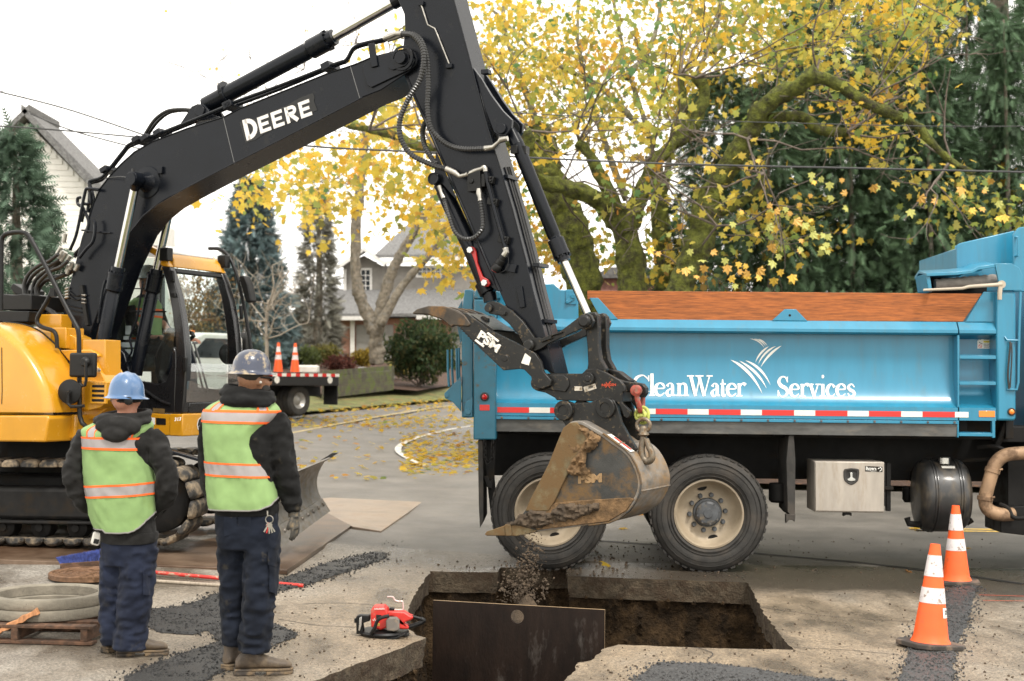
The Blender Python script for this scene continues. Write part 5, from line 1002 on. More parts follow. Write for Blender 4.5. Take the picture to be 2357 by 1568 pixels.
crust('caked_mud', [(560, 1080), (700, 1000), (800, 930), (960, 950), (1060, 880), (1250, 880), (1420, 880), (1400, 950), (1260, 1010), (1000, 1070), (860, 1110), (700, 1090)], -BW - .014, .045, 8, SOILD)
crust('caked_mud', [(1120, 380), (1230, 370), (1240, 420), (1180, 470), (1130, 420)], -BW - .02, .02, 5)
# soil left in the mouth
mb = bm(); mb.grid(lambda s, t: bk(640 + (1000 - 640) * s + 10 * t, 1090 - 260 * s * .7 + 30 * noise.noise(V((s * 4, t * 4, 2))), -BW + .04 + (2 * BW - .08) * t) + V((.25 * sin(pi * s) * .0, 0, .04 * noise.noise(V((s * 9, t * 9, 5))))), 16, 12); emit('bucket_soil', mb, SOILD, bs, smooth=70)
# ---- lifting chain hanging on the coupler lug: shackle, links, hook
lift = thing('lifting_chain', BF.W(BF.p3(*z5(1940, 1440), -.12)), 'short lifting chain with red shackle and safety hook on the coupler', 'chain', rotz=-PHI)
LK = mat('chain_steel', (.20, .17, .13), .5, metal=.7, var=.25, scale=30, dirt=(.2, .13, .07), damt=.35, dscale=30)
GRN = mat('chain_green', (.42, .46, .10), .5, var=.15, scale=30, dirt=(.2, .15, .08), damt=.25, dscale=40)
SHK = mat('shackle_red', (.30, .055, .035), .5, var=.2, scale=30, dirt=(.2, .13, .09), damt=.3, dscale=40)
hp = lambda x, y, n=-.15: BF.p3(*z5(x, y), n)
mb = bm(); mb.tube(bez([hp(1865, 905, -.17), hp(1862, 960, -.17), hp(1885, 1050, -.15), hp(1893, 1076, -.09), hp(1905, 1050, -.03), hp(1908, 960, .0), hp(1905, 905, .0)], 6), .021, 12); mb.cyl(hp(1862, 908, -.21), hp(1862, 908, .03), .026, seg=16); mb.lathe(hp(1862, 908, -.16), (0, -1, 0), [(.045, 0), (.045, .035), (.03, .045), (0, .045)], 22); emit('shackle', mb, SHK, lift, smooth=45)
def link(p, q, r, hw, m, roll, nm='chain_link'):
 p, q = V(p), V(q); d = (q - p).normalized(); a_ = V((0, 1, 0)).cross(d).normalized(); b_ = d.cross(a_); a_ = a_ * cos(roll) + b_ * sin(roll); c = (p + q) / 2; L_ = (q - p).length / 2
 path = [c + d * (L_ - hw) + (d * sin(t) + a_ * cos(t)) * hw for t in [pi * j / 8 for j in range(9)]] + [c - d * (L_ - hw) + (-d * sin(t) - a_ * cos(t)) * hw for t in [pi * j / 8 for j in range(9)]]
 mb = bm(); mb.tube(path, r, 10, closed=True); return emit(nm, mb, m, lift)
link(hp(1895, 1058, -.12), hp(1880, 1140, -.12), .014, .05, GRN, .3); link(hp(1910, 1040, -.10), hp(1908, 1165, -.10), .014, .05, GRN, .2); mb = bm(); mb.cyl(hp(1868, 1108, -.12), hp(1945, 1100, -.12), .017, seg=10); emit('chain_link', mb, GRN, lift)
link(hp(1912, 1130), hp(1914, 1232), .016, .058, LK, .0); mb = bm(); mb.lathe(hp(1915, 1205), (0, 0, -1), [(.02, -.02), (.035, 0), (.035, .03), (.045, .05), (.02, .07)], 18); emit('swivel', mb, LK, lift)
mb = bm(); mb.tube(bez([hp(1915, 1250), hp(1905, 1310), hp(1898, 1380), hp(1910, 1440), (hp(1945, 1465)), hp(1978, 1440), hp(1975, 1395), hp(1955, 1350), hp(1935, 1290)], 6), [.022 + .008 * sin(pi * i / 48) for i in range(49)], 12); emit('hook', mb, LK, lift, smooth=60)
mb = bm(); mb.prism(pol(z5, [(1915, 1265), (1940, 1290), (1975, 1345), (1960, 1352), (1925, 1300)], -.15), -.17, -.13); emit('hook_latch', mb, LK, lift, bevel=.004)
# wire guard chain beneath the coupler
# ---- upper structure
zT = zc(0, 1600, 2.357); NS = -1.12
def ex(nm, pts, n0, n1, m, par=exc, bev=.01, ref=None, seg=2, cv=ID): mb = bm(); mb.prism(pol(cv, pts, n0 if ref is None else ref), n0, n1); return emit(nm, mb, m, par, bevel=bev, seg=seg)
# engine hood: curved profile, rounded side edge
prof = bez2([(-220, 735), (-110, 736), (-40, 742), (0, 757), (24, 776), (51, 803), (81, 848), (102, 894), (110, 938), (111, 950)], 6)
P = [bt(x, y, NS) for x, y in prof]; bot = bt(0, 952, NS)[1]
mb = bm(); cen_ = V((P[0][0], bot)); secs = []
for n, k in ((NS, .955), (NS + .012, .975), (NS + .04, .992), (NS + .09, 1.0), (NS + .48, 1.0)):
 secs.append([V((P[0][0] + (p[0] - P[0][0]) * k, n, bot + (p[1] - bot) * k)) for p in P] + [V((P[0][0], n, bot))])
mb.loft(secs); hood = emit('engine_hood', mb, YELM, exc, smooth=60)
mb = bm(); mb.tube([V((p[0], NS + .487, p[1])) for p in P[8:]], .012, 6); emit('hood_seam', mb, BLK, hood)
mb = bm(); mb.tube([BF.p3(x, y, NS - .002) for x, y in ((4, 800), (5, 900), (4, 930))], .004, 4); emit('panel_gap', mb, BLK, hood)
ex('base_frame', [(-220, 956), (107, 956), (112, 962), (104, 1018), (-220, 1014)], NS, NS + .62, YELM, bev=.03, ref=NS, seg=3)
ex('side_deck', [(100, 955), (176, 955), (172, 1010), (104, 1018)], NS + .30, -.34, YELM, bev=.02, ref=NS + .30)
# yellow step boxes between hood and boom
ex('step_box', [(190, 782), (242, 782), (242, 868), (190, 868)], -.62, -.40, YELM, bev=.008, cv=ID, ref=-.62)
ex('step_box', pol and [(225, 880)] and [(*zB(430, 880),), (*zB(565, 880),), (*zB(565, 1060),), (*zB(430, 1060),)], -.55, -.30, YELM, bev=.008)
ex('step_box', [zB(565, 925), zB(650, 965), zB(650, 1070), zB(565, 1070)], -.50, -.28, YELM, bev=.008)
ex('step_box', [zB(510, 1072), zB(780, 1068), zB(840, 1110), zB(840, 1135), zB(780, 1120), zB(900, 1330), zB(930, 1560), zT(880, 180), zT(760, 190), zB(600, 1180)], -.66, -.34, YELM, bev=.012)
ex('valve_cover', [zB(225, 770), zB(420, 765), zB(520, 765), zB(520, 900), zB(420, 900)], -.35, .2, YELM, bev=.01)
ex('grille_housing', [zB(700, 1330), zB(775, 1335), zB(930, 1345), zB(930, 1500), zB(880, 1560), zB(770, 1590), zB(700, 1567)], -.80, -.45, YELM, bev=.006, ref=-.78)
gu0, gv0 = bt(*zB(785, 1530), -.80); gu1, gv1 = bt(*zB(928, 1350), -.80)
mb = bm(); gh = gv1 - gv0
mb.box((gu0, -.83, gv0), (gu1, -.801, gv1)); gr = emit('grille_panel', mb, YELM, exc, bevel=.004)
for k in range(4): mb = bm(); z_ = gv0 + gh * (.10 + .22 * k); mb.box((gu0 + .03, -.833, z_), (gu1 - .02, -.8305, z_ + gh * .12)); emit('grille_slot', mb, BLK, gr, bevel=.001)
for k in range(6): mb = bm(); x = gu0 + (gu1 - gu0) * (k + .5) / 6; mb.box((x - .008, -.835, gv1 - .012), (x + .008, -.8305, gv1)); emit('grille_tab', mb, YELM, gr)
mb = bm(); mb.lathe(BF.p3(*zB(850, 1245), -.67), (0, -1, 0), [(.02, 0), (.02, .015), (0, .018)], 14); emit('bolt', mb, FIT, exc)
# black engine deck
ex('engine_deck', [(-220, 716), (245 / 3.722, 716), (240 / 3.7, 742), (-220, 742)], -.5, .3, CAST, bev=.01)
ex('intake_cover', [zB(25, 590), zB(110, 600), zB(200, 590), zB(265, 600), zB(270, 730), zB(25, 730)], -.45, .1, CAST, bev=.01)
ex('intake_cap', [zB(85, 540), zB(110, 500), zB(200, 555), zB(200, 600), zB(130, 595)], -.2, .1, CAST, bev=.008)
ex('counterweight', [(-300, 745), (-150, 740), (-150, 1012), (-300, 1005)], -1.05, 1.05, YELM, bev=.06, seg=3)
ex('swing_frame', [(-150, 960), (215, 960), (215, 1012), (-150, 1012)], -.45, 1.1, BLK, bev=.01)
ex('boom_foot_bracket', [(120, 960), (140, 790), (180, 775), (215, 812), (240, 900), (245, 960)], -.30, -.22, CHAR, bev=.01); ex('boom_foot_bracket', [(120, 960), (140, 790), (180, 775), (215, 812), (240, 900), (245, 960)], .22, .30, CHAR, bev=.01, ref=-.22)
# handrails
mb = bm(); mb.tube(bez([BF.p3(*zB(x, y), -.85) for x, y in ((8, 735), (10, 500), (12, 200), (30, 95), (110, 66), (200, 66), (245, 95), (310, 200), (400, 370), (560, 690), (645, 850), (672, 920), (678, 1090), (680, 1300), (682, 1560))], 5) + [BF.p3(*zT(x, y), -.85) for x, y in ((748, 60), (752, 150), (775, 220), (820, 258), (880, 255))], .022, 10); rail = emit('handrail', mb, CAST, exc)
mb = bm(); mb.tube(bez([BF.p3(*zB(x, y), -.72) for x, y in ((450, 555), (400, 660), (325, 790), (325, 850), (370, 880), (450, 905), (482, 950), (490, 1055))], 5), .020, 10); mb.box(BF.p3(*zB(425, 615), -.74), BF.p3(*zB(490, 540), -.70)); emit('handrail', mb, CAST, exc)
# mirrors
mb = bm(); a0, a1 = BF.p3(*zB(585, 1305), -.95), BF.p3(*zB(810, 1095), -.95); mb.box(a0, a1 + V((0, .05, 0))); mi = emit('mirror', mb, CAST, exc, bevel=.022, seg=4)
mb = bm(); q = BF.p3(*zB(735, 1175), -.95); mb.lathe(q, (0, -1, 0), [(.05, 0), (.045, .02), (.03, .035), (0, .035)], 20); mb.tube([BF.p3(*zB(x, y), -1.0) for x, y in ((735, 1180), (738, 1330), (728, 1375), (705, 1380), (685, 1360))], .014, 8); emit('mirror_arm', mb, CAST, mi)
mb = bm(); q = BF.p3(*zB(600, 1430), -.95); mb.lathe(q, (.25, -1, 0), [(0, -.02), (.09, -.02), (.115, 0), (.112, .012), (.09, .018), (.0, .03)], 32); m2_ = emit('mirror', mb, CAST, exc, smooth=50)
mb = bm(); mb.tube([BF.p3(*zB(x, y), -1.0) for x, y in ((600, 1430), (585, 1435), (582, 1530), (610, 1557), (690, 1555), (718, 1550))], .016, 8); emit('mirror_arm', mb, CAST, m2_)
# ---- cab
C0, C1 = .30, 1.24
CABK = mat('cab_black', (.010, .010, .011), .28, var=.1, scale=4, coat=.4)
fr_o = [(250, 330), (285, 430), (322, 560), (348, 700), (365, 830), (378, 980), (381, 1060), (377, 1200), (362, 1400), (352, 1478)]
fr_i = [(185, 322), (215, 420), (243, 520), (270, 680), (288, 820), (298, 980), (300, 1100), (295, 1250), (290, 1340), (288, 1480)]
def cabprism(nm, pts, n0, n1, m, par, bev=.008, seg=2): mb = bm(); mb.prism(pol(zCab, pts, C0), n0, n1); return emit(nm, mb, m, par, bevel=bev, seg=seg)
cab = cabprism('cab_pillar', fr_i + fr_o[::-1], C0, C0 + .09, CABK, exc, .012)
cabprism('cab_pillar', fr_i + fr_o[::-1], C1 - .09, C1, CABK, exc, .012)
top_y = [(-330, 330), (-300, 200), (-230, 150), (-100, 130), (60, 150), (150, 190), (205, 240), (250, 330), (185, 322), (150, 250), (90, 215), (0, 205), (-150, 200), (-220, 240), (-250, 330)]
cabprism('roof_rail', top_y, C0, C0 + .08, YELM, exc, .012); cabprism('roof_rail', top_y, C1 - .08, C1, YELM, exc, .012)
mb = bm(); mb.prism(pol(zCab, [(205, 215), (240, 262), (252, 330), (215, 322), (185, 262), (150, 215)], C0), C0 + .081, C1 - .081); emit('roof_header', mb, YELM, exc, bevel=.012)
mb = bm(); mb.prism(pol(zCab, [(-270, 190), (-200, 150), (-60, 132), (110, 150), (190, 185), (215, 215), (190, 232), (60, 200), (-220, 210)], C0), C0 + .12, C1 - .12); emit('cab_roof', mb, ROOFM, exc, bevel=.03, seg=3)
rear = [(-330, 330), (-250, 330), (-250, 1480), (-330, 1480)]
cabprism('cab_pillar', rear, C0, C0 + .08, CABK, exc); cabprism('cab_pillar', rear, C1 - .08, C1, CABK, exc)
lowp = [(-250, 1180), (-120, 1230), (30, 1225), (150, 1245), (215, 1225), (255, 1120), (270, 950), (300, 1000), (300, 1100), (295, 1250), (290, 1340), (288, 1480), (-250, 1440)]
cp_ = cabprism('cab_side_panel', lowp, C0 + .01, C0 + .07, CABK, exc, .012)
cabprism('cab_side_panel', [(-250, 1250), (288, 1300), (288, 1480), (-250, 1440)], C1 - .07, C1 - .01, CABK, exc, .012)
mb = bm(); mb.tube(bez([BF.p3(*zCab(x, y), C0 + .008) for x, y in ((-60, 1230), (60, 1300), (180, 1380), (260, 1410))], 5), .016, 8); emit('panel_rib', mb, CABK, cp_)
mb = bm(); q = [BF.p3(*zCab(x, y), C0 + .03) for x, y in ((250, 340), (322, 560), (365, 830), (378, 1000), (377, 1200), (365, 1380))]
fs_ = BF.p3(*zCab(358, 1440), C0); mb.prism(pol(zCab, [(288, 1395), (366, 1395), (352, 1480), (288, 1485)], C0), C0 + .091, C1 - .091); emit('front_sill', mb, CABK, exc, bevel=.01)
mb = bm(); mb.prism(pol(zCab, [(185, 330), (250, 335), (262, 370), (215, 375)], C0), C0 + .091, C1 - .091); emit('header_visor', mb, CAST, exc, bevel=.01)
GL = glass('cab_glass', (.90, .95, .94), .02); GLD = glass('cab_glass_dusty', (.88, .93, .92), .10)
mb = bm(); gy = [(376, 1085), (378, 1150), (376, 1210), (366, 1390)]; rows = [BF.p3(*zCab(*q), C0) for q in gy]; mb.loft([[V((r.x, n, r.z)) for n in (C0 + .03, C1 - .03)] for r in rows], caps=False); emit('lower_windscreen', mb, GLD, exc, smooth=60)
mb = bm(); mb.prism(pol(zCab, [(-240, 250), (150, 260), (215, 420), (270, 680), (290, 830), (270, 1000), (240, 1130), (150, 1250), (-240, 1200)], C0 + .04), C0 + .04, C0 + .046); emit('side_window', mb, GL, exc)
mb = bm(); mb.prism(pol(zCab, [(-240, 250), (150, 260), (215, 420), (270, 680), (290, 830), (285, 1300), (-240, 1200)], C0 + .04), C1 - .046, C1 - .04); emit('side_window', mb, GL, exc)
for pts in ([(245, 358), (285, 358), (293, 445), (268, 448)], [(362, 1038), (390, 1042), (388, 1150), (362, 1150)], [(265, 535), (300, 535), (303, 570), (268, 570)]): mb = bm(); mb.prism(pol(zCab, pts, C0 - .012), C0 - .03, C0 - .001); emit('pillar_hinge', mb, CAST, cab, bevel=.006)
mb = bm(); pf = BF.p3(*zCab(372, 900), C0);
for (y0, y1) in ((595, 705),): mb.prism(pol(zCab, [(345, y0), (365, y0), (372, y1), (352, y1)], C0), C1, C1 + .03)
emit('pillar_hinge', mb, CAST, exc, bevel=.006)
for x, y, n in ((225, 225, C0), (262, 262, C1)): mb = bm(); q = BF.p3(*zCab(228, 228), C0); q.y = n - .03; mb.box(q - V((.05, .02, .07)), q + V((.05, .07, .06))); emit('lamp_bracket', mb, CAST, exc, bevel=.008)
# far mirror on its long bar
mb = bm(); fp = lambda x, y: BF.p3(*zCab(x, y), C1 + .05)
mb.tube(bez([fp(560, 185), fp(640, 190), fp(710, 240), (fp(760, 340)), fp(800, 480), fp(850, 720), fp(890, 970), fp(896, 1040)], 5), .019, 10); fb = emit('mirror_bar', mb, CAST, exc)
mb = bm(); mb.prism(pol(zCab, [(800, 410), (815, 395), (845, 400), (875, 470), (900, 600), (880, 612), (855, 605), (820, 480)], C1), C1 - .02, C1 + .09); fm = emit('mirror', mb, CAST, exc, bevel=.015, seg=3)
mb = bm(); mb.cyl(fp(850, 495), fp(890, 497), .035, seg=16); mb.tube([fp(800, 440), fp(830, 420), fp(865, 450), fp(885, 540)], .012, 8); emit('mirror_arm', mb, CAST, fm)
mb = bm(); q = fp(715, 1010); mb.lathe(q, (.9, -.4, 0), [(0, -.03), (.09, -.02), (.115, 0), (.10, .03), (0, .05)], 28); emit('mirror', mb, CAST, exc, smooth=60)
# wipers / levers / seat inside
mb = bm(); mb.tube([BF.p3(*zCab(x, y), .62) for x, y in ((415, 925), (440, 1010), (480, 1150), (515, 1290))], .011, 8); mb.tube([BF.p3(*zCab(x, y), .70) for x, y in ((445, 930), (470, 1010), (510, 1150), (550, 1290))], .011, 8); mb.box(BF.p3(*zCab(378, 935), .58), BF.p3(*zCab(425, 918), .66)); mb.box(BF.p3(*zCab(428, 935), .66), BF.p3(*zCab(475, 918), .74)); emit('travel_lever', mb, mat('lever_grey', (.12, .12, .12), .4, metal=.3), exc, bevel=.003)
mb = bm(); mb.tube([BF.p3(*zCab(x, y), .55) for x, y in ((375, 850), (400, 845), (430, 850), (440, 870), (420, 890), (385, 890))], .022, 8); emit('work_lamp', mb, CAST, exc)
mb = bm(); mb.prism(pol(zCab, [(-180, 700), (-110, 690), (-70, 1000), (60, 990), (140, 1040), (150, 1110), (60, 1150), (-140, 1130)], .6), .50, 1.0); emit('operator_seat', mb, mat('seat_grey', (.10, .12, .12), .8), exc, bevel=.05, seg=3)
mb = bm(); mb.prism(pol(zCab, [(200, 870), (230, 800), (262, 880), (240, 900), (170, 1000), (150, 1150), (250, 1300), (150, 1250), (120, 1050)], .4), .40, .62); emit('control_console', mb, CAST, exc, bevel=.02)
mb = bm()
for x, y, w_, h_ in ((-95, 790, 45, 70), (-110, 870, 60, 30), (-130, 920, 85, 40), (-40, 920, 38, 40), (-100, 975, 90, 55), (-190, 960, 75, 60)): a1, a2 = BF.p3(*zCab(x, y + h_), .33), BF.p3(*zCab(x + w_, y), .33); mb.box((a1.x, .328, a1.z), (a2.x, .332, a2.z))
emit('window_labels', mb, mat('label_grey', (.35, .42, .42), .6), exc)
mb = bm(); mb.tube([BF.p3(*zCab(-60, 680), .34), BF.p3(*zCab(225, 680), .34)], .008, 6); mb.tube([BF.p3(*zCab(-60, 500), .34), BF.p3(*zCab(190, 500), .34)], .006, 6); emit('window_guard_bar', mb, CAST, exc)
# cab platform, yellow, with number and emblem
pf0 = [(-260, 1450), (300, 1490), (360, 1480), (352, 1510), (300, 1645), (270, 1652), (-260, 1630)]
mb = bm(); mb.prism(pol(zCab, pf0, C0 - .01), C0 - .01, C1 + .02); cpf = emit('cab_platform', mb, YELM, exc, bevel=.008)
# front plate runs across the front of the platform
u_f, v_t = bt(*zCab(357, 1482), C0); v_b = bt(*zCab(290, 1655), C0)[1]
fu = u_f + .012
mb = bm(); mb.box((fu - .16, C0 - .02, v_b), (fu, C1 + .03, v_t - .002)); fpn = emit('front_plate', mb, YELM, exc, bevel=.01)
def fp_pt(px, py):
 a_ = BF.I @ CAMP; b_ = BF.I.to_3x3() @ ray(px, py); t = (fu + .003 - a_.x) / b_.x; return a_ + b_ * t
mb = bm(); textmesh('313', 46, lambda a_, b_: fp_pt(*zT(1642 + a_ * .95 + b_ * .12, 200 - b_ - a_ * .10)), mb, bold=1.6); emit('fleet_number', mb, LETW, fpn, smooth=0)
EMB = zc(200, 1380, 2.1419)
shield = [(1258, 690), (1268, 640), (1290, 618), (1340, 608), (1385, 606), (1400, 640), (1395, 700), (1370, 722), (1310, 732), (1268, 728)]
mb = bm(); mb.add([fp_pt(*EMB(1328 + (x - 1328) * 1.0, 670 + (y - 670) * 1.0)) + V((.001, 0, 0)) for x, y in shield], [list(range(10))]); em = emit('emblem', mb, LETW, fpn, smooth=0)
mb = bm(); mb.add([fp_pt(*EMB(1328 + (x - 1328) * .92, 670 + (y - 670) * .92)) + V((.002, 0, 0)) for x, y in shield], [list(range(10))]); emit('emblem_field', mb, BLKV, em, smooth=0)
mb = bm(); de = lambda a_, b_: fp_pt(*EMB(a_, b_)) + V((.003, 0, 0))
for pts, ws in (([(1282, 700), (1292, 690), (1305, 684), (1322, 678), (1345, 676), (1362, 684)], [4, 8, 14, 18, 17, 8]), ([(1318, 682), (1312, 668), (1302, 660)], [14, 9, 6]), ([(1310, 662), (1298, 658)], [8, 4]), ([(1306, 656), (1308, 642), (1318, 630)], [3, 3, 2]), ([(1302, 656), (1298, 640), (1304, 632)], [3, 3, 2]), ([(1308, 644), (1302, 630)], [3, 2]), ([(1290, 690), (1276, 692), (1272, 702)], [6, 4, 3]), ([(1300, 690), (1290, 704), (1300, 712)], [6, 4, 3]), ([(1350, 682), (1366, 694), (1384, 690)], [8, 5, 3]), ([(1346, 684), (1352, 704), (1370, 710)], [7, 4, 3])): mb.stroke(pts, ws, de)
emit('emblem_deer', mb, LETW, em, smooth=0)
mb = bm()
for x0, y0, x1, y1 in ((-38, 1505, 40, 1560),): a1 = [BF.p3(*zCab(*q), C0 - .0135) for q in ((48, 1560), (138, 1565), (138, 1512), (50, 1505))]; mb.add(a1, [(0, 1, 2, 3)])
emit('data_sticker', mb, LETW, cpf, smooth=0)
mb = bm(); mb.add([BF.p3(*zCab(*q), C0 - .0135) for q in ((145, 1566), (222, 1568), (222, 1518), (145, 1512))], [(0, 1, 2, 3)]); emit('data_sticker', mb, BLKV, cpf, smooth=0)
mb = bm(); mb.add([BF.p3(*zCab(*q), C0 + .006) for q in ((122, 1470), (214, 1476), (214, 1442), (122, 1436))], [(0, 1, 2, 3)]); emit('rating_plate', mb, mat('brass_plate', (.30, .2, .08), .4, metal=.5), cp_, smooth=0)
# ---- undercarriage
ZU = gz(S_w.x, S_w.y) + .045
UF = Frame(V((S_w.x, S_w.y, 0)), RAD(-3))
def um(): return MB(UF.M)
YN = -1.18
TRW, RL, HL = .50, .36, 1.40
def track(n0):
 """belt of shoes round idler and sprocket"""
 path = []; zc_ = ZU + RL + .05
 def belt(s):
  per = [2 * HL, pi * RL, 2 * HL, pi * RL]; s %= sum(per)
  if s < per[0]: return V((-HL + s, 0, zc_ - RL)), V((1, 0, 0))
  s -= per[0]
  if s < per[1]: t = s / RL; return V((HL + RL * sin(t), 0, zc_ - RL * cos(t))), V((cos(t), 0, sin(t)))
  s -= per[1]
  if s < per[2]: return V((HL - s, 0, zc_ + RL - .03 * sin(pi * s / per[2]) * 1.0)), V((-1, 0, 0))
  s -= per[2]; t = s / RL; return V((-HL - RL * sin(t), 0, zc_ + RL * cos(t))), V((-cos(t), 0, -sin(t)))
 per = 4 * HL + 2 * pi * RL; N_ = 44; first = None
 for k in range(N_):
  p, d = belt(per * (k + .5) / N_); nrm = V((d.z, 0, -d.x)); w_ = per / N_ * .47
  mb = um(); o_ = [(-w_, .0), (-w_, .035), (-w_ * .72, .062), (-w_ * .1, .070), (w_ * .6, .062), (w_ * .98, .030), (w_ * .98, .0)]
  vv2 = []
  for n in (n0, n0 + .03, n0 + TRW - .03, n0 + TRW):
   sh = 1.0 if n0 < n < n0 + TRW else .72
   vv2 += [p + d * (a_ * (sh if True else 1)) + nrm * (b_ * sh - .02) + V((0, n, 0)) for a_, b_ in o_]
  k7 = 7; fs2 = [list(range(6, -1, -1)), list(range(3 * k7, 4 * k7))]
  for j in range(3): fs2 += [(j * k7 + i, j * k7 + (i + 1) % k7, (j + 1) * k7 + (i + 1) % k7, (j + 1) * k7 + i) for i in range(k7)]
  mb.add(vv2, fs2); emit('track_shoe', mb, TRK, exc, bevel=.006)
 for xx, r in ((HL, RL - .07), (-HL, RL - .05)):
  mb = um(); mb.lathe((xx, n0 + .1, zc_), (0, 1, 0), [(0, 0), (.10, 0), (.12, .04), (r - .03, .06), (r, .08), (r, .24), (r - .03, .26), (0, .28)], 32); emit('track_wheel', mb, BLK, exc)
 mb = um(); mb.box((-HL + .1, n0 + .10, zc_ - .18), (HL - .30, n0 + .40, zc_ + .12)); emit('track_frame', mb, BLK, exc, bevel=.04)
 mb = um(); mb.box((-HL + .2, n0 + .04, zc_ - .21), (HL - .3, n0 + .36, zc_ - .183)); emit('track_guard', mb, BLK, exc, bevel=.008)
 for k in range(7): mb = um(); xx = -HL + .35 + k * (2 * HL - .75) / 6; mb.lathe((xx, n0 + .09, zc_ - RL + .11), (0, 1, 0), [(0, 0), (.035, 0), (.04, .02), (.095, .05), (.10, .1), (.10, .22), (.05, .3)], 18); emit('track_roller', mb, BLK, exc)
track(YN); track(-YN - TRW)
mb = um(); mb.box((-.9, YN + TRW - .05, ZU + .35), (.9, -YN - TRW + .05, ZU + .62)); mb.cyl((0, 0, ZU + .60), (0, 0, ZU + .95), .55, seg=32); emit('car_body', mb, BLK, exc, bevel=.03)
# blade: curved mouldboard facing forward
fb0, fb1 = PY(752, 1174, 15.3), PY(634, 1258, 12.65); tb0, tb1 = PY(738, 1052, 15.3), PY(634, 1098, 12.65)
mb = MB(); secs = []
def blp(s, t, th=0.0):
 b_ = fb1.lerp(fb0, s); t_ = tb1.lerp(tb0, s); ax = (fb0 - fb1).normalized(); up_ = V((0, 0, 1)); fw = V((ax.y, -ax.x, 0)).normalized()
 H_ = (t_ - b_).length; return b_ + up_ * (H_ * t) + fw * (-.13 * sin(pi * min(1, t * .97)) + .02 + (.06 if t > .9 else 0) * (t - .9) * 10 - th)
BLM = mat('blade_steel', (.17, .155, .135), .45, metal=.4, var=.25, scale=4, dirt=(.24, .18, .11), damt=.4, dscale=6, dsharp=.3, bump=.002, bscale=50, stretch=(1, 1, 2))
for s in (0, 1): secs.append([blp(s, t / 10) for t in range(11)] + [blp(s, t / 10, .035) for t in range(10, -1, -1)])
mb.loft(secs); blade = emit('blade', mb, BLM, exc, smooth=50)
mb = MB(); mb.loft([[blp(s, t, -.012 - o) for t, o in ((-.02, 0), (.22, 0), (.22, -.01), (-.02, -.01))] for s in (.0, 1)]); emit('blade_edge', mb, BLM, blade)
for k in range(9): q = blp(.06 + k * .11, .13, -.016); mb = MB(); mb.ball(q, .022, 8, 6); emit('edge_bolt', mb, BLM, blade)
mb = MB(); q = tb0; mb.add([blp(1, .9, -.0), blp(1, 1.08, 0), blp(.96, 1.08, .0), blp(.95, .9, 0), blp(1, .9, .06), blp(1, 1.08, .06), blp(.96, 1.08, .06), blp(.95, .9, .06)], [(0, 1, 2, 3), (7, 6, 5, 4), (0, 4, 5, 1), (1, 5, 6, 2), (2, 6, 7, 3), (3, 7, 4, 0)]); emit('blade_eye', mb, CAST, blade)
mb = MB(); textmesh('26', 30, lambda a_, b_: (lambda s, t: blp(s, t, -.004))(.43 + a_ * .0032, .50 + b_ * .006), mb, bold=1.5); emit('blade_marking', mb, mat('orange_marker', (.55, .12, .02), .7), blade, smooth=0)
mb = MB()
for s in (.30, .70):
 mb.tube([blp(s, .4, .05), UF.W((HL - .2, (s - .5) * 1.2 , ZU + .45))], .09, 8)
mb.tube([blp(.5, .6, .05), UF.W((HL - .6, 0, ZU + .65))], .06, 12); emit('blade_arm', mb, CHAR, exc)
mb = MB(); q0 = UF.W((HL - .15, -.9, ZU + .92)); q1 = UF.W((HL + .9, -.62, ZU + .60)); d = (q1 - q0); sd = V((d.y, -d.x, 0)).normalized() * .14; u3 = V((0, 0, .03))
mb.add([q0 - sd, q0 + sd, q1 + sd, q1 - sd, q0 - sd + u3, q0 + sd + u3, q1 + sd + u3, q1 - sd + u3], [(3, 2, 1, 0), (4, 5, 6, 7), (0, 1, 5, 4), (1, 2, 6, 5), (2, 3, 7, 6), (3, 0, 4, 7)]); emit('blade_cover', mb, CHAR, exc, bevel=.006)
# ================================================================ PEOPLE
HVY = mat('vest_lime', (.215, .335, .125), .85, var=.07, scale=9, bump=.03, bscale=5.5, bdet=1.5, sheen=.03, dirt=(.24, .34, .08), damt=.05, dscale=6, dsharp=.4)
ORG = mat('vest_orange', (.90, .13, .015), .8, var=.05)
SIL = mat('vest_silver', (.29, .265, .26), .45, var=.05, scale=12)
TRIM = mat('vest_trim', (.20, .19, .18), .8)
HOOD = mat('hoodie_black', (.009, .009, .009), .95, var=.2, scale=14, spec=.2, sheen=.03, bump=.045, bscale=9, bdet=1.5, dirt=(.06, .05, .035), damt=.05, dscale=9)
HOODG = mat('hoodie_charcoal', (.017, .0165, .016), .95, var=.2, scale=14, spec=.2, sheen=.04, bump=.045, bscale=9, bdet=1.5)
NAVY = mat('trousers_navy', (.012, .016, .031), .9, var=.25, scale=6, spec=.2, sheen=.04, bump=.05, bscale=8, bdet=1.5, dirt=(.05, .05, .055), damt=.1, dscale=5)
NAVYD = mat('trousers_dark', (.007, .0098, .0175), .9, var=.25, scale=6, spec=.2, sheen=.04, bump=.05, bscale=8, bdet=1.5, dirt=(.07, .06, .045), damt=.10, dscale=5)
SKIN = mat('skin_fair', (.52, .25, .17), .55, var=.12, scale=14, sss=.15, bump=.001, bscale=120)
SKIN2 = mat('skin_tan', (.30, .15, .085), .5, var=.12, scale=14, sss=.12, bump=.001, bscale=120)
BOOT = mat('boot_leather', (.075, .055, .038), .6, var=.3, scale=10, bump=.003, bscale=60, dirt=(.20, .15, .09), damt=.35, dscale=9, dsharp=.3)
SOLE = mat('boot_sole', (.045, .036, .028), .8, var=.3, scale=14, bump=.003, bscale=50, dirt=(.17, .12, .07), damt=.4, dscale=12)
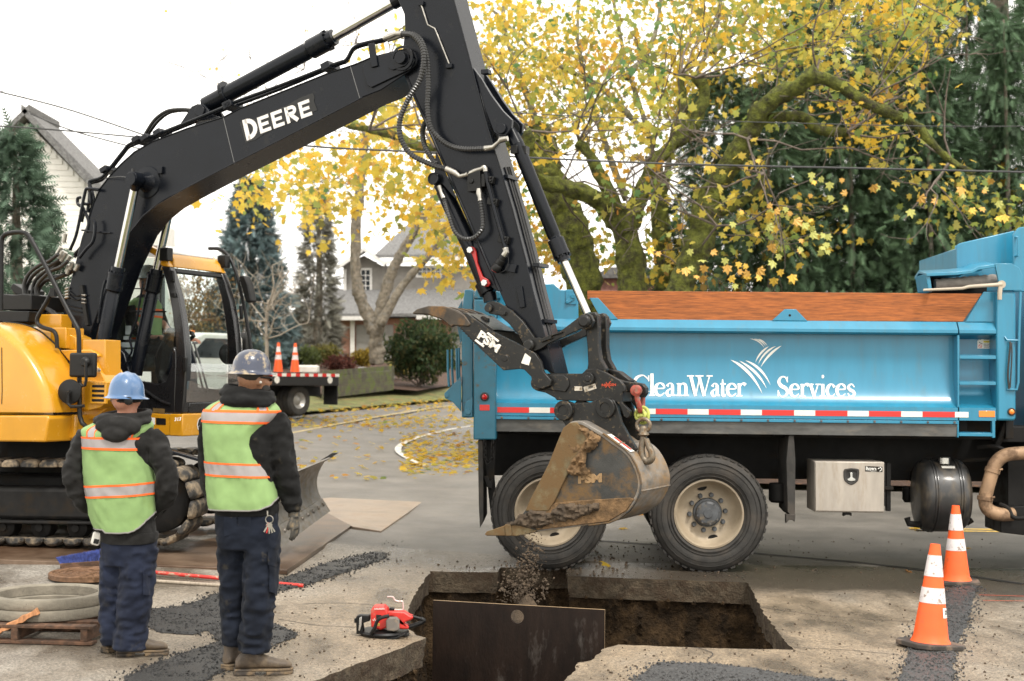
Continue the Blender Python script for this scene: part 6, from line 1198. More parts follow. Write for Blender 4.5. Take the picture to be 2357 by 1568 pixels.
HATB = mat('hat_blue', (.055, .125, .255), .32, var=.12, scale=5, coat=.4, dirt=(.40, .42, .45), damt=.14, dscale=9, dsharp=.4)
HATD = mat('hat_navy', (.026, .034, .064), .28, var=.15, scale=6, coat=.5, dirt=(.42, .33, .20), damt=.26, dscale=11, dsharp=.12)
HATW = mat('hat_grey', (.38, .44, .47), .35, var=.05, coat=.3)
HAIR = mat('hair_dark', (.012, .009, .007), .6, var=.3, scale=60, bump=.002, bscale=200)
GLOV = mat('glove_grey', (.075, .07, .06), .85, var=.3, scale=20, bump=.002, bscale=120, dirt=(.2, .15, .09), damt=.3, dscale=20)
def wrinkle(p, amp, fr=(5, 5, 11), seed=0.0):
 q = V((p.x * fr[0] + seed, p.y * fr[1], p.z * fr[2]))
 q = q * 1.35; a_ = noise.noise(q); b_ = noise.noise(q * 2.3 + V((7, 3, seed)))
 return amp * 1.35 * ((1 - abs(a_) * 2.6) * .6 + .6 * b_)
class Fig:
 def __init__(s, Y, face): s.Y = Y; s.face = face
 def P(s, px, py, dy=0.0): return PY(px, py, s.Y + dy)
 def m(s, px): return px / FPX * s.Y
 def ring(s, px, py, hw, dep, dy=0.0, n=40, tilt=0.0, pw=2.4, amp=0., seed=0., fr=(5, 5, 11), off=0.):
  c = s.P(px, py, dy); a = s.m(hw) + off; b = dep + off; out = []
  for i in range(n):
   t = 2 * pi * i / n; ct, st_ = cos(t), sin(t)
   x = a * math.copysign(abs(ct) ** (2 / pw), ct); y = b * math.copysign(abs(st_) ** (2 / pw), st_)
   p = c + V((x, y, tilt * x))
   if amp: k = wrinkle(p, amp, fr, seed); d = V((x, y, 0)).normalized(); p = p + d * k
   out.append(p)
  return out
 def limb(s, mb, pts, amp=.006, seed=1., fr=(9, 9, 13), n=20, flat=1.0):
  """pts: (px,py,dy,r_px)"""
  P = [s.P(a, b, c) for a, b, c, _ in pts]; R_ = [s.m(r) * (.90 if n == 20 else 1) for *_, r in pts]
  PP = bez(P, 7); RR = []; k = len(PP)
  for i in range(k):
   f = i / (k - 1) * (len(R_) - 1); j = min(int(f), len(R_) - 2); RR.append(R_[j] + (R_[j + 1] - R_[j]) * (f - j))
  tn = [(PP[min(i + 1, k - 1)] - PP[max(i - 1, 0)]).normalized() for i in range(k)]
  a_ = V((0, 1, 0)); rings = []
  for i in range(k):
   a_ = (a_ - tn[i] * a_.dot(tn[i])).normalized(); b_ = tn[i].cross(a_); rg = []
   for q in range(n):
    t = 2 * pi * q / n; d = a_ * cos(t) * flat + b_ * sin(t); p = PP[i] + d * RR[i]; rg.append(p + d * wrinkle(p, amp, fr, seed))
   rings.append(rg)
  mb.loft(rings)
def loft_rings(ctrl, n):
 """interpolate control tuples smoothly to n rings"""
 k = len(ctrl); d = len(ctrl[0]); out = []
 for i in range(n):
  f = i / (n - 1) * (k - 1); j = min(int(f), k - 2); t = f - j
  g = lambda q: ctrl[max(0, min(k - 1, q))]
  a_, b_, c_, e_ = g(j - 1), g(j), g(j + 1), g(j + 2)
  out.append(tuple(.5 * (2 * b_[m] + (c_[m] - a_[m]) * t + (2 * a_[m] - 5 * b_[m] + 4 * c_[m] - e_[m]) * t * t + (3 * b_[m] - a_[m] - 3 * c_[m] + e_[m]) * t ** 3) for m in range(d)))
 return out
def remesh(o, vox, sm=2):
 r = o.modifiers.new('union', 'REMESH'); r.mode = 'VOXEL'; r.voxel_size = vox; r.use_smooth_shade = True
 q = o.modifiers.new('soft', 'SMOOTH'); q.iterations = sm; q.factor = .5
def hard_hat(fig, par, px, top, brim, hw, hwb, m, tilt=0., yaw=0., ridges=True, dep=1.15, dy=0., name='hard_hat'):
 """full-brim hat: dome and brim lathed then stretched front to back"""
 c = fig.P(px, brim, dy); H = fig.m(brim - top); a = fig.m(hw); bw = fig.m(hwb); mb = MB()
 Rm = Matrix.Rotation(yaw, 3, 'Z') @ Matrix.Rotation(tilt, 3, 'Y'); seg = 56; vv2 = []
 prof = [(0, 1.0), (.22, .985), (.45, .93), (.66, .82), (.82, .66), (.93, .46), (.985, .25), (1.0, .08), (1.02, .0), (bw / a * .8, -.075), (bw / a * .97, -.16), (bw / a, -.175), (bw / a * .97, -.185), (1.0, -.05), (.97, .05), (.6, .70), (0, .93)]
 for r, h in prof:
  for i in range(seg):
   t = 2 * pi * i / seg; x, y = cos(t) * r * a, sin(t) * r * a * dep; z = h * H
   if ridges and .15 < h <= 1.0 and r <= 1.0:
    for rx in (-.36, 0, .36):
     q = x / a - rx * (1 - .15 * abs(sin(t))); z += (.030 if rx == 0 else .024) * H * 2 * math.exp(-(q / .075) ** 2) * max(0, h - .25)
   vv2.append(c + Rm @ V((x, y, z)))
 k = len(prof); fs = [(j * seg + i, j * seg + (i + 1) % seg, (j + 1) * seg + (i + 1) % seg, (j + 1) * seg + i) for j in range(k - 1) for i in range(seg)]
 mb.add(vv2, fs); return emit(name, mb, m, par, smooth=60)
def head(fig, mb, px, py, hw, hh, yaw=0., dy=0., chin=1.0):
 """skull, jaw, nose, ears, neck into mb; px,py = middle of the head; yaw 0 looks away from the camera"""
 c = fig.P(px, py, dy); a = fig.m(hw); h = fig.m(hh); Rm = Matrix.Rotation(yaw, 3, 'Z')
 def e(o, r, sg=18):
  t = MB(); t.ball((0, 0, 0), r, sg, 12); mb.add([c + Rm @ (V(p) + V(o)) for p in t.v], t.f)
 e((0, -.01, h * .12), (a, a * 1.22, h * .88)); e((0, a * .42, -h * .35), (a * .72, a * .75, h * .62)); e((0, a * .62, -h * .62), (a * .45, a * .42, h * .30))
 e((0, a * 1.24, -h * .12), (a * .17, a * .24, h * .24)); e((0, a * 1.10, -h * .52), (a * .34, a * .14, h * .09)); e((0, a * 1.13, h * .16), (a * .62, a * .12, h * .08))
 for s_ in (-1, 1): e((s_ * a * 1.0, a * .02, -h * .10), (a * .10, a * .25, h * .26), 12); e((s_ * a * .38, a * 1.03, h * .02), (a * .17, a * .10, h * .08), 10); e((s_ * a * .6, a * .75, -h * .2), (a * .22, a * .25, h * .2), 10)
 return c, Rm, a, h
def boot(fig, par, px, py, ang, dy, L_=.30, shaft=.16, m=None, lift=0., shx=.055):
 """boot with heel at px,py pointing along ang (0 = right in the picture, 90 = away)"""
 h0 = fig.P(px, py, dy); h0.z = gz(h0.x, h0.y) + .002 + lift; d = V((cos(RAD(ang)), sin(RAD(ang)), 0)); s_ = V((-d.y, d.x, 0)); mb = MB(); rings = []
 sec = [(-.005, .030, .035, .085), (.02, .037, .035, .125), (.06, .040, .035, .14), (.10, .041, .034, .135), (.14, .043, .034, .118), (.18, .047, .034, .098), (.22, .050, .034, .086), (.26, .048, .034, .080), (.285, .038, .034, .070), (.298, .022, .034, .055)]
 for x, w_, z0, z1 in sec:
  x *= L_ / .30; rg = []
  for i in range(18):
   t = 2 * pi * i / 18; yy = w_ * math.copysign(abs(cos(t)) ** .8, cos(t)); zz = (z0 + z1) / 2 + (z1 - z0) / 2 * math.copysign(abs(sin(t)) ** .8, sin(t)); p = h0 + d * x + s_ * yy + V((0, 0, zz)); rg.append(p + V((0, 0, wrinkle(p, .003, (30, 30, 30)) if z1 > .09 else 0)))
  rings.append(rg)
 mb.loft(rings)
 sh = []
 for z, r, f in ((.09, .046, .058), (.13, .049, .050), (.18, .05, .046), (.09 + shaft, .055, .05)):
  sh.append([h0 + d * (shx + .05 * cos(2 * pi * i / 18) * f / .05) + s_ * (r * sin(2 * pi * i / 18)) + V((0, 0, z)) for i in range(18)])
 mb.loft(sh); b_ = emit('boot', mb, m or BOOT, par, smooth=70); remesh(b_, .008, 2)
 mb = MB(); out = [(-.012, .034), (.03, .042), (.10, .043), (.16, .048), (.22, .055), (.27, .050), (.300, .030), (.308, 0)]; poly = [(x * L_ / .3, y) for x, y in out] + [(x * L_ / .3, -y) for x, y in out[::-1][1:]]; k = len(poly)
 for z0, z1, x0, x1 in ((0, .022, -1, .095), (0, .020, .12, 1), (.022, .036, -1, 1)):
  pl_ = [(max(x0, min(x1, x)) if True else x, y) for x, y in poly];
  if x0 > 0: pl_ = [(x, y) for x, y in poly if x > .11]
  elif x1 < .5: pl_ = [(x, y) for x, y in poly if x < .11]
  k = len(pl_); mb.add([h0 + d * x + s_ * y + V((0, 0, z)) for z in (z0, z1) for x, y in pl_], [list(range(k - 1, -1, -1)), list(range(k, 2 * k))] + [(i, (i + 1) % k, (i + 1) % k + k, i + k) for i in range(k)])
 emit('sole', mb, SOLE, b_, bevel=.004)
 mb = MB()
 for j in range(4): t = .10 + j * .022; z = .135 - j * .012; mb.tube([h0 + d * t + s_ * (q * .022) + V((0, 0, z + .012 - abs(q) * .012)) for q in (-1, -.4, .4, 1)], .0035, 5)
 emit('laces', mb, mat('lace', (.16, .11, .06), .8), b_)
 return b_
def hand(fig, mb, wrist, dirv, back, size=.095, curl=.5, side=1):
 """palm and five fingers from the wrist along dirv; back = direction of the knuckle side"""
 w_ = V(wrist); d = V(dirv).normalized(); b_ = (V(back) - d * V(back).dot(d)).normalized(); s_ = d.cross(b_) * side
 rg = []
 for x, ww, th in ((-.02, .028, .022), (.0, .030, .020), (.03, .038, .019), (.065, .043, .017), (size, .042, .014)):
  rg.append([w_ + d * x + s_ * (ww * cos(2 * pi * i / 14)) + b_ * (th * sin(2 * pi * i / 14)) for i in range(14)])
 mb.loft(rg)
 for k, (o, l, r) in enumerate(((-.033, .062, .0095), (-.011, .078, .0105), (.012, .080, .0108), (.034, .070, .0102))):
  p = w_ + d * (size - .006) + s_ * o; pts = [p - d * .02]; a_ = 0; q = p
  for j, f in enumerate((.42, .33, .27)):
   pts.append(q); a_ += curl * (.45, .6, .5)[j]; q = q + (d * cos(a_) - b_ * sin(a_)) * l * f
  pts.append(q); mb.tube(bez(pts, 3), [r * (1 - .25 * i / 12) for i in range(13)], 8)
 p = w_ + d * .025 + s_ * .032; mb.tube(bez([w_ + d * .01 + s_ * .015, p, p + d * .032 + s_ * .014 - b_ * .012, p + d * .06 + s_ * .012 - b_ * .026], 3), [.0125, .0128, .0128, .0125, .0122, .012, .0118, .0112, .011, .0095], 8)
def vest(fig, par, ctrl, hem, bands, vbands, seed, off=.016, n=64):
 """shell following the torso rings; hem(t)-> how far down"""
 rows = loft_rings(ctrl, 46)
 def pt(f, t, o=0.):
  k = len(rows); x = f * (k - 1); j = min(int(x), k - 2); w_ = x - j; a_, b_ = rows[j], rows[j + 1]
  px, py, hw, dep, dy = [a_[m] + (b_[m] - a_[m]) * w_ for m in range(5)]
  c = fig.P(px, py, dy); ct, st_ = cos(t), sin(t); pw = 2.5
  A, B = fig.m(hw) + off + o, dep + off + o
  x_, y_ = A * math.copysign(abs(ct) ** (2 / pw), ct), B * math.copysign(abs(st_) ** (2 / pw), st_)
  p = c + V((x_, y_, 0)); d = V((x_, y_, 0)).normalized()
  wr = .010 * (.35 + f) * (noise.noise(V((t * 2.6 + seed, p.z * 3.0, f * 2 + seed)))) + .016 * (.5 - abs(noise.noise(V((t * 3.5 + p.z * 7, p.z * 5 - t * 2, seed + 4))))) * (.25 + f) + .004 * noise.noise(V((t * 12, p.z * 20, seed + 9)))
  return p + d * wr
 mb = MB(); m_ = 40
 mb.grid(lambda s, q: pt(q * hem(2 * pi * s), 2 * pi * s), n, m_, closed_u=True); v_ = emit('safety_vest', mb, HVY, par, smooth=180)
 mb = MB(); mb.tube([pt(hem(2 * pi * i / 72), 2 * pi * i / 72, .001) for i in range(72)], .005, 6, closed=True); emit('hem_trim', mb, TRIM, v_)
 for f0, f1, sl, m in bands:
  mb = MB(); mb.grid(lambda s, q: pt(min(hem(2 * pi * s), f0 + (f1 - f0) * q + sl * cos(2 * pi * s)), 2 * pi * s, .0035 if m is SIL else .0045), 72, 5, closed_u=True); emit('reflective_band' if m is SIL else 'orange_trim', mb, m, v_, smooth=180)
 for t0, t1, f0, f1, m in vbands:
  mb = MB(); mb.grid(lambda s, q: pt(f0 + (f1 - f0) * q, t0 + (t1 - t0) * s, .0038 if m is SIL else .0048), 6, 14); emit('reflective_band' if m is SIL else 'orange_trim', mb, m, v_, smooth=180)
 return v_, pt
D90 = -pi / 2
# ---------------------------------------------------------------- worker with hands on hips
F = Fig(8.92, 0); g0 = F.P(300, 1506);
wk = thing('person', V((g0.x, g0.y, gz(g0.x, g0.y))), 'worker in faded light blue hard hat and lime vest, hands at the hips', 'person', 'workers watching the dig')
tor = [(292, 950, 30, .07, .0), (290, 962, 40, .085, .0), (283, 974, 62, .11, .0), (274, 988, 76, .13, .0), (271, 1006, 80, .14, 0), (272, 1040, 77, .145, .0), (275, 1090, 72, .14, .0), (279, 1140, 70, .14, .0), (284, 1185, 67, .14, .0), (292, 1215, 64, .135, .0), (297, 1240, 63, .13, .0)]
mb = MB(); mb.loft([F.ring(*r, amp=.007, seed=2) for r in loft_rings(tor, 40)])
F.limb(mb, [(204, 1002, 0, 24), (190, 1022, 0, 26), (175, 1055, -.01, 24), (166, 1086, -.03, 22), (171, 1112, -.03, 22), (190, 1132, .03, 19), (212, 1146, .10, 16)], .016, 3)
F.limb(mb, [(170, 1092, -.02, 20), (176, 1130, -.01, 22), (192, 1158, .03, 19), (214, 1168, .08, 15)], .014, 5)
F.limb(mb, [(346, 1000, 0, 24), (360, 1022, -.02, 28), (372, 1060, -.03, 28), (382, 1095, -.04, 27), (384, 1125, -.03, 24), (376, 1150, .02, 23), (356, 1168, .08, 19), (340, 1172, .12, 16)], .017, 7)
F.limb(mb, [(348, 1000, 0, 20), (368, 1040, -.02, 26), (386, 1090, -.04, 23), (388, 1135, -.02, 20), (370, 1160, .02, 18), (345, 1178, .06, 15)], .009, 9)
# hood lying on the back
for x, y, hx, hz, dpt, dy in ((272, 982, 52, 24, .06, -.13), (266, 1000, 32, 18, .045, -.165), (300, 965, 40, 14, .10, -.02), (250, 968, 34, 16, .06, -.08), (318, 966, 26, 12, .06, -.05)):
 t = MB(); t.ball((0, 0, 0), (F.m(hx), dpt, F.m(hz)), 20, 12); c = F.P(x, y, dy); mb.add([c + V(p) + V(p).normalized() * wrinkle(c + V(p), .006, (16, 16, 22), 2) for p in t.v], t.f)
mb.tube([F.P(288 + 56 * cos(t), 958 + 6 * sin(t) - 6 * cos(t) - 3, .10 * -sin(t) - .01) for t in [2 * pi * i / 24 for i in range(24)]], .022, 10, closed=True)
mb.tube([F.P(282 + 62 * cos(t), 966 + 8 * sin(t) , .11 * -sin(t) - .03) for t in [2 * pi * i / 24 for i in range(24)]], .018, 10, closed=True)
ho = emit('hoodie', mb, HOODG, wk, smooth=180); remesh(ho, .010, 2)
mb = MB(); mb.loft([F.ring(297, y, hw, .134, amp=.002, seed=3) for y, hw in ((1224, 65), (1228, 66), (1240, 65), (1247, 62), (1249, 58))]); emit('hoodie_rib', mb, HOODG, ho, smooth=60)
# vest
fz = lambda py: (py - 962) / (1240 - 962)
vr = [(290, 962, 42, .085, 0), (284, 974, 60, .112, 0), (271, 988, 72, .135, 0), (266, 1006, 67, .148, 0), (266, 1040, 64, .152, 0), (276, 1090, 72, .146, 0), (280, 1140, 71, .146, 0), (284, 1185, 68, .142, 0), (292, 1215, 64, .137, 0), (297, 1240, 63, .13, 0)]
def f_of(py, ctrl):
 rows = loft_rings(ctrl, 200); return min(range(200), key=lambda i: abs(rows[i][1] - py)) / 199
hemL = lambda t: f_of_cacheL(t)
_hc = {}
def f_of_cacheL(t):
 k = round(t, 3)
 if k not in _hc: c = cos(t); _hc[k] = f_of(1221 - 44 * max(0, c) ** 2.0 + (-6 if c < -.5 else 0), vr)
 return _hc[k]
bd = [(f_of(1004, vr), f_of(1009, vr), .004, ORG), (f_of(1009, vr), f_of(1029, vr), .004, SIL), (f_of(1029, vr), f_of(1034, vr), .004, ORG), (f_of(1111, vr), f_of(1116, vr), -.012, ORG), (f_of(1116, vr), f_of(1136, vr), -.012, SIL), (f_of(1136, vr), f_of(1141, vr), -.012, ORG)]
vb = []
for s_ in (1, -1):
 for t0, t1, m in ((.30, .37, ORG), (.37, .60, SIL), (.60, .67, ORG)): vb.append((D90 + s_ * t0, D90 + s_ * t1, .02, f_of(1005, vr), m))
vest(F, wk, vr, hemL, bd, vb, 3.0)
# trousers
mb = MB(); hip = [(297, 1225, 62, .125, 0), (297, 1250, 62, .125, 0), (296, 1275, 61, .125, 0), (294, 1300, 58, .115, 0)]
mb.loft([F.ring(*r, amp=.006, seed=5, fr=(6, 6, 14)) for r in loft_rings(hip, 12)])
legA = [(266, 1262, .02, 32), (264, 1320, .03, 32), (261, 1380, .05, 30), (259, 1430, .06, 28), (260, 1465, .06, 29), (261, 1482, .06, 27)]
legB = [(322, 1262, -.01, 38), (318, 1320, -.02, 38), (311, 1380, -.03, 36), (305, 1430, -.03, 34), (301, 1465, -.03, 36), (299, 1494, -.03, 35)]
F.limb(mb, legA, .012, 3, (7, 7, 15), 26, 1.15); F.limb(mb, legB, .014, 6, (7, 7, 15), 26, 1.12)
tr_ = emit('trousers', mb, NAVY, wk, smooth=180); remesh(tr_, .009, 1)
mb = MB(); F2 = lambda t, py, o: F.P(311 + 36 * cos(t), py, -.03 + .115 * sin(t) * 1.0 - o)
for py0, py1, t0, t1 in ((1322, 1370, -1.0, -.25), (1300, 1372, -1.05, -1.0)):
 mb.grid(lambda s, q: F2(t0 + (t1 - t0) * s, py0 + (py1 - py0) * q, .006), 6, 4)
emit('leg_pocket', mb, NAVY, tr_, smooth=180)
boot(F, wk, 243, 1500, 62, .06, .29); boot(F, wk, 272, 1512, 14, -.05, .30)
# body under the clothes, head, hat
mb = MB(); c, Rm, a, h = head(F, mb, 290, 918, 31, 42, yaw=RAD(-8), dy=.0)
mb.tube([F.P(292, 930, -.01), F.P(293, 955, .0), F.P(290, 985, .0)], [.062, .06, .07], 18); mb.loft([F.ring(*r, off=-.03) for r in loft_rings(tor, 10)])
for pts in ([(200, 1005, 0, 14), (163, 1080, -.02, 12), (215, 1160, .12, 10)], [(350, 1005, 0, 14), (384, 1110, -.03, 12), (345, 1172, .1, 10)], [(270, 1250, .02, 24), (262, 1380, .05, 18), (262, 1470, .05, 13)], [(318, 1250, 0, 24), (308, 1380, -.02, 18), (300, 1480, -.02, 13)]): F.limb(mb, pts, 0)
bd_ = emit('body', mb, SKIN, wk, smooth=180); remesh(bd_, .009, 2)
mb = MB(); hand(F, mb, F.P(222, 1160, .12), (.6, .6, -.5), (0, -1, 0), curl=.8); hand(F, mb, F.P(340, 1172, .12), (-.6, .6, -.5), (0, -1, 0), curl=.8, side=-1); emit('glove', mb, GLOV, wk, smooth=60)
hard_hat(F, wk, 291, 857, 908, 39.5, 51, HATB, tilt=RAD(1.5), yaw=RAD(-6))
mb = MB(); mb.tube([F.P(291 + 33 * cos(t), 921 + 2 * sin(t), -.115 * sin(t)) for t in [pi * i / 16 for i in range(17)]], .012, 8); mb.lathe(F.P(297, 923, -.115), (0, -1, 0), [(.026, 0), (.026, .018), (.018, .022), (0, .022)], 18); emit('hat_suspension', mb, CAST, wk)
# tape measure on the belt
tp = F.P(222, 1240, -.06); mb = MB(); mb.box(tp - V((.028, .02, .042)), tp + V((.028, .02, .042)), Matrix.Rotation(RAD(14), 3, 'Y')); o = emit('tape_measure', mb, mat('tape_white', (.6, .58, .53), .4), bevel=.014, seg=3); tag(o, 'white and black tape measure clipped at the left worker hip', 'tape measure')
mb = MB(); mb.box(tp - V((.012, .024, .03)), tp + V((.02, .022, .0)), Matrix.Rotation(RAD(14), 3, 'Y')); emit('tape_grip', mb, CAST, o, bevel=.004)
# ---------------------------------------------------------------- worker with head turned right
F = Fig(8.40, 0); g0 = F.P(575, 1552)
wk = thing('person', V((g0.x, g0.y, gz(g0.x, g0.y))), 'worker in mud spotted navy hard hat and sunglasses, head turned toward the pit', 'person', 'workers watching the dig')
tor = [(570, 905, 34, .075, .0), (568, 918, 46, .09, .0), (562, 932, 66, .115, .0), (558, 948, 78, .135, .0), (555, 970, 82, .145, .0), (554, 1005, 80, .15, .0), (555, 1050, 76, .15, .0), (558, 1095, 75, .15, 0), (562, 1140, 75, .15, 0), (566, 1168, 73, .145, 0), (568, 1186, 70, .14, 0)]
mb = MB(); mb.loft([F.ring(*r, amp=.007, seed=12) for r in loft_rings(tor, 40)])
F.limb(mb, [(632, 955, .0, 24), (640, 985, -.01, 30), (648, 1030, -.02, 30), (655, 1075, -.02, 28), (664, 1120, .0, 26), (672, 1155, .02, 21), (677, 1178, .03, 16)], .018, 13)
F.limb(mb, [(482, 970, .02, 20), (478, 1010, .04, 25), (478, 1060, .06, 24), (483, 1110, .08, 22), (492, 1150, .12, 18), (500, 1170, .14, 15)], .010, 15)
for x, y, hx, hz, dpt, dy in ((560, 922, 54, 18, .07, -.10), (545, 905, 34, 16, .06, -.07), (598, 918, 34, 17, .10, -.03), (575, 902, 46, 12, .10, .02), (585, 930, 40, 10, .06, -.10)):
 t = MB(); t.ball((0, 0, 0), (F.m(hx), dpt, F.m(hz)), 20, 12); c = F.P(x, y, dy); mb.add([c + V(p) + V(p).normalized() * wrinkle(c + V(p), .007, (16, 16, 22), 12) for p in t.v], t.f)
mb.tube([F.P(573 + 52 * cos(t), 899 + 8 * cos(t) + 4 * sin(t), -.115 * sin(t)) for t in [2 * pi * i / 24 for i in range(24)]], .021, 10, closed=True)
mb.tube([F.P(570 + 60 * cos(t), 912 + 8 * cos(t) + 8 * sin(t), -.135 * sin(t) - .02) for t in [2 * pi * i / 24 for i in range(24)]], .019, 10, closed=True)
ho = emit('hoodie', mb, HOOD, wk, smooth=180); remesh(ho, .010, 2)
mb = MB(); mb.loft([F.ring(568, y, hw, .142, amp=.002) for y, hw in ((1166, 73), (1170, 73.5), (1180, 72), (1184, 68))]); emit('hoodie_rib', mb, HOOD, ho, smooth=60)
vr = [(568, 918, 46, .09, 0), (562, 932, 68, .118, 0), (557, 948, 80, .14, 0), (550, 970, 74, .155, 0), (538, 1003, 60, .162, 0), (542, 1045, 60, .162, 0), (553, 1092, 67, .158, 0), (560, 1140, 73, .154, 0), (565, 1168, 74, .148, 0), (568, 1186, 70, .14, 0)]; _h2 = {}
def hemR(t):
 k = round(t, 3)
 if k not in _h2: c = cos(t); _h2[k] = f_of(1170 - 26 * max(0, c) ** 3, vr)
 return _h2[k]
bd = [(f_of(943, vr), f_of(949, vr), .006, ORG), (f_of(949, vr), f_of(968, vr), .006, SIL), (f_of(968, vr), f_of(973, vr), .006, ORG), (f_of(1062, vr), f_of(1067, vr), .006, ORG), (f_of(1067, vr), f_of(1090, vr), .006, SIL), (f_of(1090, vr), f_of(1095, vr), .006, ORG)]
vb = []
for s_ in (1, -1):
 for t0, t1, m in ((.42, .49, ORG), (.49, .74, SIL), (.74, .81, ORG)): vb.append((D90 + s_ * t0, D90 + s_ * t1, .02, f_of(945, vr), m))
v_, vpt = vest(F, wk, vr, hemR, bd, vb, 17.0)
mb = MB(); hip = [(568, 1172, 70, .135, 0), (568, 1200, 71, .14, 0), (569, 1230, 70, .14, 0), (570, 1262, 66, .13, 0)]
mb.loft([F.ring(*r, amp=.006, seed=15, fr=(6, 6, 14)) for r in loft_rings(hip, 12)])
F.limb(mb, [(536, 1215, .03, 36), (538, 1290, .05, 36), (540, 1360, .08, 33), (541, 1420, .09, 31), (543, 1462, .09, 31), (541, 1486, .09, 27)], .012, 21, (7, 7, 15), 26, 1.12)
F.limb(mb, [(601, 1215, -.01, 40), (602, 1290, -.02, 40), (597, 1360, -.04, 37), (593, 1420, -.04, 34), (588, 1462, -.04, 35), (584, 1500, -.04, 33)], .014, 26, (7, 7, 15), 26, 1.12)
tr_ = emit('trousers', mb, NAVYD, wk, smooth=180); remesh(tr_, .009, 1)
mb = MB(); F2 = lambda t, py, o: F.P(600 + 40 * cos(t), py, -.02 + .12 * sin(t) - o)
mb.grid(lambda s, q: F2(-1.15 + .95 * s, 1262 + 8 * s + 38 * q, .010), 8, 4); mb.grid(lambda s, q: F2(-1.05 + .8 * s, 1300 + 8 * s + 62 * q, .006), 8, 4); emit('cargo_pocket', mb, NAVYD, tr_, smooth=180)
mb = MB()
for x0 in (515, 548): mb.grid(lambda s, q: F.P(x0 + 30 * s, 1190 + 42 * q + (6 if q > .8 else 0) * abs(s - .5), -.148 + .012 * q), 5, 5)
emit('back_pocket', mb, NAVYD, tr_, smooth=180)
boot(F, wk, 521, 1538, 66, .07, .29, .16); boot(F, wk, 543, 1557, 12, -.05, .325, .13, shx=.085)
mb = MB(); c, Rm, a, h = head(F, mb, 586, 873, 30, 42, yaw=RAD(-58), dy=.0)
mb.tube([F.P(574, 885, -.0), F.P(573, 905, .0), F.P(570, 935, .0)], [.064, .064, .07], 18); mb.loft([F.ring(*r, off=-.03) for r in loft_rings(tor, 10)])
for pts in ([(636, 965, 0, 15), (655, 1075, -.02, 13), (677, 1178, .03, 9)], [(482, 975, .02, 15), (478, 1070, .06, 13), (500, 1170, .14, 10)], [(536, 1200, .03, 26), (540, 1360, .08, 19), (543, 1470, .08, 14)], [(601, 1200, 0, 26), (597, 1360, -.03, 19), (590, 1480, -.03, 14)]): F.limb(mb, pts, 0)
bd_ = emit('body', mb, SKIN2, wk, smooth=180); remesh(bd_, .008, 2)
def hd(o): return c + Rm @ V(o)
# hair at the back, short beard, sunglasses, ear bud
mb = MB(); t = MB(); t.ball((0, 0, 0), (a * 1.08, a * 1.12, h * .78), 24, 14); mb.add([hd((p[0], p[1] - a * .24, p[2] + h * .30)) for p in t.v], t.f)
emit('hair', mb, HAIR, wk, smooth=180)
mb = MB()
for s_ in (-1, 1): t = MB(); t.ball((0, 0, 0), (a * .07, a * .34, h * .22), 12, 8); mb.add([hd((p[0] + s_ * a * .70, p[1] + a * .66, p[2] - h * .52)) for p in t.v], t.f)
t = MB(); t.ball((0, 0, 0), (a * .45, a * .30, h * .24), 12, 8); mb.add([hd((p[0], p[1] + a * .80, p[2] - h * .70)) for p in t.v], t.f); emit('beard', mb, HAIR, wk, smooth=180)
mb = MB()
for s_ in (-1, 1):
 mb.tube([hd((s_ * a * 1.04, a * .05, h * .10)), hd((s_ * a * .96, a * .8, h * .09)), hd((s_ * a * .72, a * 1.12, h * .07))], [.004, .006, .007], 6)
 t = MB(); t.ball((0, 0, 0), (a * .36, a * .10, h * .16), 14, 8); mb.add([hd((p[0] + s_ * a * .42, p[1] + a * 1.17 - abs(p[0]) * .2, p[2] + h * .03)) for p in t.v], t.f)
emit('sunglasses', mb, BLKV, wk, smooth=60)
mb = MB(); mb.ball(hd((a * 1.09, a * .05, -h * .16)), .0085, 10, 8); emit('ear_bud', mb, WHR, wk)
hard_hat(F, wk, 579, 804, 852, 42, 56, HATD, tilt=RAD(2), yaw=RAD(-50), ridges=False, dep=1.06)
mb = MB(); hand(F, mb, F.P(677, 1184, .03), (.10, .05, -1), (1, -.45, 0), .085, .40, 1); gl_ = emit('glove', mb, GLOV, wk, smooth=180); remesh(gl_, .0045, 1)
mb = MB(); mb.tube([F.P(676, 1172, .03), F.P(677, 1190, .03)], [.036, .034], 14); emit('glove_cuff', mb, GLOV, wk, smooth=60)
mb = MB(); hand(F, mb, F.P(500, 1172, .14), (.2, .2, -1), (-1, -.3, 0), .085, .5, -1); gl2 = emit('glove', mb, GLOV, wk, smooth=180); remesh(gl2, .005, 1)
# keys on the hip
kp = F.P(620, 1192, -.17); keys = thing('key_ring', kp, 'bunch of keys with red tag on the belt of the right worker', 'keys')
mb = MB(); mb.tube([kp + V((.022 * cos(t), 0, .022 * sin(t) - .01)) for t in [2 * pi * i / 16 for i in range(16)]], .0025, 6, closed=True); mb.tube([kp + V((-.01, 0, .01)), kp + V((-.012, 0, .04))], .004, 6); emit('ring', mb, FIT, keys)
for k in range(5):
 a_ = RAD(-30 + k * 16); d = V((sin(a_), 0, -cos(a_))); s_ = V((cos(a_), 0, sin(a_))); q = kp + V((0, -.004 * (k % 3), -.03)); mb = MB(); mb.add([q + d * x + s_ * y + V((0, z, 0)) for z in (-.0015, .0015) for x, y in ((0, -.010), (.018, -.011), (.024, -.004), (.06, -.004), (.06, .004), (.024, .004), (.018, .011), (0, .010))], [list(range(8)), list(range(15, 7, -1))] + [(i, i + 8, (i + 1) % 8 + 8, (i + 1) % 8) for i in range(8)]); emit('key', mb, REDP if k == 1 else FIT, keys)
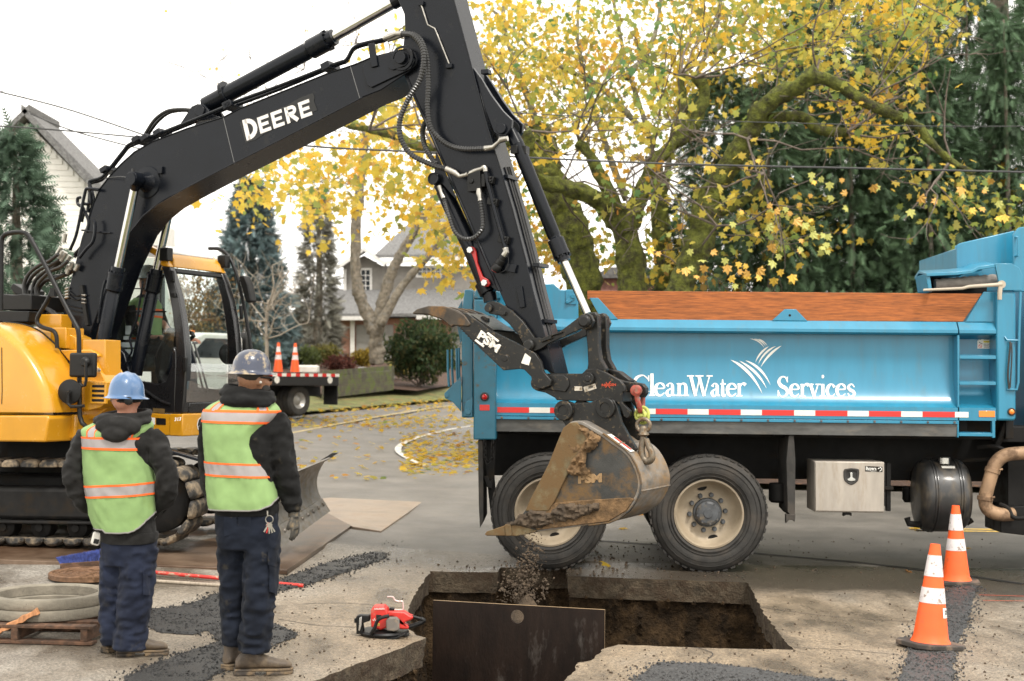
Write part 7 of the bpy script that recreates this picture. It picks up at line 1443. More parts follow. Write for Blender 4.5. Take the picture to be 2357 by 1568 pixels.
# ---------------------------------------------------------------- operator in the cab
OC = BF.W(BF.p3(*zCab(0, 900), .75))
oF = Fig(OC.y, 0); ox = lambda x, y: zCab(x, y)
op = thing('person', BF.W(BF.p3(*zCab(-40, 1100), .75)), 'excavator operator in grey hard hat and lime vest seated in the cab', 'person')
def ring_at(p, a_, b_, n=24): return [V(p) + V((a_ * cos(2 * pi * i / n), b_ * sin(2 * pi * i / n), 0)) for i in range(n)]
base = BF.W(BF.p3(*zCab(45, 1000), .75)); fwd = BF.M.to_3x3() @ V((1, 0, 0)); lat = BF.M.to_3x3() @ V((0, 1, 0))
def oring(h, fo, a_, b_, n=26): return [base + V((0, 0, h)) + fwd * (fo + b_ * cos(2 * pi * i / n)) + lat * (a_ * sin(2 * pi * i / n)) for i in range(n)]
secs = [(0, .02, .18, .15), (.1, .01, .19, .16), (.25, 0, .20, .15), (.4, .0, .22, .14), (.5, .01, .21, .12), (.56, .02, .12, .10), (.60, .03, .07, .07)]
mb = MB(); mb.loft([oring(*s_) for s_ in secs])
for sg in (-1, 1):
 q = base + lat * (.22 * sg); mb.tube(bez([q + V((0, 0, .46)), q + V((0, 0, .25)) + fwd * .08 + lat * (.04 * sg), q + V((0, 0, .12)) + fwd * .30, q + V((0, 0, .14)) + fwd * .42], 5), [.065, .062, .06, .06, .058, .056, .055, .054, .053, .052, .05, .048, .046, .044, .042, .04], 12)
oh = emit('hoodie', mb, HOOD, op, smooth=180); remesh(oh, .014, 2)
mb = MB(); mb.loft([[p + (p - (base + V((0, 0, s_[0])))).normalized() * .012 for p in oring(*s_)] for s_ in secs[:6]], caps=False); ov = emit('safety_vest', mb, HVY, op, smooth=180)
for h0, h1, m in ((.06, .08, ORG), (.08, .13, SIL), (.13, .15, ORG), (.36, .38, ORG), (.38, .43, SIL), (.43, .45, ORG)):
 mb = MB(); i2 = lambda h: next((tuple(a_ + (b_ - a_) * (h - s0[0]) / (s1[0] - s0[0]) for a_, b_ in zip(s0, s1)) for s0, s1 in zip(secs, secs[1:]) if s0[0] <= h <= s1[0]))
 mb.loft([[p + (p - (base + V((0, 0, h)))).normalized() * .017 for p in oring(h, *i2(h)[1:])] for h in (h0, h1)], caps=False); emit('reflective_band' if m is SIL else 'orange_trim', mb, m, ov, smooth=180)
mb = MB(); hc = base + V((0, 0, .72)) + fwd * .04; mb.ball(hc, (.085, .085, .12), 18, 12); mb.ball(hc + fwd * .07 - V((0, 0, .05)), (.05, .05, .07), 12, 8); mb.ball(hc + fwd * .105 - V((0, 0, .01)), (.02, .02, .03), 8, 6); mb.tube([hc, base + V((0, 0, .5))], .06, 12)
for sg in (-1, 1): mb.ball(hc + lat * (.088 * sg), (.018, .018, .03), 8, 6); hand_w = base + lat * (.22 * sg) + V((0, 0, .14)) + fwd * .42; hand(oF, mb, hand_w, fwd, V((0, 0, 1)), .08, .8, sg); mb.tube([base + lat * (.22 * sg) + V((0, 0, .4)), base + lat * (.24 * sg) + V((0, 0, .14)) + fwd * .2, hand_w], .035, 10)
for sg in (-1, 1): mb.tube(bez([base + lat * (.1 * sg), base + lat * (.12 * sg) + fwd * .42 + V((0, 0, .02)), base + lat * (.12 * sg) + fwd * .52 - V((0, 0, .40))], 5), .06, 12)
mb.loft([oring(s_[0], s_[1], s_[2] * .8, s_[3] * .8) for s_ in secs]); ob_ = emit('body', mb, SKIN, op, smooth=180); remesh(ob_, .010, 2)
mb = MB()
for sg in (-1, 1): mb.tube(bez([base + lat * (.1 * sg), base + lat * (.12 * sg) + fwd * .42 + V((0, 0, .02)), base + lat * (.12 * sg) + fwd * .52 - V((0, 0, .40))], 5), .078, 14)
emit('trousers', mb, NAVYD, op)
mb = MB(); seg = 36; vv2 = []; pr_ = [(0, .115), (.04, .11), (.08, .09), (.105, .05), (.112, .0), (.114, -.015), (.15, -.03), (.15, -.036), (.11, -.025)]
for r, z in pr_: vv2 += [hc + V((0, 0, .075 + z)) + fwd * (r * 1.12 * cos(2 * pi * i / seg)) + lat * (r * sin(2 * pi * i / seg)) for i in range(seg)]
mb.add(vv2, [(j * seg + i, j * seg + (i + 1) % seg, (j + 1) * seg + (i + 1) % seg, (j + 1) * seg + i) for j in range(len(pr_) - 1) for i in range(seg)]); emit('hard_hat', mb, HATW, op, smooth=60)
# ================================================================ THINGS ON THE GROUND
PLATE = mat('road_plate', (.085, .048, .027), .36, var=.3, scale=2.2, metal=.25, bump=.002, bscale=40, dirt=(.24, .18, .13), damt=.52, dscale=1.1, drough=.5, dsharp=.4)
def slab(name, pts, th, m, label, cat, zoff=.004, grp=None, bevel=.004):
 W_ = [PG2(*p) for p in pts]; k = len(W_); mb = MB()
 zz = [gz(p.x, p.y) + zoff for p in W_]
 mb.add([V((p.x, p.y, z)) for p, z in zip(W_, zz)] + [V((p.x, p.y, z + th)) for p, z in zip(W_, zz)], [list(range(k - 1, -1, -1)), list(range(k, 2 * k))] + [(i, (i + 1) % k, (i + 1) % k + k, i + k) for i in range(k)])
 o = emit(name, mb, m, bevel=bevel); tag(o, label, cat, grp); return o
slab('steel_plate', [(661, 1324), (812, 1216), (700, 1160), (-60, 1180), (-60, 1298)][::-1], .04, PLATE, 'large rusty steel road plate under the excavator tracks', 'steel plate', grp='steel road plates')
slab('steel_plate', [(812, 1221), (877, 1232), (972, 1163), (760, 1153), (700, 1161)][::-1], .04, mat('road_plate_pale', (.24, .18, .13), .35, var=.2, scale=2, metal=.2, bump=.002, bscale=40, dirt=(.15, .10, .065), damt=.3, dscale=2, dsharp=.4), 'smaller pale steel road plate beyond the blade, its far corner square', 'steel plate', grp='steel road plates')
# concrete rings on a pallet
CONC = mat('ring_concrete', (.20, .178, .138), .85, var=.15, scale=9, bump=.006, bscale=45, dirt=(.12, .105, .085), damt=.08, dscale=34, dsharp=.1)
RC_ = PY(110, 1366, 9.72); RX, RY = RC_.x, RC_.y; zg = gz(RX, RY)
for k, (z0, z1, dx, dy, lb) in enumerate(((.125, .192, .012, -.01, 'lower concrete manhole ring resting directly on the wooden pallet'), (.195, .262, 0, 0, 'upper concrete manhole ring lying on top of its twin'))):
 mb = MB(); seg = 72
 prof = [(.33, z0), (.405, z0), (.411, z0 + .01), (.409, z1 - .012), (.400, z1), (.338, z1), (.33, z1 - .008)]
 vv2 = []
 for r, z in prof: vv2 += [V((RX + dx + (r + .002 * noise.noise(V((cos(2 * pi * i / seg) * 9, sin(2 * pi * i / seg) * 9, z * 30)))) * cos(2 * pi * i / seg), RY + dy + r * sin(2 * pi * i / seg), zg + z)) for i in range(seg)]
 n_ = len(prof); mb.add(vv2, [(j * seg + i, j * seg + (i + 1) % seg, ((j + 1) % n_) * seg + (i + 1) % seg, ((j + 1) % n_) * seg + i) for j in range(n_) for i in range(seg)]); o = emit('manhole_ring', mb, CONC, smooth=40); tag(o, lb, 'manhole ring', 'concrete manhole rings')
PALW = mat('pallet_wood', (.10, .05, .027), .8, var=.35, scale=6, stretch=(3, 1, 3), bump=.003, bscale=40, dirt=(.055, .032, .02), damt=.45, dscale=5)
pal = thing('pallet', (RX, RY, zg), 'broken wooden pallet under the concrete rings', 'pallet', rotz=RAD(-4))
PMx = Matrix.Translation((RX, RY, zg)) @ Matrix.Rotation(RAD(-4), 4, 'Z')
for k in range(6): mb = MB(PMx); y = -.50 + k * .183; mb.box((-.56 + (.02 * (k % 2)), y, .101), (.50 - .03 * (k % 3), y + .095, .121)); emit('deck_board', mb, PALW, pal, bevel=.003)
for x in (-.52, -.04, .42): mb = MB(PMx); mb.box((x, -.50, .023), (x + .045, .50, .100)); emit('stringer', mb, PALW, pal, bevel=.003)
for y in (-.505, -.05, .40): mb = MB(PMx); mb.box((-.56, y, .001), (.50, y + .095, .022)); emit('bottom_board', mb, PALW, pal, bevel=.003)
FRW = mat('fresh_split_wood', (.42, .19, .08), .7, var=.3, scale=9, stretch=(5, 1, 1))
mb = MB(); a_, b_ = PY(-20, 1462, 9.22), PY(84, 1408, 9.26); d = (b_ - a_).normalized(); s_ = V((0, 1, 0)).cross(d).normalized(); n_ = 9
mb.loft([[a_ + (b_ - a_) * (i / n_) + s_ * (.018 + .006 * sin(i * 2.3)) * q + V((0, r, 0)) for q, r in ((1, 0), (.9, .05), (-1, .05), (-.8, 0))] for i in range(n_ + 1)]); o = emit('wood_splinter', mb, FRW, bevel=.002); tag(o, 'splintered strip of fresh wood leaning on the pallet edge', 'wood splinter')
# cast iron cover
IRON = mat('rusty_iron', (.19, .105, .058), .6, var=.3, scale=8, metal=.4, dirt=(.11, .06, .03), damt=.4, dscale=9, bump=.002, bscale=60)
cc = PY(210, 1336, 11.6); zt_ = cc.z
mb = MB(); prof = [(.0, zt_)] ; z = zt_
pr_ = [(0, 0)]
for r in (.06, .11, .16, .21, .26): pr_ += [(r - .008, 0), (r - .006, .006), (r + .006, .006), (r + .008, 0)]
pr_ += [(.30, 0), (.305, .008), (.328, .008), (.335, 0), (.335, -.035)]
zg_ = gz(cc.x, cc.y); mb.lathe((cc.x, cc.y, 0), (0, 0, 1), [(r, zg_ + .038 + h) for r, h in pr_] + [(0, zg_ + .003)], 64); o = emit('manhole_cover', mb, IRON, smooth=40); tag(o, 'rusty cast iron manhole cover lying behind the concrete rings', 'manhole cover')
# push broom and second pole
p0, p1 = PG2(698, 1353), PG2(246, 1322); p0.z += .016; p1.z += .05
br = thing('push_broom', PG2(246, 1330), 'push broom with blue bristles and red painted handle on the ground', 'broom')
REDH = mat('red_handle', (.50, .022, .014), .45, var=.15, scale=12, dirt=(.35, .26, .18), damt=.22, dscale=20, dsharp=.06)
mb = MB(); mb.tube([p0, p0.lerp(p1, .5), p1], .0155, 12); emit('handle', mb, REDH, br)
q0, q1 = PY(138, 1330, 11.95), PY(252, 1324, 12.05); d = (q1 - q0).normalized(); up = V((0, 0, 1)); zf_ = gz(q0.x, q0.y)
q0.z = zf_ + .03; q1.z = zf_ + .05
mb = MB(); ax = d; sd = V((-d.y, d.x, 0)); mb.loft([[c_ + sd * a_ + up * b_ for a_, b_ in ((-.03, -.025), (.03, -.025), (.03, .02), (-.03, .02))] for c_ in (q0, q1)]); hb_ = emit('head_block', mb, PALW, br, bevel=.006)
mb = MB(); rng = random.Random(3)
for i in range(900):
 s_ = rng.random(); b_ = q0.lerp(q1, s_) + sd * rng.uniform(-.026, .026) + up * .018; L_ = (.05 + .05 * s_) * rng.uniform(.85, 1.1); tp_ = b_ + up * L_ - d * (.03 * (1 - s_) + rng.uniform(-.012, .012)) + sd * rng.uniform(-.02, .02); r = .0016
 mb.add([b_ - d * r, b_ + d * r, tp_ + d * r * .7, tp_ - d * r * .7], [(0, 1, 2, 3)])
emit('bristles', mb, mat('bristle_blue', (.045, .07, .26), .6, var=.35, scale=30), br, smooth=0, kind='stuff')
mb = MB(); a_, b_ = PG2(514, 1352), PG2(330, 1340); a_.z += .014; b_.z += .014; mb.tube([a_, b_], .014, 10); o = emit('shovel_pole', mb, mat('ash_handle', (.30, .25, .19), .6, var=.2, scale=10, stretch=(6, 6, 1))); tag(o, 'plain pale wooden pole lying beside the red broom handle', 'pole')
# ---------------- shoring sheet standing in the pit
SHM = mat('shore_panel', (.013, .0075, .005), .5, var=.3, scale=6, spec=.25, bump=.002, bscale=40, dirt=(.13, .115, .10), damt=.14, dscale=3.2, drough=.75, stretch=(1.6, 1, .55), dsharp=.25)
a_, b_ = PY(997, 1382, 10.55), PY(1392, 1404, 10.30); zt0, zt1 = a_.z, b_.z; d = (b_ - a_); d.z = 0; Lp = d.length; d.normalize(); nn = V((-d.y, d.x, 0))
hc_ = PY(1190, 1420, 10.42); hu = (hc_ - a_).dot(d); hr = .05
outer = [(0, -1.68), (Lp, -1.68), (Lp, zt1), (0, zt0)]
hole_ = [(hu + hr * cos(2 * pi * i / 24), hc_.z + hr * sin(2 * pi * i / 24)) for i in range(24)]
P2 = [V(p) for p in outer + hole_]; ed = [(i, (i + 1) % 4) for i in range(4)] + [(4 + i, 4 + (i + 1) % 24) for i in range(24)]
vv3, _, ff3, *_r = GEO.delaunay_2d_cdt(P2, ed, [], 0, 1e-6)
mb = MB(); fr_ = [f for f in ff3 if not pip(sum((vv3[i] for i in f), V((0, 0))) / 3, hole_)]; nv = len(vv3)
for off, flip in ((0, False), (.022, True)):
 mb.add([V((a_.x, a_.y, 0)) + d * p.x + nn * off + V((0, 0, p.y)) for p in vv3], [tuple(f)[::-1] if flip else tuple(f) for f in fr_])
mb.add([V((a_.x, a_.y, 0)) + d * p[0] + nn * o_ + V((0, 0, p[1])) for o_ in (0, .022) for p in hole_], [(i, (i + 1) % 24, (i + 1) % 24 + 24, i + 24) for i in range(24)])
mb.cur = 1; mb.add([V((a_.x, a_.y, 0)) + d * p[0] + nn * o_ + V((0, 0, p[1])) for o_ in (0, .022) for p in outer], [(i, (i + 1) % 4, (i + 1) % 4 + 4, i + 4) for i in range(4)])
o = emit('shoring_panel', mb, [SHM, mat('panel_edge', (.25, .17, .09), .7, var=.2)], smooth=0); tag(o, 'dark mud streaked shoring panel with a round hole standing in the pit', 'shoring panel')
# soil heap in the pit behind the panel, spoil in front
def heap(name, c, r, h, label, seed, m=SOILD, zb=-1.7, kind=None):
 mb = MB(); n_ = 40; mm = 22
 mb.grid(lambda s, t: V((c[0] + r[0] * t * cos(2 * pi * s) * (1 + .15 * noise.noise(V((s * 6, seed, 0)))), c[1] + r[1] * t * sin(2 * pi * s), zb + h * (1 - t ** 1.25) + .05 * noise.noise(V((t * 5 * cos(2 * pi * s), t * 5 * sin(2 * pi * s), seed))) + .02 * noise.noise(V((t * 22 * cos(2 * pi * s), t * 22 * sin(2 * pi * s), seed))) - .02 * t)), n_, mm, closed_u=True)
 o = emit(name, mb, m, smooth=180); tag(o, label, 'soil heap')
 return o
hp_ = PY(1215, 1388, 11.0); heap('soil_heap', (hp_.x, hp_.y + .15), (.9, .55), 1.72 + hp_.z + .03, 'mound of crumbly dark soil behind the shoring panel', 4)
hp2 = PY(1000, 1568, 9.3); heap('soil_heap', (hp2.x, 9.2), (.6, .5), 1.70 + hp2.z, 'rough soil heap at the foot of the pit in front of the panel', 9)
# ---------------- falling soil: clods frozen in mid air
rng = random.Random(11); mb = MB()
def clod(mb, c, r, rg):
 t = [V((rg.uniform(.6, 1.1) * x, rg.uniform(.6, 1.1) * y, rg.uniform(.6, 1.1) * z)) * r for x, y, z in ((1, 0, 0), (-1, 0, 0), (0, 1, 0), (0, -1, 0), (0, 0, 1), (0, 0, -1))]
 Rm = Matrix.Rotation(rg.random() * 6, 3, 'X') @ Matrix.Rotation(rg.random() * 6, 3, 'Y'); mb.add([c + Rm @ p for p in t], [(0, 2, 4), (2, 1, 4), (1, 3, 4), (3, 0, 4), (2, 0, 5), (1, 2, 5), (3, 1, 5), (0, 3, 5)])
for i in range(1000):
 t = rng.random() ** .7; px = 1222 - 30 * t + rng.gauss(0, 11 + 17 * t) + (26 * (1 - t) if rng.random() < .4 else 0); py = 1222 + 165 * t; c = PY(px, py, 11.45 + rng.gauss(0, .14) - .25 * t)
 clod(mb, c, rng.choice((.003, .004, .005, .007, .010, .016)) * rng.uniform(.7, 1.3) * (.7 + .5 * t), rng)
o = emit('falling_soil', mb, SOILD, smooth=0, kind='stuff'); tag(o, 'dark crumbs of soil pouring from the bucket into the pit', 'falling soil')
# ---------------- crushed asphalt strips
ASP = mat('crushed_asphalt', (.016, .0155, .015), .5, var=.5, scale=60, bump=.004, bscale=120)
ASPL = mat('crushed_asphalt_grey', (.045, .044, .043), .5, var=.5, scale=60, bump=.004, bscale=120)
def rubble(polys, n, m, label, seed, h=.03, sz=(.003, .014)):
 rg = random.Random(seed); mb = MB(); W_ = [[(p.x, p.y) for p in [PG2(*q) for q in poly]] for poly in polys]
 for poly in W_:
  pts = resample(poly, .06); jit = [(p.x + .03 * noise.noise(V((p.x * 11, p.y * 11, seed))), p.y + .03 * noise.noise(V((p.x * 11, p.y * 11, seed + 5)))) for p in pts]
  xs = [p[0] for p in jit]; ys = [p[1] for p in jit]
  P_ = [V(p) for p in jit]; e_ = [(i, (i + 1) % len(P_)) for i in range(len(P_))]
  st_ = .07; y = min(ys)
  while y < max(ys):
   x = min(xs)
   while x < max(xs):
    if pip((x, y), jit): P_.append(V((x, y)))
    x += st_
   y += st_
  vv4, _, ff4, *_q = GEO.delaunay_2d_cdt(P_, e_, [], 0, 1e-5); kk = len(jit)
  bumpz = lambda p, i: gz(p.x, p.y) + .005 + (0 if i < kk else h * (.35 + .8 * abs(noise.noise(V((p.x * 4, p.y * 4, seed))))))
  mb.add([V((p.x, p.y, bumpz(p, i))) for i, p in enumerate(vv4)], [tuple(f) if (vv4[f[1]] - vv4[f[0]]).cross(vv4[f[2]] - vv4[f[0]]) > 0 else tuple(f)[::-1] for f in ff4 if pip(sum((vv4[i] for i in f), V((0, 0))) / 3, jit)])
  ar = abs(sum(jit[i][0] * jit[i - 1][1] - jit[i - 1][0] * jit[i][1] for i in range(len(jit)))) / 2; c = 0; tries = 0
  want = int(n * ar)
  while c < want and tries < want * 6:
   tries += 1; x, y = rg.uniform(min(xs), max(xs)), rg.uniform(min(ys), max(ys)); spill = rg.gauss(0, .05)
   if pip((x + spill, y - spill * .5), jit) and not pip((x, y), HOLE):
    clod(mb, V((x, y, gz(x, y) + .006 + (h * .4 if pip((x, y), jit) else 0) * rg.random() * 1.5)), sz[0] + (sz[1] - sz[0]) * rg.random() ** 3, rg); c += 1
 o = emit('asphalt_rubble', mb, m, smooth=0, kind='stuff'); tag(o, label, 'rubble'); return o
rubble([[(1002, 1238), (930, 1244), (880, 1252), (850, 1275), (808, 1285), (740, 1303), (690, 1322), (640, 1338), (560, 1352), (560, 1375), (640, 1362), (700, 1350), (790, 1320), (850, 1300), (905, 1278), (960, 1262), (1012, 1243)]], 4200, ASP, 'black crushed asphalt line running from the plates toward the truck', 21, .035)
rubble([[(515, 1362), (455, 1385), (400, 1400), (345, 1405), (332, 1440), (370, 1458), (440, 1462), (480, 1452), (505, 1475), (440, 1500), (380, 1520), (290, 1560), (270, 1600), (420, 1600), (510, 1548), (600, 1500), (690, 1462), (640, 1440), (575, 1432), (560, 1380)]], 4200, ASP, 'black crushed asphalt patch around the feet of the two workers', 22, .02)
rubble([[(2188, 1352), (2252, 1350), (2235, 1400), (2225, 1440), (2205, 1480), (2192, 1530), (2200, 1600), (2060, 1600), (2085, 1530), (2098, 1480), (2140, 1420), (2170, 1380)]], 4200, ASPL, 'dark grey crushed asphalt strip under the two traffic cones', 23, .018)
rubble([[(1515, 1526), (1655, 1531), (1760, 1546), (1955, 1572), (2010, 1620), (1420, 1620), (1460, 1568)]], 4200, ASPL, 'grey crushed asphalt patch at the near edge of the pit', 24, .018)
# saw-cut trench line, filled dark, running under the truck
CUTS = mat('trench_fill', (.012, .011, .010), .6, var=.4, scale=30, bump=.006, bscale=90)
_cp = resample([PG(*p) for p in ((1000, 1243), (1052, 1226), (1110, 1228), (1240, 1237), (1400, 1247), (1600, 1262), (1800, 1280), (2000, 1298), (2200, 1322), (2400, 1352))], .12, False)
mb = MB(); mb.stroke([(p.x, p.y + .03 * noise.noise(V((p.x * 5, 0, 3)))) for p in _cp], [.09 + .05 * noise.noise(V((p.x * 3, p.y, 8))) for p in _cp], lambda x, y: (x, y, gz(x, y) + .005)); emit('trench_line', mb, CUTS, kind='structure', smooth=0)
rg = random.Random(5); mb = MB()
for i in range(1500):
 px, py = rg.uniform(560, 2357), 1568 - 330 * rg.random() ** 1.3; p = PG2(px, py)
 if not pip((p.x, p.y), HOLE): clod(mb, p + V((0, 0, .004)), rg.choice((.003, .004, .005, .007, .012)), rg)
for i in range(500):
 px, py = 1330 + rg.gauss(0, 190), 1300 + rg.gauss(0, 26); p = PG2(px, py)
 if not pip((p.x, p.y), HOLE): clod(mb, p + V((0, 0, .006)), rg.choice((.005, .007, .010, .016)), rg)
o = emit('loose_crumbs', mb, SOILD, smooth=0, kind='stuff'); tag(o, 'loose crumbs of soil and grit scattered over the pavement', 'grit'); mb = MB()
for i in range(4200):      # stones and lumps standing out of the pit walls
 R0_, R1_ = rg.choice(list(zip(PITR, PITR[1:]))); k = rg.randrange(len(R0_)); q = R0_[k].lerp(R1_[k], rg.random()); clod(mb, q, rg.choice((.006, .009, .013, .02, .032)), rg)
o = emit('pit_wall_stones', mb, SOILM, smooth=0, kind='stuff'); tag(o, 'stones and soil lumps embedded in the pit walls', 'stones')
# orange survey marks at the right
line('paint_mark', [PG(2254, 1371), PG(2357, 1374)], .012, mat('survey_orange', (.7, .08, .02), .7)); line('paint_mark', [PG(2260, 1384), PG(2357, 1385)], .010, MATS['survey_orange'])
# ---------------- traffic cones
CNO = mat('cone_orange', (.90, .115, .018), .5, var=.06, scale=6, dirt=(.50, .10, .04), damt=.12, dscale=9)
CNW = mat('cone_collar', (.66, .61, .60), .45, var=.08, scale=9, dirt=(.30, .24, .2), damt=.14, dscale=22, dsharp=.06)
CNB = mat('cone_base', (.045, .038, .032), .75, var=.3, scale=9, dirt=(.15, .11, .08), damt=.3, dscale=9)
def cone(top, bot, tilt, label, grp, H=.68, yaw=0., sticker=False, Y=None, base=.19, z=None):
 p = PG2(*bot) if Y is None else PY(*bot, Y); p.z = (gz(p.x, p.y) if z is None else z); c = thing('traffic_cone', p, label, 'traffic cone', grp, rotz=yaw)
 M_ = Matrix.Translation(p) @ Matrix.Rotation(yaw, 4, 'Z') @ Matrix.Rotation(tilt[0], 4, 'Y') @ Matrix.Rotation(tilt[1], 4, 'X'); k = H / .68
 mb = MB(M_); q = base * k; o_ = [(q, q * .6), (q * .6, q), (-q * .6, q), (-q, q * .6), (-q, -q * .6), (-q * .6, -q), (q * .6, -q), (q, -q * .6)]
 mb.add([(x, y, z) for z in (.004, .036 * k) for x, y in o_], [list(range(7, -1, -1)), list(range(8, 16))] + [(i, (i + 1) % 8, (i + 1) % 8 + 8, i + 8) for i in range(8)]); emit('base', mb, CNB, c, bevel=.006)
 R_ = lambda t: (.118 - .086 * t) * k if t > .035 else (.118 + .012 * (1 - t / .035) ** 2 - .086 * t) * k
 cuts = [(0, .40, CNO, 'cone_body'), (.40, .555, CNW, 'reflective_collar'), (.555, .67, CNO, 'cone_body'), (.67, .885, CNW, 'reflective_collar'), (.885, 1.0, CNO, 'cone_body')]
 for t0, t1, m, nm in cuts:
  e = .0025 if m is CNW else 0; n_ = 8; mb = MB(M_); pr_ = [(R_(t0 + (t1 - t0) * i / n_) + e, .036 * k + H * .945 * (t0 + (t1 - t0) * i / n_)) for i in range(n_ + 1)]
  if m is CNW: pr_ = [(pr_[0][0] - .003, pr_[0][1])] + pr_ + [(pr_[-1][0] - .003, pr_[-1][1])]
  if t1 == 1.0: pr_ += [(pr_[-1][0] - .006, pr_[-1][1]), (pr_[-1][0] - .01, pr_[-1][1] - .1)]
  mb.lathe((0, 0, 0), (0, 0, 1), pr_, 40); emit(nm, mb, m, c, smooth=50)
 if sticker:
  a0 = RAD(-62)
  f = lambda s, t, e=.003: V(((R_(t) + e) * cos(a0 + s), (R_(t) + e) * sin(a0 + s), .036 + H * .945 * t))
  mb = MB(M_); mb.grid(lambda s, q: f(-.28 + .56 * s, .26 + .10 * q), 8, 4); st2 = emit('sticker', mb, LETW, c, smooth=180)
  mb = MB(M_)
  for s0 in (-.10, .06): mb.stroke([(s0 + .09 * sin(pi * i / 8), .295 + .04 * i / 8) for i in range(9)], .02, lambda a_, b_: f(a_, b_, .005))
  mb.stroke([(-.2, .273), (.2, .273)], .005, lambda a_, b_: f(a_, b_, .005)); emit('sticker_print', mb, BLKV, st2, smooth=0)
  mb = MB(M_); mb.grid(lambda s, q: f(.02 + .06 * s, .335 + .008 * q, .005), 3, 2); emit('sticker_print', mb, CNO, st2, smooth=0)
 return c
cone(None, (2141, 1490), (RAD(4.0), RAD(-1)), 'nearer orange and white traffic cone leaning on its black base', 'traffic cones beside the trench', yaw=RAD(20), sticker=True)
cone(None, (2201, 1344), (RAD(-.5), 0), 'upright orange and white traffic cone closest to the truck fuel tank', 'traffic cones beside the trench', yaw=RAD(-12))
# ---------------- battery cut-off saw
sw = PG(890, 1462); saw = thing('cutoff_saw', sw, 'red battery cut-off saw lying beside the pit edge', 'saw'); SY = sw.y
SRED = mat('saw_red', (.55, .03, .022), .42, var=.08, scale=14, dirt=(.35, .14, .09), damt=.14, dscale=20)
def sp(x, y, dy=0.): return PY(*zG(x, y), SY + dy)
def sprism(nm, pts, y0, y1, m, par=saw, bev=.008, seg=2):
 f_ = [sp(x, y, y0) for x, y in pts]; mb = MB(); k = len(f_); mb.add(f_ + [p + V((0, y1 - y0, 0)) for p in f_], [list(range(k - 1, -1, -1)), list(range(k, 2 * k))] + [(i, (i + 1) % k, (i + 1) % k + k, i + k) for i in range(k)]); bm2 = mb
 return emit(nm, mb, m, par, bevel=bev, seg=seg)
mb = MB(); gc = PG(*zG(905, 992)); gc.z = 0; mb.lathe(gc, (0, 0, 1), [(0, .004), (.150, .004), (.165, .010), (.168, .022), (.160, .034), (.11, .042), (.04, .044), (0, .044)], 48); emit('blade_guard', mb, CAST, saw, smooth=40)
sprism('motor_housing', [(815, 945), (812, 830), (830, 806), (900, 805), (925, 825), (932, 868), (928, 945), (880, 962)], -.10, .04, SRED, bev=.012)
rb_ = sprism('rear_body', [(925, 835), (960, 835), (1040, 838), (1075, 862), (1100, 870), (1095, 890), (1055, 905), (1030, 915), (1070, 935), (1068, 958), (1000, 955), (996, 890), (960, 870), (925, 870)], -.10, -.02, SRED, bev=.010)
sprism('battery', [(917, 965), (915, 895), (930, 878), (985, 876), (1005, 895), (1005, 962), (970, 972)], -.14, -.03, mat('battery_grey', (.14, .125, .11), .7, var=.2, dirt=(.25, .2, .15), damt=.3, dscale=30), bev=.008)
mb = MB(); mb.tube(bez([sp(1066, 942, -.07), sp(1120, 925, -.07), sp(1160, 908, -.07), sp(1170, 895, -.07), sp(1150, 885, -.07), sp(1110, 874, -.07), sp(1085, 870, -.07)], 5), [.016] * 10 + [.015] * 10 + [.011] * 11, 12); emit('rear_handle', mb, CAST, saw)
mb = MB(); mb.tube(bez([sp(935, 865, -.13), sp(880, 880, -.15), (sp(855, 905, -.15)), sp(838, 950, -.15), sp(812, 990, -.14)], 5), .012, 10); emit('front_handle', mb, CAST, saw)
sprism('blade_cover', [(716, 990), (714, 870), (740, 860), (808, 862), (808, 900), (760, 915), (770, 985)], -.06, .0, CAST, bev=.006)
sprism('cover_plate', [(730, 965), (736, 880), (752, 872), (752, 930), (740, 968)], -.075, -.061, STEEL, bev=.003)
sprism('water_fitting', [(702, 912), (702, 885), (716, 882), (716, 914)], -.06, -.03, CAST, bev=.003)
mb = MB(); mb.tube(bez([sp(926, 737, -.02), sp(962, 738, -.02), sp(975, 758, -.02), sp(1000, 768, -.02), sp(1026, 768, -.02), sp(1031, 790, -.02), sp(1031, 820, -.02), sp(1015, 826, -.02), sp(970, 824, -.02)], 4), .0055, 8); emit('wire_handle', mb, mat('pale_pink_metal', (.60, .48, .45), .4, metal=.4), saw)
sprism('top_switch', [(935, 830), (940, 812), (972, 815), (970, 832)], -.07, -.03, CAST, bev=.003)
mb = MB(); mb.add([sp(*q, -.104) for q in ((850, 885), (884, 882), (884, 860), (850, 857))], [(0, 1, 2, 3)]); emit('vent_window', mb, BLKV, saw, smooth=0)
mb = MB(); mb.stroke([(826, 890), (832, 900), (838, 880), (846, 905)], 4, lambda a_, b_: sp(a_, b_, -.104));
for k in range(7): mb.stroke([(838 + k * 10, 823), (841 + k * 10, 812), (845 + k * 10, 823)], 3, lambda a_, b_: sp(a_, b_, -.104))
emit('saw_lettering', mb, LETW, saw, smooth=0)
mb = MB(); textmesh('50', 26, lambda a_, b_: sp(848 + a_, 915 + b_, -.104), mb, bold=1.0); emit('saw_marking', mb, mat('marker_yellow', (.65, .5, .1), .6), saw, smooth=0)
sprism('guard_rim', [(920, 1018), (980, 1012), (1040, 985), (1045, 995), (985, 1024), (925, 1026)], -.16, -.12, CAST, bev=.004); sprism('guard_foot', [(1030, 1000), (1070, 985), (1072, 1000), (1040, 1008)], -.1, -.05, CAST, bev=.004)
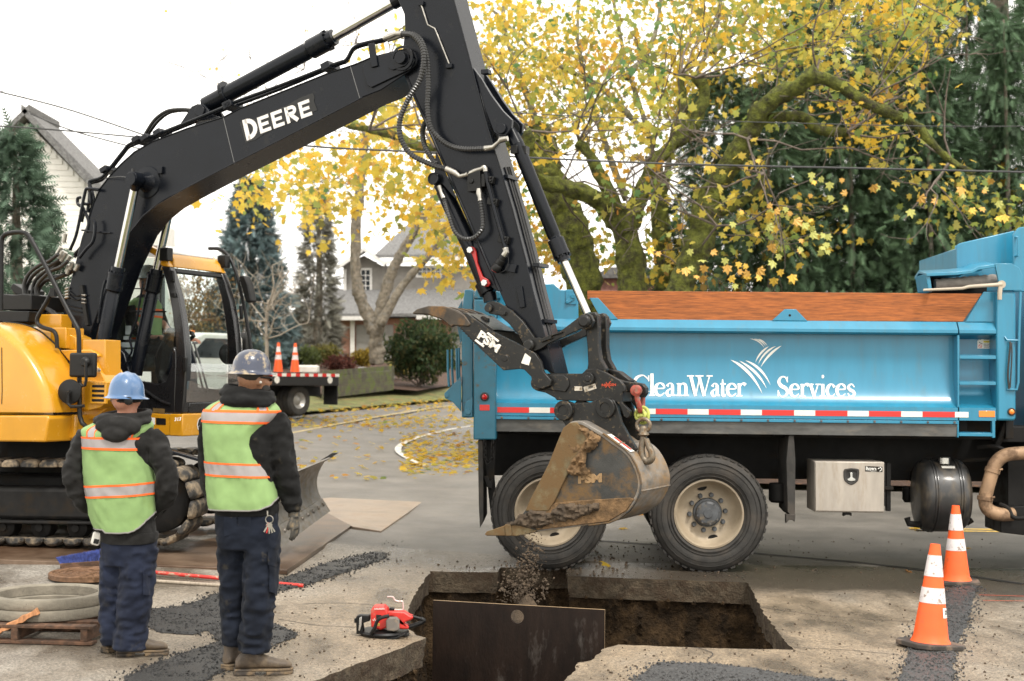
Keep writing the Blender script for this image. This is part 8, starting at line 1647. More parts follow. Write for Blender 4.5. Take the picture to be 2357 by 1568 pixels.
# ================================================================ BACKGROUND
NPR = np.random.default_rng(5)
def leaf_mat(name, rough=.5, trans=.55):
 m = bpy.data.materials.new(name); m.use_nodes = True; N = m.node_tree.nodes; L = m.node_tree.links; N.clear()
 o = N.new('ShaderNodeOutputMaterial'); at = N.new('ShaderNodeAttribute'); at.attribute_name = 'Col'
 d = N.new('ShaderNodeBsdfPrincipled'); d.inputs['Roughness'].default_value = rough; d.inputs['Specular IOR Level'].default_value = .25
 t = N.new('ShaderNodeBsdfTranslucent'); x = N.new('ShaderNodeMixShader'); x.inputs[0].default_value = trans
 L.new(at.outputs[0], d.inputs['Base Color']); L.new(at.outputs[0], t.inputs[0]); L.new(d.outputs[0], x.inputs[1]); L.new(t.outputs[0], x.inputs[2]); L.new(x.outputs[0], o.inputs[0]); return m
LEAFM = leaf_mat('maple_leaf'); NEEDM = leaf_mat('needle', .6, .2)
MAPLE = np.array([(0, -.1, 0), (.16, .05, .02), (.5, .12, -.05), (.36, .34, .02), (.46, .66, -.06), (.2, .58, .02), (0, 1.0, -.08), (-.2, .58, .02), (-.46, .66, -.06), (-.36, .34, .02), (-.5, .12, -.05), (-.16, .05, .02)])
MAPLE_F = [(0, 1, 2, 3), (0, 3, 4, 5), (0, 5, 6, 7), (0, 7, 8, 9), (0, 9, 10, 11)]
def rotmats(n, tilt=1.0):
 a = NPR.uniform(0, 2 * pi, n); b = NPR.normal(0, tilt, n); c = NPR.normal(0, tilt, n)
 ca, sa, cb, sb, cc_, sc_ = np.cos(a), np.sin(a), np.cos(b), np.sin(b), np.cos(c), np.sin(c); z = np.zeros(n); o = np.ones(n)
 Rz = np.stack([ca, -sa, z, sa, ca, z, z, z, o], 1).reshape(n, 3, 3); Rx = np.stack([o, z, z, z, cb, -sb, z, sb, cb], 1).reshape(n, 3, 3); Ry = np.stack([cc_, z, sc_, z, o, z, -sc_, z, cc_], 1).reshape(n, 3, 3)
 return Rz @ Rx @ Ry
def scatter(name, tmpl, faces, pos, R, sc, col, m, parent, kind='stuff'):
 n = len(pos); k = len(tmpl); v_ = np.einsum('nij,kj->nki', R, tmpl) * sc[:, None, None] + pos[:, None, :]
 I = np.array(FR[parent.name]); v_ = v_.reshape(-1, 3) @ I[:3, :3].T + I[:3, 3]
 me = bpy.data.meshes.new(name); fl = np.array([len(f) for f in faces]); idx = np.concatenate([np.array(f) for f in faces])
 me.vertices.add(n * k); me.vertices.foreach_set('co', v_.astype(np.float32).ravel())
 li = (idx[None, :] + (np.arange(n) * k)[:, None]).ravel(); me.loops.add(len(li)); me.loops.foreach_set('vertex_index', li.astype(np.int32))
 tot = np.tile(fl, n); me.polygons.add(len(tot)); me.polygons.foreach_set('loop_start', np.concatenate([[0], np.cumsum(tot)[:-1]]).astype(np.int32)); me.polygons.foreach_set('loop_total', tot.astype(np.int32))
 ca = me.color_attributes.new('Col', 'FLOAT_COLOR', 'POINT'); c4 = np.ones((n, k, 4), np.float32); c4[:, :, :3] = col[:, None, :]; ca.data.foreach_set('color', c4.ravel())
 me.materials.append(m); me.update(calc_edges=True); me.validate()
 o = bpy.data.objects.new(name, me); COL.objects.link(o); o.parent = parent; FR[o.name] = FR[parent.name]
 if kind: o['kind'] = kind
 return o
PALY = np.array([(.82, .56, .07), (.80, .50, .06), (.84, .64, .14), (.62, .53, .10), (.33, .40, .10), (.13, .25, .09), (.74, .36, .07), (.42, .20, .06)])
def leafcols(n, green=.15):
 p = np.array([.26, .22, .18, .10 + green * .3, green * .5, green * .5, .06, .04]); p /= p.sum(); return PALY[NPR.choice(8, n, p=p)] * NPR.uniform(.75, 1.12, (n, 1))
BARK = mat('bark', (.17, .145, .11), .9, var=.35, scale=9, bump=.02, bscale=25, dirt=(.19, .18, .16), damt=.25, dscale=6)
MOSS = mat('mossy_bark', (.115, .128, .018), .95, var=.5, scale=9, bump=.08, bscale=30, dirt=(.038, .029, .02), damt=.38, dscale=5, dsharp=.2)
LICH = mat('lichen_bark', (.16, .145, .10), .95, var=.35, scale=6, dirt=(.09, .09, .035), damt=.4, dscale=4)
TWIG = mat('twig', (.13, .105, .085), .9, var=.3, scale=9)
def tree(name, base, label, cat='tree', grp=None): return thing(name, base, label, cat, grp)
def limb(par, pts, Y, r0, r1, m=MOSS, nm='limb', dY=0.0, lump=.18):
 """pts in picture units; swells and bends like a real limb"""
 n = len(pts); P = bez([PY(x, y, Y + dY * i / (n - 1)) for i, (x, y) in enumerate(pts)], 8); k = len(P); mb = MB(); r0, r1 = r0 * .86, r1 * .86; rs = [(r0 + (r1 - r0) * i / (k - 1)) * (1 + lump * noise.noise(P[i] * 2.1)) for i in range(k)]
 mb.tube(P, rs, 14); mb.v = [tuple(V(p) + V((noise.noise(V(p) * 7), noise.noise(V(p) * 7 + V((5, 0, 0))), noise.noise(V(p) * 7 + V((0, 9, 0))))) * r0 * .34) for p in mb.v]
 emit(nm, mb, m, par, smooth=180); return P
def twigs(par, starts, n, L_, r, m=TWIG, up=.25, seed=1, nm='twig'):
 """joined spray of thin branching twigs"""
 rg = random.Random(seed); mb = MB(); tips = []
 def grow(p, d, l, r, dep):
  k = 4; pts = [p]
  for i in range(k): d = (d + V((rg.gauss(0, .22), rg.gauss(0, .22), rg.gauss(.03, .2)))).normalized(); p = p + d * l / k; pts.append(p)
  mb.tube(pts, [r * (1 - .55 * i / k) for i in range(k + 1)], 5, caps=False); tips.extend(pts[2:])
  if dep:
   for _ in range(rg.choice((2, 3))): grow(pts[rg.choice((2, 3, 4))], (d + V((rg.gauss(0, .7), rg.gauss(0, .7), rg.gauss(.1, .5)))).normalized(), l * rg.uniform(.5, .8), r * .55, dep - 1)
 for s_ in starts:
  for _ in range(n): grow(V(s_), V((rg.gauss(0, .8), rg.gauss(0, .6), rg.gauss(up, .6))).normalized(), L_ * rg.uniform(.6, 1.2), r, 2)
 emit(nm, mb, m, par, smooth=180, kind='stuff'); return tips
def crown(par, centres, per, rad, size, green=.15, nm='crown', tilt=.9):
 c = np.array([tuple(p) for p in centres]); n = len(c) * per; pos = np.repeat(c, per, 0) + NPR.normal(0, 1, (n, 3)) * rad * np.array([1, 1, .75]); sc = NPR.uniform(.6, 1.2, n) * size
 R = rotmats(n, tilt); g = np.repeat(leafcols(len(c), green), per, 0) * .65 + leafcols(n, green) * .35
 return scatter(nm, MAPLE, MAPLE_F, pos, R, sc, g, LEAFM, par)
def region(polys, n, Y0, Y1, seed):
 """points in space seen inside the given outlines"""
 rg = random.Random(seed); out = []
 for poly, f in polys:
  xs = [p[0] for p in poly]; ys = [p[1] for p in poly]; k = 0
  while k < n * f:
   x, y = rg.uniform(min(xs), max(xs)), rg.uniform(min(ys), max(ys))
   if pip((x, y), poly): out.append(PY(x, y, rg.uniform(Y0, Y1))); k += 1
 return out
# ---- mossy bigleaf maples behind the truck
gB = lambda x, Y: V((PY(x, 800, Y).x, Y, gz(0, Y)))
t1 = tree('maple_tree', gB(1450, 24), 'mossy pollarded maple with forked trunk rising behind the timber sideboard', grp='mossy maples behind the truck')
limb(t1, [(1470, 960), (1462, 800), (1455, 660), (1445, 560), (1418, 490)], 24, .30, .25, nm='trunk')
limb(t1, [(1430, 520), (1400, 480), (1350, 448), (1290, 430), (1245, 412), (1222, 355), (1212, 300)], 24, .22, .10, dY=-1); limb(t1, [(1430, 505), (1400, 440), (1375, 390), (1352, 350), (1330, 325)], 24, .15, .10)
limb(t1, [(1445, 530), (1475, 450), (1510, 375), (1555, 320), (1572, 250), (1568, 160)], 24, .19, .07, dY=.5); limb(t1, [(1548, 335), (1590, 300), (1612, 250), (1622, 205), (1600, 175)], 24.3, .13, .12)
s1 = [PY(x, y, 24) for x, y in ((1212, 300), (1332, 325), (1568, 170), (1602, 180), (1500, 390), (1290, 425), (1450, 560))]
tp = twigs(t1, s1, 4, 1.6, .022, seed=3); cs = region([([(1060, -40), (1720, -40), (1720, 150), (1560, 330), (1400, 330), (1210, 300), (1120, 190)], 1.0), ([(1480, 540), (1660, 540), (1640, 660), (1500, 660)], .10), ([(1190, 460), (1420, 560), (1400, 650), (1260, 650)], .16)], 150, 25.5, 33, 2)
crown(t1, cs + tp[::30], 32, .36, .145, .7)
t2 = tree('maple_tree', gB(1590, 23), 'leaning mossy maple whose long limb arches down to the right', grp='mossy maples behind the truck')
limb(t2, [(1545, 930), (1552, 780), (1565, 665), (1610, 560), (1625, 480), (1645, 430)], 23, .28, .22, nm='trunk')
limb(t2, [(1640, 440), (1690, 365), (1720, 310), (1750, 260), (1790, 222), (1840, 195), (1880, 165)], 23, .20, .15, dY=-1); limb(t2, [(1870, 175), (1920, 190), (1990, 235), (2060, 265), (2110, 290), (2150, 335), (2190, 370), (2240, 400)], 22, .12, .05)
limb(t2, [(1735, 285), (1790, 268), (1850, 272), (1890, 300), (1950, 305)], 22.6, .10, .085); limb(t2, [(1630, 500), (1700, 470), (1740, 440), (1760, 400)], 23.2, .10, .06)
s2 = [PY(x, y, 22.5) for x, y in ((1880, 165), (1990, 235), (2190, 370), (1950, 305), (1760, 400), (1720, 320), (1650, 520))]
tp = twigs(t2, s2, 4, 1.5, .020, seed=8)
cs = region([([(1700, -40), (2250, -40), (2130, 120), (2060, 240), (1900, 150), (1760, 200), (1690, 160)], .8), ([(1670, 480), (1760, 455), (1900, 490), (1880, 560), (1760, 590), (1690, 560)], .15), ([(2080, 455), (2230, 420), (2380, 400), (2380, 540), (2260, 510), (2150, 500)], .17), ([(1930, 210), (2060, 220), (2060, 320), (1960, 320)], .09), ([(1560, 600), (1760, 640), (1700, 668), (1560, 668)], .05)], 105, 23.5, 29, 4)
crown(t2, cs + tp[::40], 28, .31, .14, .7)
rg = random.Random(9); LM = bpy.data.meshes.new('leaf'); LM.from_pydata([tuple(p) for p in MAPLE], [], MAPLE_F);
LSOL = [mat('leaf_gold', (.62, .40, .05), .5, var=.1), mat('leaf_amber', (.55, .31, .06), .5, var=.1), mat('leaf_lime', (.36, .36, .08), .5, var=.1)]
LMS = []
for m in LSOL: q = LM.copy(); q.materials.append(m); LMS.append(q)
for i in range(95):
 cx_, cy_, wx, wy = rg.choice(((1790, 520, 70, 35), (1560, 600, 45, 40), (2240, 460, 90, 35), (1905, 440, 70, 50), (1690, 630, 90, 22), (1980, 470, 100, 40), (1840, 540, 40, 30)))
 p = PY(rg.gauss(cx_, wx), rg.gauss(cy_, wy), rg.uniform(19.8, 21.5)); o = bpy.data.objects.new('leaf', rg.choice(LMS)); COL.objects.link(o); o.parent = t2
 s_ = rg.uniform(.08, .155); o.matrix_local = FR[t2.name] @ Matrix.Translation(p) @ Matrix.Rotation(rg.gauss(pi, .5), 4, 'Y') @ Matrix.Rotation(RAD(90) + rg.gauss(0, .5), 4, 'X') @ Matrix.Rotation(rg.gauss(0, .4), 4, 'Z') @ Matrix.Scale(s_, 4)
for q in ([(1520, 460), (1490, 300), (1440, 140), (1400, -60)], [(1530, 440), (1560, 260), (1640, 90), (1670, -60)], [(1620, 420), (1720, 240), (1800, 90), (1850, -60)], [(1440, 460), (1370, 260), (1330, 90), (1340, -60)], [(1560, 300), (1690, 200), (1800, 150)], [(1480, 300), (1380, 200), (1250, 130), (1130, 20)], [(1640, 120), (1720, 40), (1790, -50)], [(1900, 330), (1960, 150), (2010, 40), (2030, -60)], [(1440, 180), (1500, 100), (1530, -50)], [(1250, 330), (1200, 180), (1160, 60), (1170, -60)]): limb(t1, q, 28.5, .085, .035, m=LICH, nm='branch', dY=1.5)
t3 = tree('maple_tree', gB(1335, 26), 'thick mossy maple trunk just right of the excavator arm', grp='mossy maples behind the truck')
limb(t3, [(1345, 940), (1345, 780), (1342, 660), (1325, 560), (1298, 480), (1268, 410), (1245, 330), (1235, 290)], 26, .38, .26, nm='trunk'); limb(t3, [(1530, 900), (1528, 640), (1520, 520), (1515, 430), (1500, 360)], 27, .24, .16)
limb(t3, [(1245, 330), (1180, 330), (1000, 345), (900, 310), (790, 285)], 26, .16, .08, dY=3)
tp = twigs(t3, [PY(x, y, 26) for x, y in ((1240, 300), (1500, 360), (1000, 340), (850, 300))], 4, 2.0, .025, m=TWIG, seed=5)
crown(t3, tp[::22] + region([([(1080, 200), (1210, 300), (1240, 430), (1280, 560), (1200, 640), (1150, 520), (1080, 330)], 1)], 50, 27, 33, 6), 14, .32, .14, .5)
# far maple with V trunk in front of the grey house, canopy over the street
t4 = tree('maple_tree', V((PY(865, 800, 50).x, 50, 2.0)), 'tall maple with V shaped bare trunks in front of the grey house')
limb(t4, [(868, 838), (866, 800), (862, 760), (835, 700), (820, 640), (820, 520), (832, 400), (840, 300)], 50, .32, .15, m=BARK, nm='trunk'); limb(t4, [(866, 780), (880, 700), (905, 620), (950, 540), (990, 470), (1030, 380)], 50, .26, .12, m=BARK); limb(t4, [(874, 750), (925, 660), (985, 590), (1040, 520)], 49.5, .2, .1, m=BARK)
tp = twigs(t4, [PY(x, y, 48) for x, y in ((840, 310), (832, 420), (990, 470), (1030, 390), (900, 340), (760, 420), (680, 440), (930, 200), (700, 160), (620, 240), (820, 100), (560, 210))], 4, 2.6, .022, seed=12)
cs = region([([(505, 440), (640, 380), (800, 320), (1000, 330), (1060, 430), (1040, 560), (960, 540), (840, 470), (760, 520), (680, 470), (560, 480)], 1.0), ([(1000, 440), (1110, 480), (1130, 640), (1030, 620)], .30), ([(860, 200), (1000, 180), (1010, 330), (870, 320)], .30), ([(930, 60), (1000, 100), (990, 180), (880, 170)], .08)], 115, 28, 44, 14)
crown(t4, cs, 15, .5, .20, .25); crown(t4, tp[::16], 2, .45, .14, .0)
# ---- conifers
FROND = []; FF = []
for i in range(7):
 y = .12 + i * .135; l = .34 * (1 - abs(y - .35)) ; w_ = .055
 for s_ in (-1, 1): k = len(FROND); FROND += [(0, y - w_, 0), (s_ * l, y + l * .75, -.10 * l - .03), (s_ * .0, y + w_, 0)]; FF.append((k, k + 1, k + 2))
k = len(FROND); FROND += [(-.03, 0, 0), (.03, 0, 0), (0, 1.12, -.1)]; FF.append((k, k + 1, k + 2)); FROND = np.array(FROND)
def conifer(name, base, H, R0, label, n, size, col, grp=None, droop=.5, seed=1, shape=.85, z0=.04, trunk_r=.2, cat='tree', tipc=(1.5, 1.5, 1.5)):
 t = tree(name, base, label, cat, grp); rg = np.random.default_rng(seed); B = np.array(tuple(base)); mb = MB(); mb.tube([V(base), V(base) + V((.1, 0, H * .5)), V(base) + V((0, 0, H))], [trunk_r, trunk_r * .6, .02], 10); emit('trunk', mb, BARK, t)
 f = z0 + (1 - z0) * rg.random(n) ** 1.15; a = rg.uniform(0, 2 * pi, n); lay = .82 + .18 * np.sin(f * H * 5.5 + a * 2); rr = R0 * (1 - f) ** shape * lay * (.55 + .45 * rg.random(n) ** .5) + .05
 pos = B + np.stack([rr * np.cos(a), rr * np.sin(a), f * H - droop * rr * .35], 1); dr = np.arctan2(np.sin(a), np.cos(a)) - pi / 2; pit = -droop * .7 + rg.normal(0, .55, n); rol = rg.normal(0, .9, n)
 ca, sa, cb, sb, cr, sr = np.cos(dr), np.sin(dr), np.cos(pit), np.sin(pit), np.cos(rol), np.sin(rol); z = np.zeros(n); o = np.ones(n)
 R = np.stack([ca, -sa, z, sa, ca, z, z, z, o], 1).reshape(n, 3, 3) @ np.stack([o, z, z, z, cb, -sb, z, sb, cb], 1).reshape(n, 3, 3) @ np.stack([cr, z, sr, z, o, z, -sr, z, cr], 1).reshape(n, 3, 3)
 c = np.array(col) * rg.uniform(.4, 1.75, (n, 1)); scatter('foliage', FROND, FF, pos, R, size * rg.uniform(.7, 1.3, n), c, NEEDM, t); return t
CED = [(1660, 27.5, 7.5, 2.0), (1760, 26, 7.0, 2.1), (1850, 28, 9.0, 2.3), (1950, 26.2, 7.4, 2.1), (2040, 28, 8.6, 2.4), (2130, 26, 7.6, 2.1), (2220, 28, 9.5, 2.5), (2310, 26, 8.2, 2.2), (2400, 27, 9.2, 2.4)]
for i, (x, Y, H, R0) in enumerate(CED): conifer('cedar_tree', gB(x, Y), H, R0, ('first', 'second', 'third', 'fourth', 'fifth', 'sixth', 'seventh', 'eighth', 'ninth')[i] + ' dark green cedar from the left in the screen behind the truck', 4600, .26, (.078, .13, .07), 'cedars in the green screen', .75, 30 + i, .55, .0, .08)
conifer('fir_tree', gB(2290, 33), 19, 4.2, 'tall dark conifer with reddish trunk at the upper right corner', 5200, .5, (.055, .085, .055), None, .5, 51, .7, .12, .38)
conifer('fir_tree', gB(1990, 40), 17, 3.8, 'distant dark conifer showing through the maple leaves above the arched limb', 2200, .8, (.07, .11, .075), None, .5, 52, .7, .12, .3)
conifer('spruce_tree', V((PY(572, 800, 56).x, 56, 1.2)), 8.3, 2.3, 'broad blue green spruce right of the excavator cab', 6500, .45, (.125, .175, .18), None, .15, 53, .8, .0, .25)
conifer('spruce_tree', V((PY(728, 800, 62).x, 62, 1.4)), 8.6, 1.25, 'narrow thinning spruce between the blue spruce and the grey house', 2400, .42, (.17, .165, .135), None, .25, 54, .7, .0, .25)
conifer('fir_tree', V((PY(25, 800, 25).x, 25, .1)), 5.9, 1.75, 'dark green fir at the left edge in front of the white house', 3600, .34, (.095, .145, .10), None, .35, 55, .75, .0, .2)
# ---- bare and leafy shrubs
def shrub(name, base, r, h, label, n, leaf, cols, cat='shrub', grp=None, seed=1, tw=6):
 t = tree(name, base, label, cat, grp); tips = twigs(t, [V(base)], tw, h * .6, .03 * h / 2, seed=seed, up=1.0, nm='stems'); rg = np.random.default_rng(seed); u = rg.normal(0, 1, (n, 3)); u /= np.linalg.norm(u, axis=1)[:, None]; rad = rg.random(n) ** .4
 lum = 1 + .25 * np.sin(u[:, 0] * 5) * np.cos(u[:, 1] * 4 + u[:, 2] * 6); pos = np.array(tuple(base)) + np.stack([u[:, 0] * r * rad * lum, u[:, 1] * r * rad * lum, h * .55 + u[:, 2] * h * .45 * rad * lum], 1)
 c = np.array(cols)[rg.integers(0, len(cols), n)] * rg.uniform(.6, 1.3, (n, 1)); scatter('foliage', MAPLE * np.array([.55, 1, 1]), MAPLE_F, pos, rotmats(n, 1.2), leaf * rg.uniform(.6, 1.3, n), c, LEAFM, t); return t
def GB(px, py, Y=0): return PGH(px, py)
def psz(p, d): return d / FPX * p.y
pR = GB(965, 890); shrub('rhododendron', pR, psz(pR, 84), psz(pR, 152), 'large rounded green shrub left of the truck tailgate', 6000, .17, [(.05, .085, .035), (.07, .11, .045), (.04, .065, .03), (.12, .12, .05)], seed=61)
for x, y, Y, r, h, lb, cl in ((745, 842, 44, .75, .95, 'olive yellow low shrub beside the garden steps', (.20, .18, .05)), (782, 862, 42, .7, .8, 'reddish brown low shrub above the retaining wall', (.16, .06, .045)), (835, 846, 44, .6, .8, 'golden low shrub at the foot of the V trunked maple', (.34, .24, .04)), (915, 868, 41, .45, .6, 'small pale yellow plant next to the rhododendron', (.5, .42, .12)), (700, 850, 46, .8, 1.0, 'green garden shrub behind the flatbed cones', (.12, .15, .05)), (1015, 842, 50, .8, .9, 'small clipped green bush in front of the house door', (.06, .11, .04))): shrub('garden_shrub', GB(x, y), psz(GB(x, y), r * 52), psz(GB(x, y), h * 52), lb, 900, .15, [cl, tuple(q * .6 for q in cl)], grp='garden shrubs', seed=int(x), tw=3)
TAN_ = [(.34, .25, .15), (.42, .30, .17), (.28, .21, .13), (.5, .30, .12)]
for x, y, Y, r, h, lb, n in ((455, 850, 44, 1.7, 3.6, 'tan leaved autumn bush seen through the cab window', 3200), (540, 830, 48, 1.6, 2.2, 'golden dry grass clump behind the white pickup cab', 1800), (715, 810, 46, 1.1, 3.3, 'thin bare twiggy tree right of the flatbed', 700), (905, 800, 48, 1.4, 2.9, 'bare grey twiggy bush by the garage', 250), (395, 850, 46, 1.3, 3.2, 'tan bush left of the cab pillar', 1800)): shrub('bush', GB(x, y), psz(GB(x, y), r * 68), psz(GB(x, y), h * 68), lb, n, .13, TAN_, seed=int(x) + 3, tw=9)
bt_ = tree('bare_tree', PY(612, 870, 40), 'small pale leafless tree in front of the blue spruce'); limb(bt_, [(612, 870), (614, 800), (612, 740), (618, 690)], 40, .07, .035, m=mat('pale_bark', (.30, .26, .21), .9), nm='trunk', lump=.05); twigs(bt_, [PY(x, y, 40) for x, y in ((614, 780), (612, 740), (618, 700), (612, 720))], 4, 1.3, .024, m=MATS['pale_bark'], seed=77, up=.7)
# ---- garden ground, retaining wall, stones
GARD = [(p.x, p.y) for p in [PGH(*q) for q in ((745, 912), (900, 898), (960, 903), (1075, 884), (1090, 850), (1080, 838), (640, 838), (640, 880))]]
sheet('garden_bed', GARD, MULCH, zf=lambda x, y: garden_h(x, y) + .05, step=1.5)
BLKW = mat('mossy_block', (.085, .075, .05), .9, var=.35, scale=3, bump=.02, bscale=20, dirt=(.09, .12, .02), damt=.4, dscale=3)
rw = thing('retaining_wall', PGH(800, 914), 'low mossy block retaining wall behind the flatbed truck', 'wall')
wa, wb = PGH(740, 918), PGH(905, 898); rg = random.Random(2)
for row in range(5):
 L_ = (wb - wa).length; u = -.3 * (row % 2)
 while u < L_:
  p = wa.lerp(wb, max(0, u) / L_) + V((0, .03 * row, .17 * row)); q = wa.lerp(wb, min(L_, u + .5) / L_) + V((0, .03 * row, .17 * row)); d = V((0, .25, 0)); up = V((0, 0, .16)); j = V((0, rg.uniform(-.02, .02), 0)); p = p + j; q = q + j; e = (q - p) * .02
  mb = MB(); mb.add([p + e, q - e, q - e + d, p + e + d, p + e + up, q - e + up, q - e + d + up, p + e + d + up], [(0, 3, 2, 1), (4, 5, 6, 7), (0, 1, 5, 4), (1, 2, 6, 5), (2, 3, 7, 6), (3, 0, 4, 7)]); emit('block', mb, BLKW, rw); u += .5
for x, y, r, lb in ((832, 862, .45, 'grey garden boulder above the wall, left of its neighbour'), (868, 866, .55, 'larger flat grey garden boulder above the wall')):
 mb = MB(); mb.ball(PGH(x, y), (r * 1.3, r * .9, r * .55), 14, 9); mb.v = [tuple(V(p) + V((1, 1, 1)) * .1 * noise.noise(V(p) * 2)) for p in mb.v]; tag(emit('boulder', mb, mat('stone_grey', (.17, .16, .15), .9, var=.3, bump=.02, bscale=10)), lb, 'boulder', 'garden boulders')
# ---- fallen leaves on verge and road
n = 2000; pts = []
while len(pts) < n:
 x, y = random.uniform(560, 1110), random.uniform(925, 1105)
 if y > 985 and not (x > 930 and (x - 1010) ** 2 / 140 ** 2 + (y - 1045) ** 2 / 55 ** 2 < 1) and random.random() > .05: continue
 p = PG2(x, y); pts.append((p.x, p.y, p.z + .015 + (.09 if y < 955 else 0)))
for i in range(18): p = PG2(random.uniform(1100, 2357), random.uniform(1150, 1330)); pts.append((p.x, p.y, p.z + .012))
lf = thing('fallen_leaves', (0, 25, gz(0, 25)), 'yellow and brown fallen leaves scattered on the road and verge', 'leaves'); lf['kind'] = 'stuff'; n = len(pts)
scatter('leaf_litter', MAPLE, MAPLE_F, np.array(pts), rotmats(n, .25), NPR.uniform(.08, .16, n), leafcols(n, .05) * .75, LEAFM, lf)
# ---- overhead cables
CAB_ = mat('cable', (.05, .05, .05), .5)
def cable(pts, Y, r, label): mb = MB(); mb.tube(bez([PY(x, y, Y) for x, y in pts], 8), r, 6); tag(emit('overhead_cable', mb, CAB_), label, 'cable', 'overhead cables')
cable([(560, 322), (760, 340), (1010, 352), (1300, 367), (1600, 379), (2000, 388), (2420, 398)], 19.3, .013, 'thick overhead cable crossing the picture behind the excavator arm'); cable([(700, 238), (1000, 248), (1340, 268), (1700, 280), (2100, 290), (2420, 291)], 19.6, .006, 'thin overhead cable above the thick one')
cable([(-40, 208), (110, 216), (300, 224), (520, 233), (700, 238)], 20, .004, 'topmost very thin cable against the sky at left'); cable([(-40, 205), (0, 212), (150, 250), (300, 300), (360, 322)], 20, .011, 'steeply falling cable from the upper left edge'); cable([(-40, 288), (100, 297), (330, 317)], 20.2, .011, 'nearly level cable crossing the white gable'); cable([(70, 262), (170, 302), (330, 345)], 20.4, .010, 'cable dropping from the white gable peak to the boom')
# ---- houses
SID = mat('siding_grey', (.21, .195, .175), .8, var=.12, scale=3); SHG = mat('roof_shingle', (.15, .148, .145), .9, var=.3, scale=12, bump=.02, bscale=30); TRW_ = mat('white_trim', (.62, .60, .57), .6, var=.05); WIN = mat('window_dark', (.03, .035, .04), .08, var=.2, spec=.8); BRK = mat('brick', (.30, .16, .115), .9, var=.3, scale=20); GAR = mat('garage_grey', (.22, .21, .195), .7, var=.08); WSID = mat('siding_white', (.80, .78, .73), .75, var=.04)
def hp3(nm, pts, Y0, Y1, m, par, bev=0):
 f_ = [PY(x, y, Y0) for x, y in pts]; k = len(f_); mb = MB(); mb.add(f_ + [p + V((0, Y1 - Y0, 0)) for p in f_], [list(range(k - 1, -1, -1)), list(range(k, 2 * k))] + [(i, (i + 1) % k, (i + 1) % k + k, i + k) for i in range(k)])
 return emit(nm, mb, m, par, smooth=0, bevel=bev)
def window(par, x0, y0, x1, y1, Y, nx, ny, t=5):
 f = hp3('window', [(x0 - t, y0 - t), (x1 + t, y0 - t), (x1 + t, y1 + t), (x0 - t, y1 + t)], Y - .05, Y - .004, TRW_, par)
 hp3('pane', [(x0, y0), (x1, y0), (x1, y1), (x0, y1)], Y - .058, Y - .051, WIN, f)
 for i in range(1, nx): x = x0 + (x1 - x0) * i / nx; hp3('muntin', [(x - .8, y0), (x + .8, y0), (x + .8, y1), (x - .8, y1)], Y - .075, Y - .06, TRW_, f)
 for i in range(1, ny): y = y0 + (y1 - y0) * i / ny; hp3('muntin', [(x0, y - .8), (x1, y - .8), (x1, y + .8), (x0, y + .8)], Y - .078, Y - .0755, TRW_, f)
def roofp(nm, a, b, c, d, par, m=SHG, th=.15):
 mb = MB(); q = [a, b, c, d]; mb.add([V(p) for p in q] + [V(p) + V((0, 0, th)) for p in q], [(3, 2, 1, 0), (4, 5, 6, 7), (0, 1, 5, 4), (1, 2, 6, 5), (2, 3, 7, 6), (3, 0, 4, 7)]); return emit(nm, mb, m, par, smooth=0)
hs_ = thing('grey_house', PY(900, 828, 70), 'grey two storey house with white trim and brick garage pillars', 'house')
hp3('wall', [(790, 830), (790, 612), (838, 588), (880, 612), (1110, 612), (1110, 830)], 70, 80, SID, hs_); hp3('garage_wall', [(678, 830), (678, 733), (1085, 733), (1085, 830)], 67.5, 69.99, BRK, hs_)
for x0, x1, lb in ((690, 785, 0), (820, 905, 1)):
 g_ = hp3('garage_door', [(x0, 828), (x0, 748), (x1, 748), (x1, 828)], 67.42, 67.498, GAR, hs_)
 for r in range(1, 4): hp3('door_panel_gap', [(x0, 748 + r * 20), (x1, 748 + r * 20), (x1, 749 + r * 20), (x0, 749 + r * 20)], 67.40, 67.418, SID, g_)
hp3('pillar_trim', [(806, 828), (806, 738), (816, 738), (816, 828)], 67.3, 67.41, TRW_, hs_); hp3('front_door', [(1040, 830), (1040, 745), (1085, 745), (1085, 830)], 67.44, 67.498, GAR, hs_)
for y0, x0, x1, Y in ((728, 672, 870, 66.9), (726, 958, 1060, 66.7), (717, 1052, 1110, 66.6)): hp3('fascia', [(x0, y0 + 9), (x0, y0), (x1, y0), (x1, y0 + 9)], Y - .2, Y, TRW_, hs_)
A = lambda x, y, Y: PY(x, y, Y)
roofp('roof', A(665, 730, 66.8), A(1115, 728, 66.8), A(1110, 672, 70.1), A(760, 672, 70.1), hs_); roofp('roof', A(862, 594, 69.4), A(1160, 592, 69.4), A(1110, 470, 76), A(985, 478, 76), hs_)
roofp('roof', A(780, 616, 69.4), A(838, 577, 69.4), A(845, 580, 78), A(790, 616, 78), hs_); roofp('roof', A(838, 577, 69.4), A(885, 612, 69.4), A(890, 612, 78), A(845, 580, 78), hs_)
hp3('gable_trim', [(772, 614), (838, 568), (842, 575), (778, 620)], 69.2, 69.39, TRW_, hs_); hp3('gable_trim', [(838, 568), (888, 606), (884, 613), (834, 575)], 69.15, 69.19, TRW_, hs_); hp3('fascia', [(882, 600), (1060, 590), (1060, 598), (882, 608)], 69.2, 69.39, TRW_, hs_)
window(hs_, 832, 622, 851, 670, 70, 2, 4); window(hs_, 962, 616, 1012, 634, 70, 5, 2); hp3('corner_trim', [(790, 735), (790, 620), (797, 620), (797, 735)], 69.9, 69.998, TRW_, hs_)
hw_ = thing('white_house', PY(60, 700, 44), 'white clapboard house gable behind the fir at the left edge', 'house')
hp3('wall', [(-160, 880), (-160, 500), (62, 283), (228, 452), (228, 880)], 44, 54, WSID, hw_)
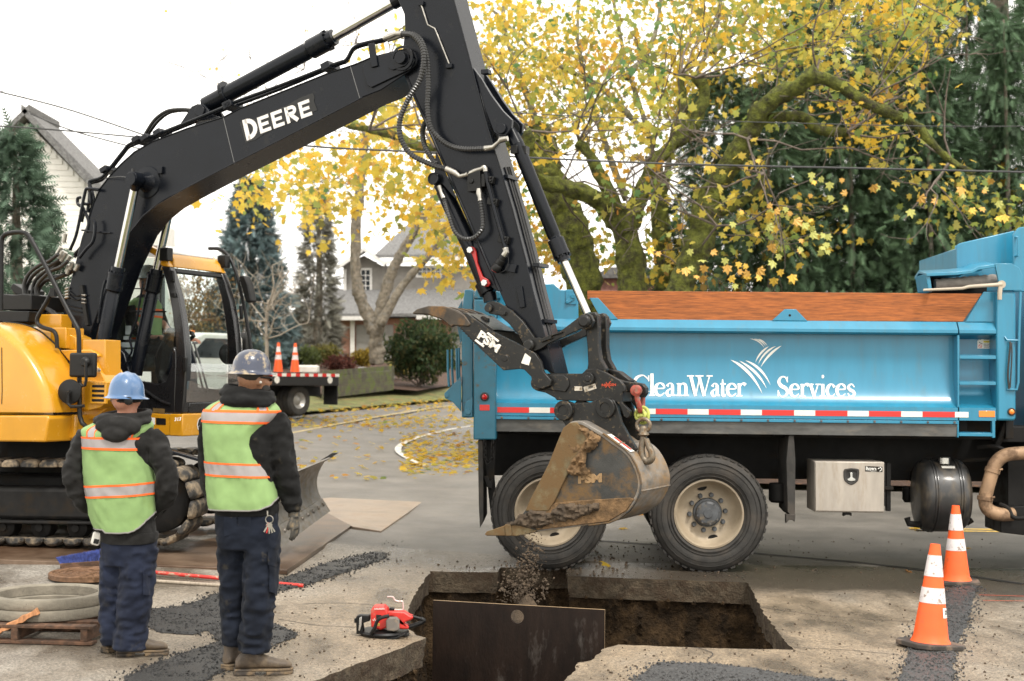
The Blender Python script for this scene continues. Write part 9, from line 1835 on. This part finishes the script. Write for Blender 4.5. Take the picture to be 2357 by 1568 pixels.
for k in range(34):
 y0 = 300 + k * 13.2; half = min(1, (y0 + 13 - 283) / 170); xl = max(-160, 62 - (y0 - 283) * 1.02); xr = min(228, 62 + (y0 - 283) * .98);
 if xr - xl > 6: hp3('clapboard', [(xl, y0 + 12.6), (xl, y0), (xr, y0), (xr, y0 + 12.6)], 43.96 - .0 * k, 43.998, WSID, hw_, .012)
for a_, b_ in (((48, 255), (245, 455)), ((66, 255), (-190, 500))):
 roofp('roof', A(*a_, 43.5), A(*b_, 43.5), A(*b_, 43.5) + V((0, 3, 0)), A(*a_, 43.5) + V((0, 3, 0)), hw_, th=.2)
hp3('rake_board', [(58, 268), (66, 262), (242, 450), (236, 462)], 43.4, 43.49, SHG, hw_)
hr_ = thing('garden_shed', PY(1450, 660, 40), 'low reddish outbuilding glimpsed between the mossy trunks', 'shed'); hp3('wall', [(1370, 760), (1370, 640), (1520, 640), (1520, 760)], 40, 43, mat('shed_red', (.26, .13, .11), .85, var=.2), hr_); hp3('roof', [(1360, 640), (1400, 615), (1490, 615), (1530, 640)], 39.8, 43.2, SHG, hr_)
# ---- flatbed work truck parked up the street
FO = PGH(690, 958); fz_ = FO.z; FA = math.atan2(-.80, -.60); FM = Matrix.Translation((FO.x, FO.y, fz_)) @ Matrix.Rotation(FA, 4, 'Z')
fl = thing('flatbed_truck', FO, 'white pickup with black flatbed parked up the street', 'truck', rotz=FA)
WHT = mat('truck_white', (.72, .71, .68), .3, var=.04, coat=.5); DK = mat('flatbed_black', (.012, .012, .012), .5, var=.2)
def fm(): return MB(FM)
mb = fm(); mb.box((-1.25, -1.95, .78), (1.95, .18, 1.10)); bed = emit('bed', mb, DK, fl, bevel=.02)
for k in range(20): mb = fm(); mb.box((-1.25 + k * .16, .181, 1.02), (-1.25 + (k + 1) * .16, .187, 1.10)); emit('reflective_tape', mb, REDR if k % 2 else WHR, bed)
for x in (-.9, 1.0): mb = fm(); mb.lathe((x, .182, .93), (0, 1, 0), [(.09, 0), (.09, .01), (.06, .012), (0, .008)], 16); emit('round_mark', mb, WHR, bed)
mb = fm(); mb.prism([(1.72, 1.1), (1.92, 1.1), (1.99, 2.1), (1.86, 2.1)], -1.9, .12); emit('headboard', mb, DK, fl, bevel=.03)
for x, l in ((0, -.02), (0, -.30), (0, -1.60), (4.1, -.1), (4.1, -1.65)):
 mb = fm(); c = V((x, l, .40)); mb.lathe(c, (0, -1, 0), [(.21, .0), (.24, -.02), (.36, -.02), (.40, .02), (.40, .20), (.36, .24), (.2, .24)], 32); w_ = emit('wheel', mb, RUB, fl)
 mb = fm(); mb.lathe(c, (0, -1, 0), [(.215, 0), (.19, .03), (.13, .08), (.07, .04), (0, .035)], 24); emit('rim', mb, mat('alloy', (.4, .39, .37), .4, metal=.6), w_)
mb = fm(); mb.box((-1.25, -.35, .28), (-1.22, .14, .78)); emit('mud_flap', mb, DK, fl); mb = fm(); mb.box((-1.2, -1.3, .5), (4.6, -.45, .77)); emit('frame', mb, DK, fl)
cabp = [(2.05, .55), (2.05, 1.95), (2.2, 2.05), (3.3, 2.05), (3.55, 1.95), (4.0, 1.42), (5.05, 1.30), (5.2, 1.15), (5.2, .55), (4.6, .5), (4.5, .8), (4.1, .92), (3.7, .8), (3.6, .5)]
mb = fm(); mb.prism(cabp, -1.88, .08); cb = emit('cab', mb, WHT, fl, bevel=.06, seg=3)
mb = fm(); mb.prism([(2.2, 1.45), (2.25, 1.92), (3.25, 1.92), (3.75, 1.45)], .081, .09); emit('side_glass', mb, WIN, cb); mb = fm(); mb.add([V((3.62, -1.7, 1.93)), V((4.03, -1.75, 1.45)), V((4.03, -.05, 1.45)), V((3.62, -.1, 1.93))], [(0, 1, 2, 3)]); emit('windscreen', mb, mat('windscreen_pale', (.30, .33, .33), .1, var=.1), cb, smooth=0)
mb = fm(); mb.box((5.19, -1.4, .75), (5.24, -.4, 1.12)); emit('grille', mb, STEEL, cb, bevel=.02)
for l in (-1.65, -.2): mb = fm(); mb.box((5.17, l - .17, .85), (5.225, l + .17, 1.1)); emit('headlamp', mb, WHR, cb, bevel=.03); mb = fm(); mb.box((5.15, l - .17, .76), (5.22, l + .17, .84)); emit('indicator', mb, AMB, cb, bevel=.01)
mb = fm(); mb.box((5.2, -1.88, .5), (5.33, .08, .72)); emit('bumper', mb, STEEL, cb, bevel=.03)
for l in (-1.5, -1.2, -.9, -.6, -.3): mb = fm(); mb.box((3.3, l - .05, 2.05), (3.42, l + .05, 2.10)); emit('roof_marker', mb, AMB, cb, bevel=.01)
for i, (f, l, lb) in enumerate(((-.05, -.25, 'tall orange cone at the tail side of the flatbed deck'), (.45, -.35, 'tall orange cone in the middle of the flatbed deck'), (1.35, -.9, 'orange cone tucked behind the flatbed headboard'))):
 p = FM @ V((f, l, 1.1)); cone(None, (0, 0), (0, 0), lb, 'cones on the flatbed', H=.78, Y=p.y, z=p.z) if False else None
 q = thing('traffic_cone', p, lb, 'traffic cone', 'cones on the flatbed'); mb = MB(); mb.box(p - V((.18, .18, 0)), p + V((.18, .18, .035))); emit('base', mb, CNB, q, bevel=.01)
 for a0, a1, m in ((0, .42, CNO), (.42, .58, CNW), (.58, .68, CNO), (.68, .86, CNW), (.86, 1, CNO)): mb = MB(); mb.lathe(p, (0, 0, 1), [(.125 - .095 * a0, .035 + .75 * a0), (.125 - .095 * a1, .035 + .75 * a1)] + ([(0, .785)] if a1 == 1 else []), 24); emit('cone_body' if m is CNO else 'reflective_collar', mb, m, q, smooth=50)
p = FM @ V((-.85, -.6, 1.1)); mb = MB(); mb.box(p - V((.3, .2, 0)), p + V((.3, .2, .22))); o = emit('tool_case', mb, WHR, bevel=.05, seg=3); tag(o, 'white lidded case on the tail of the flatbed deck', 'case')
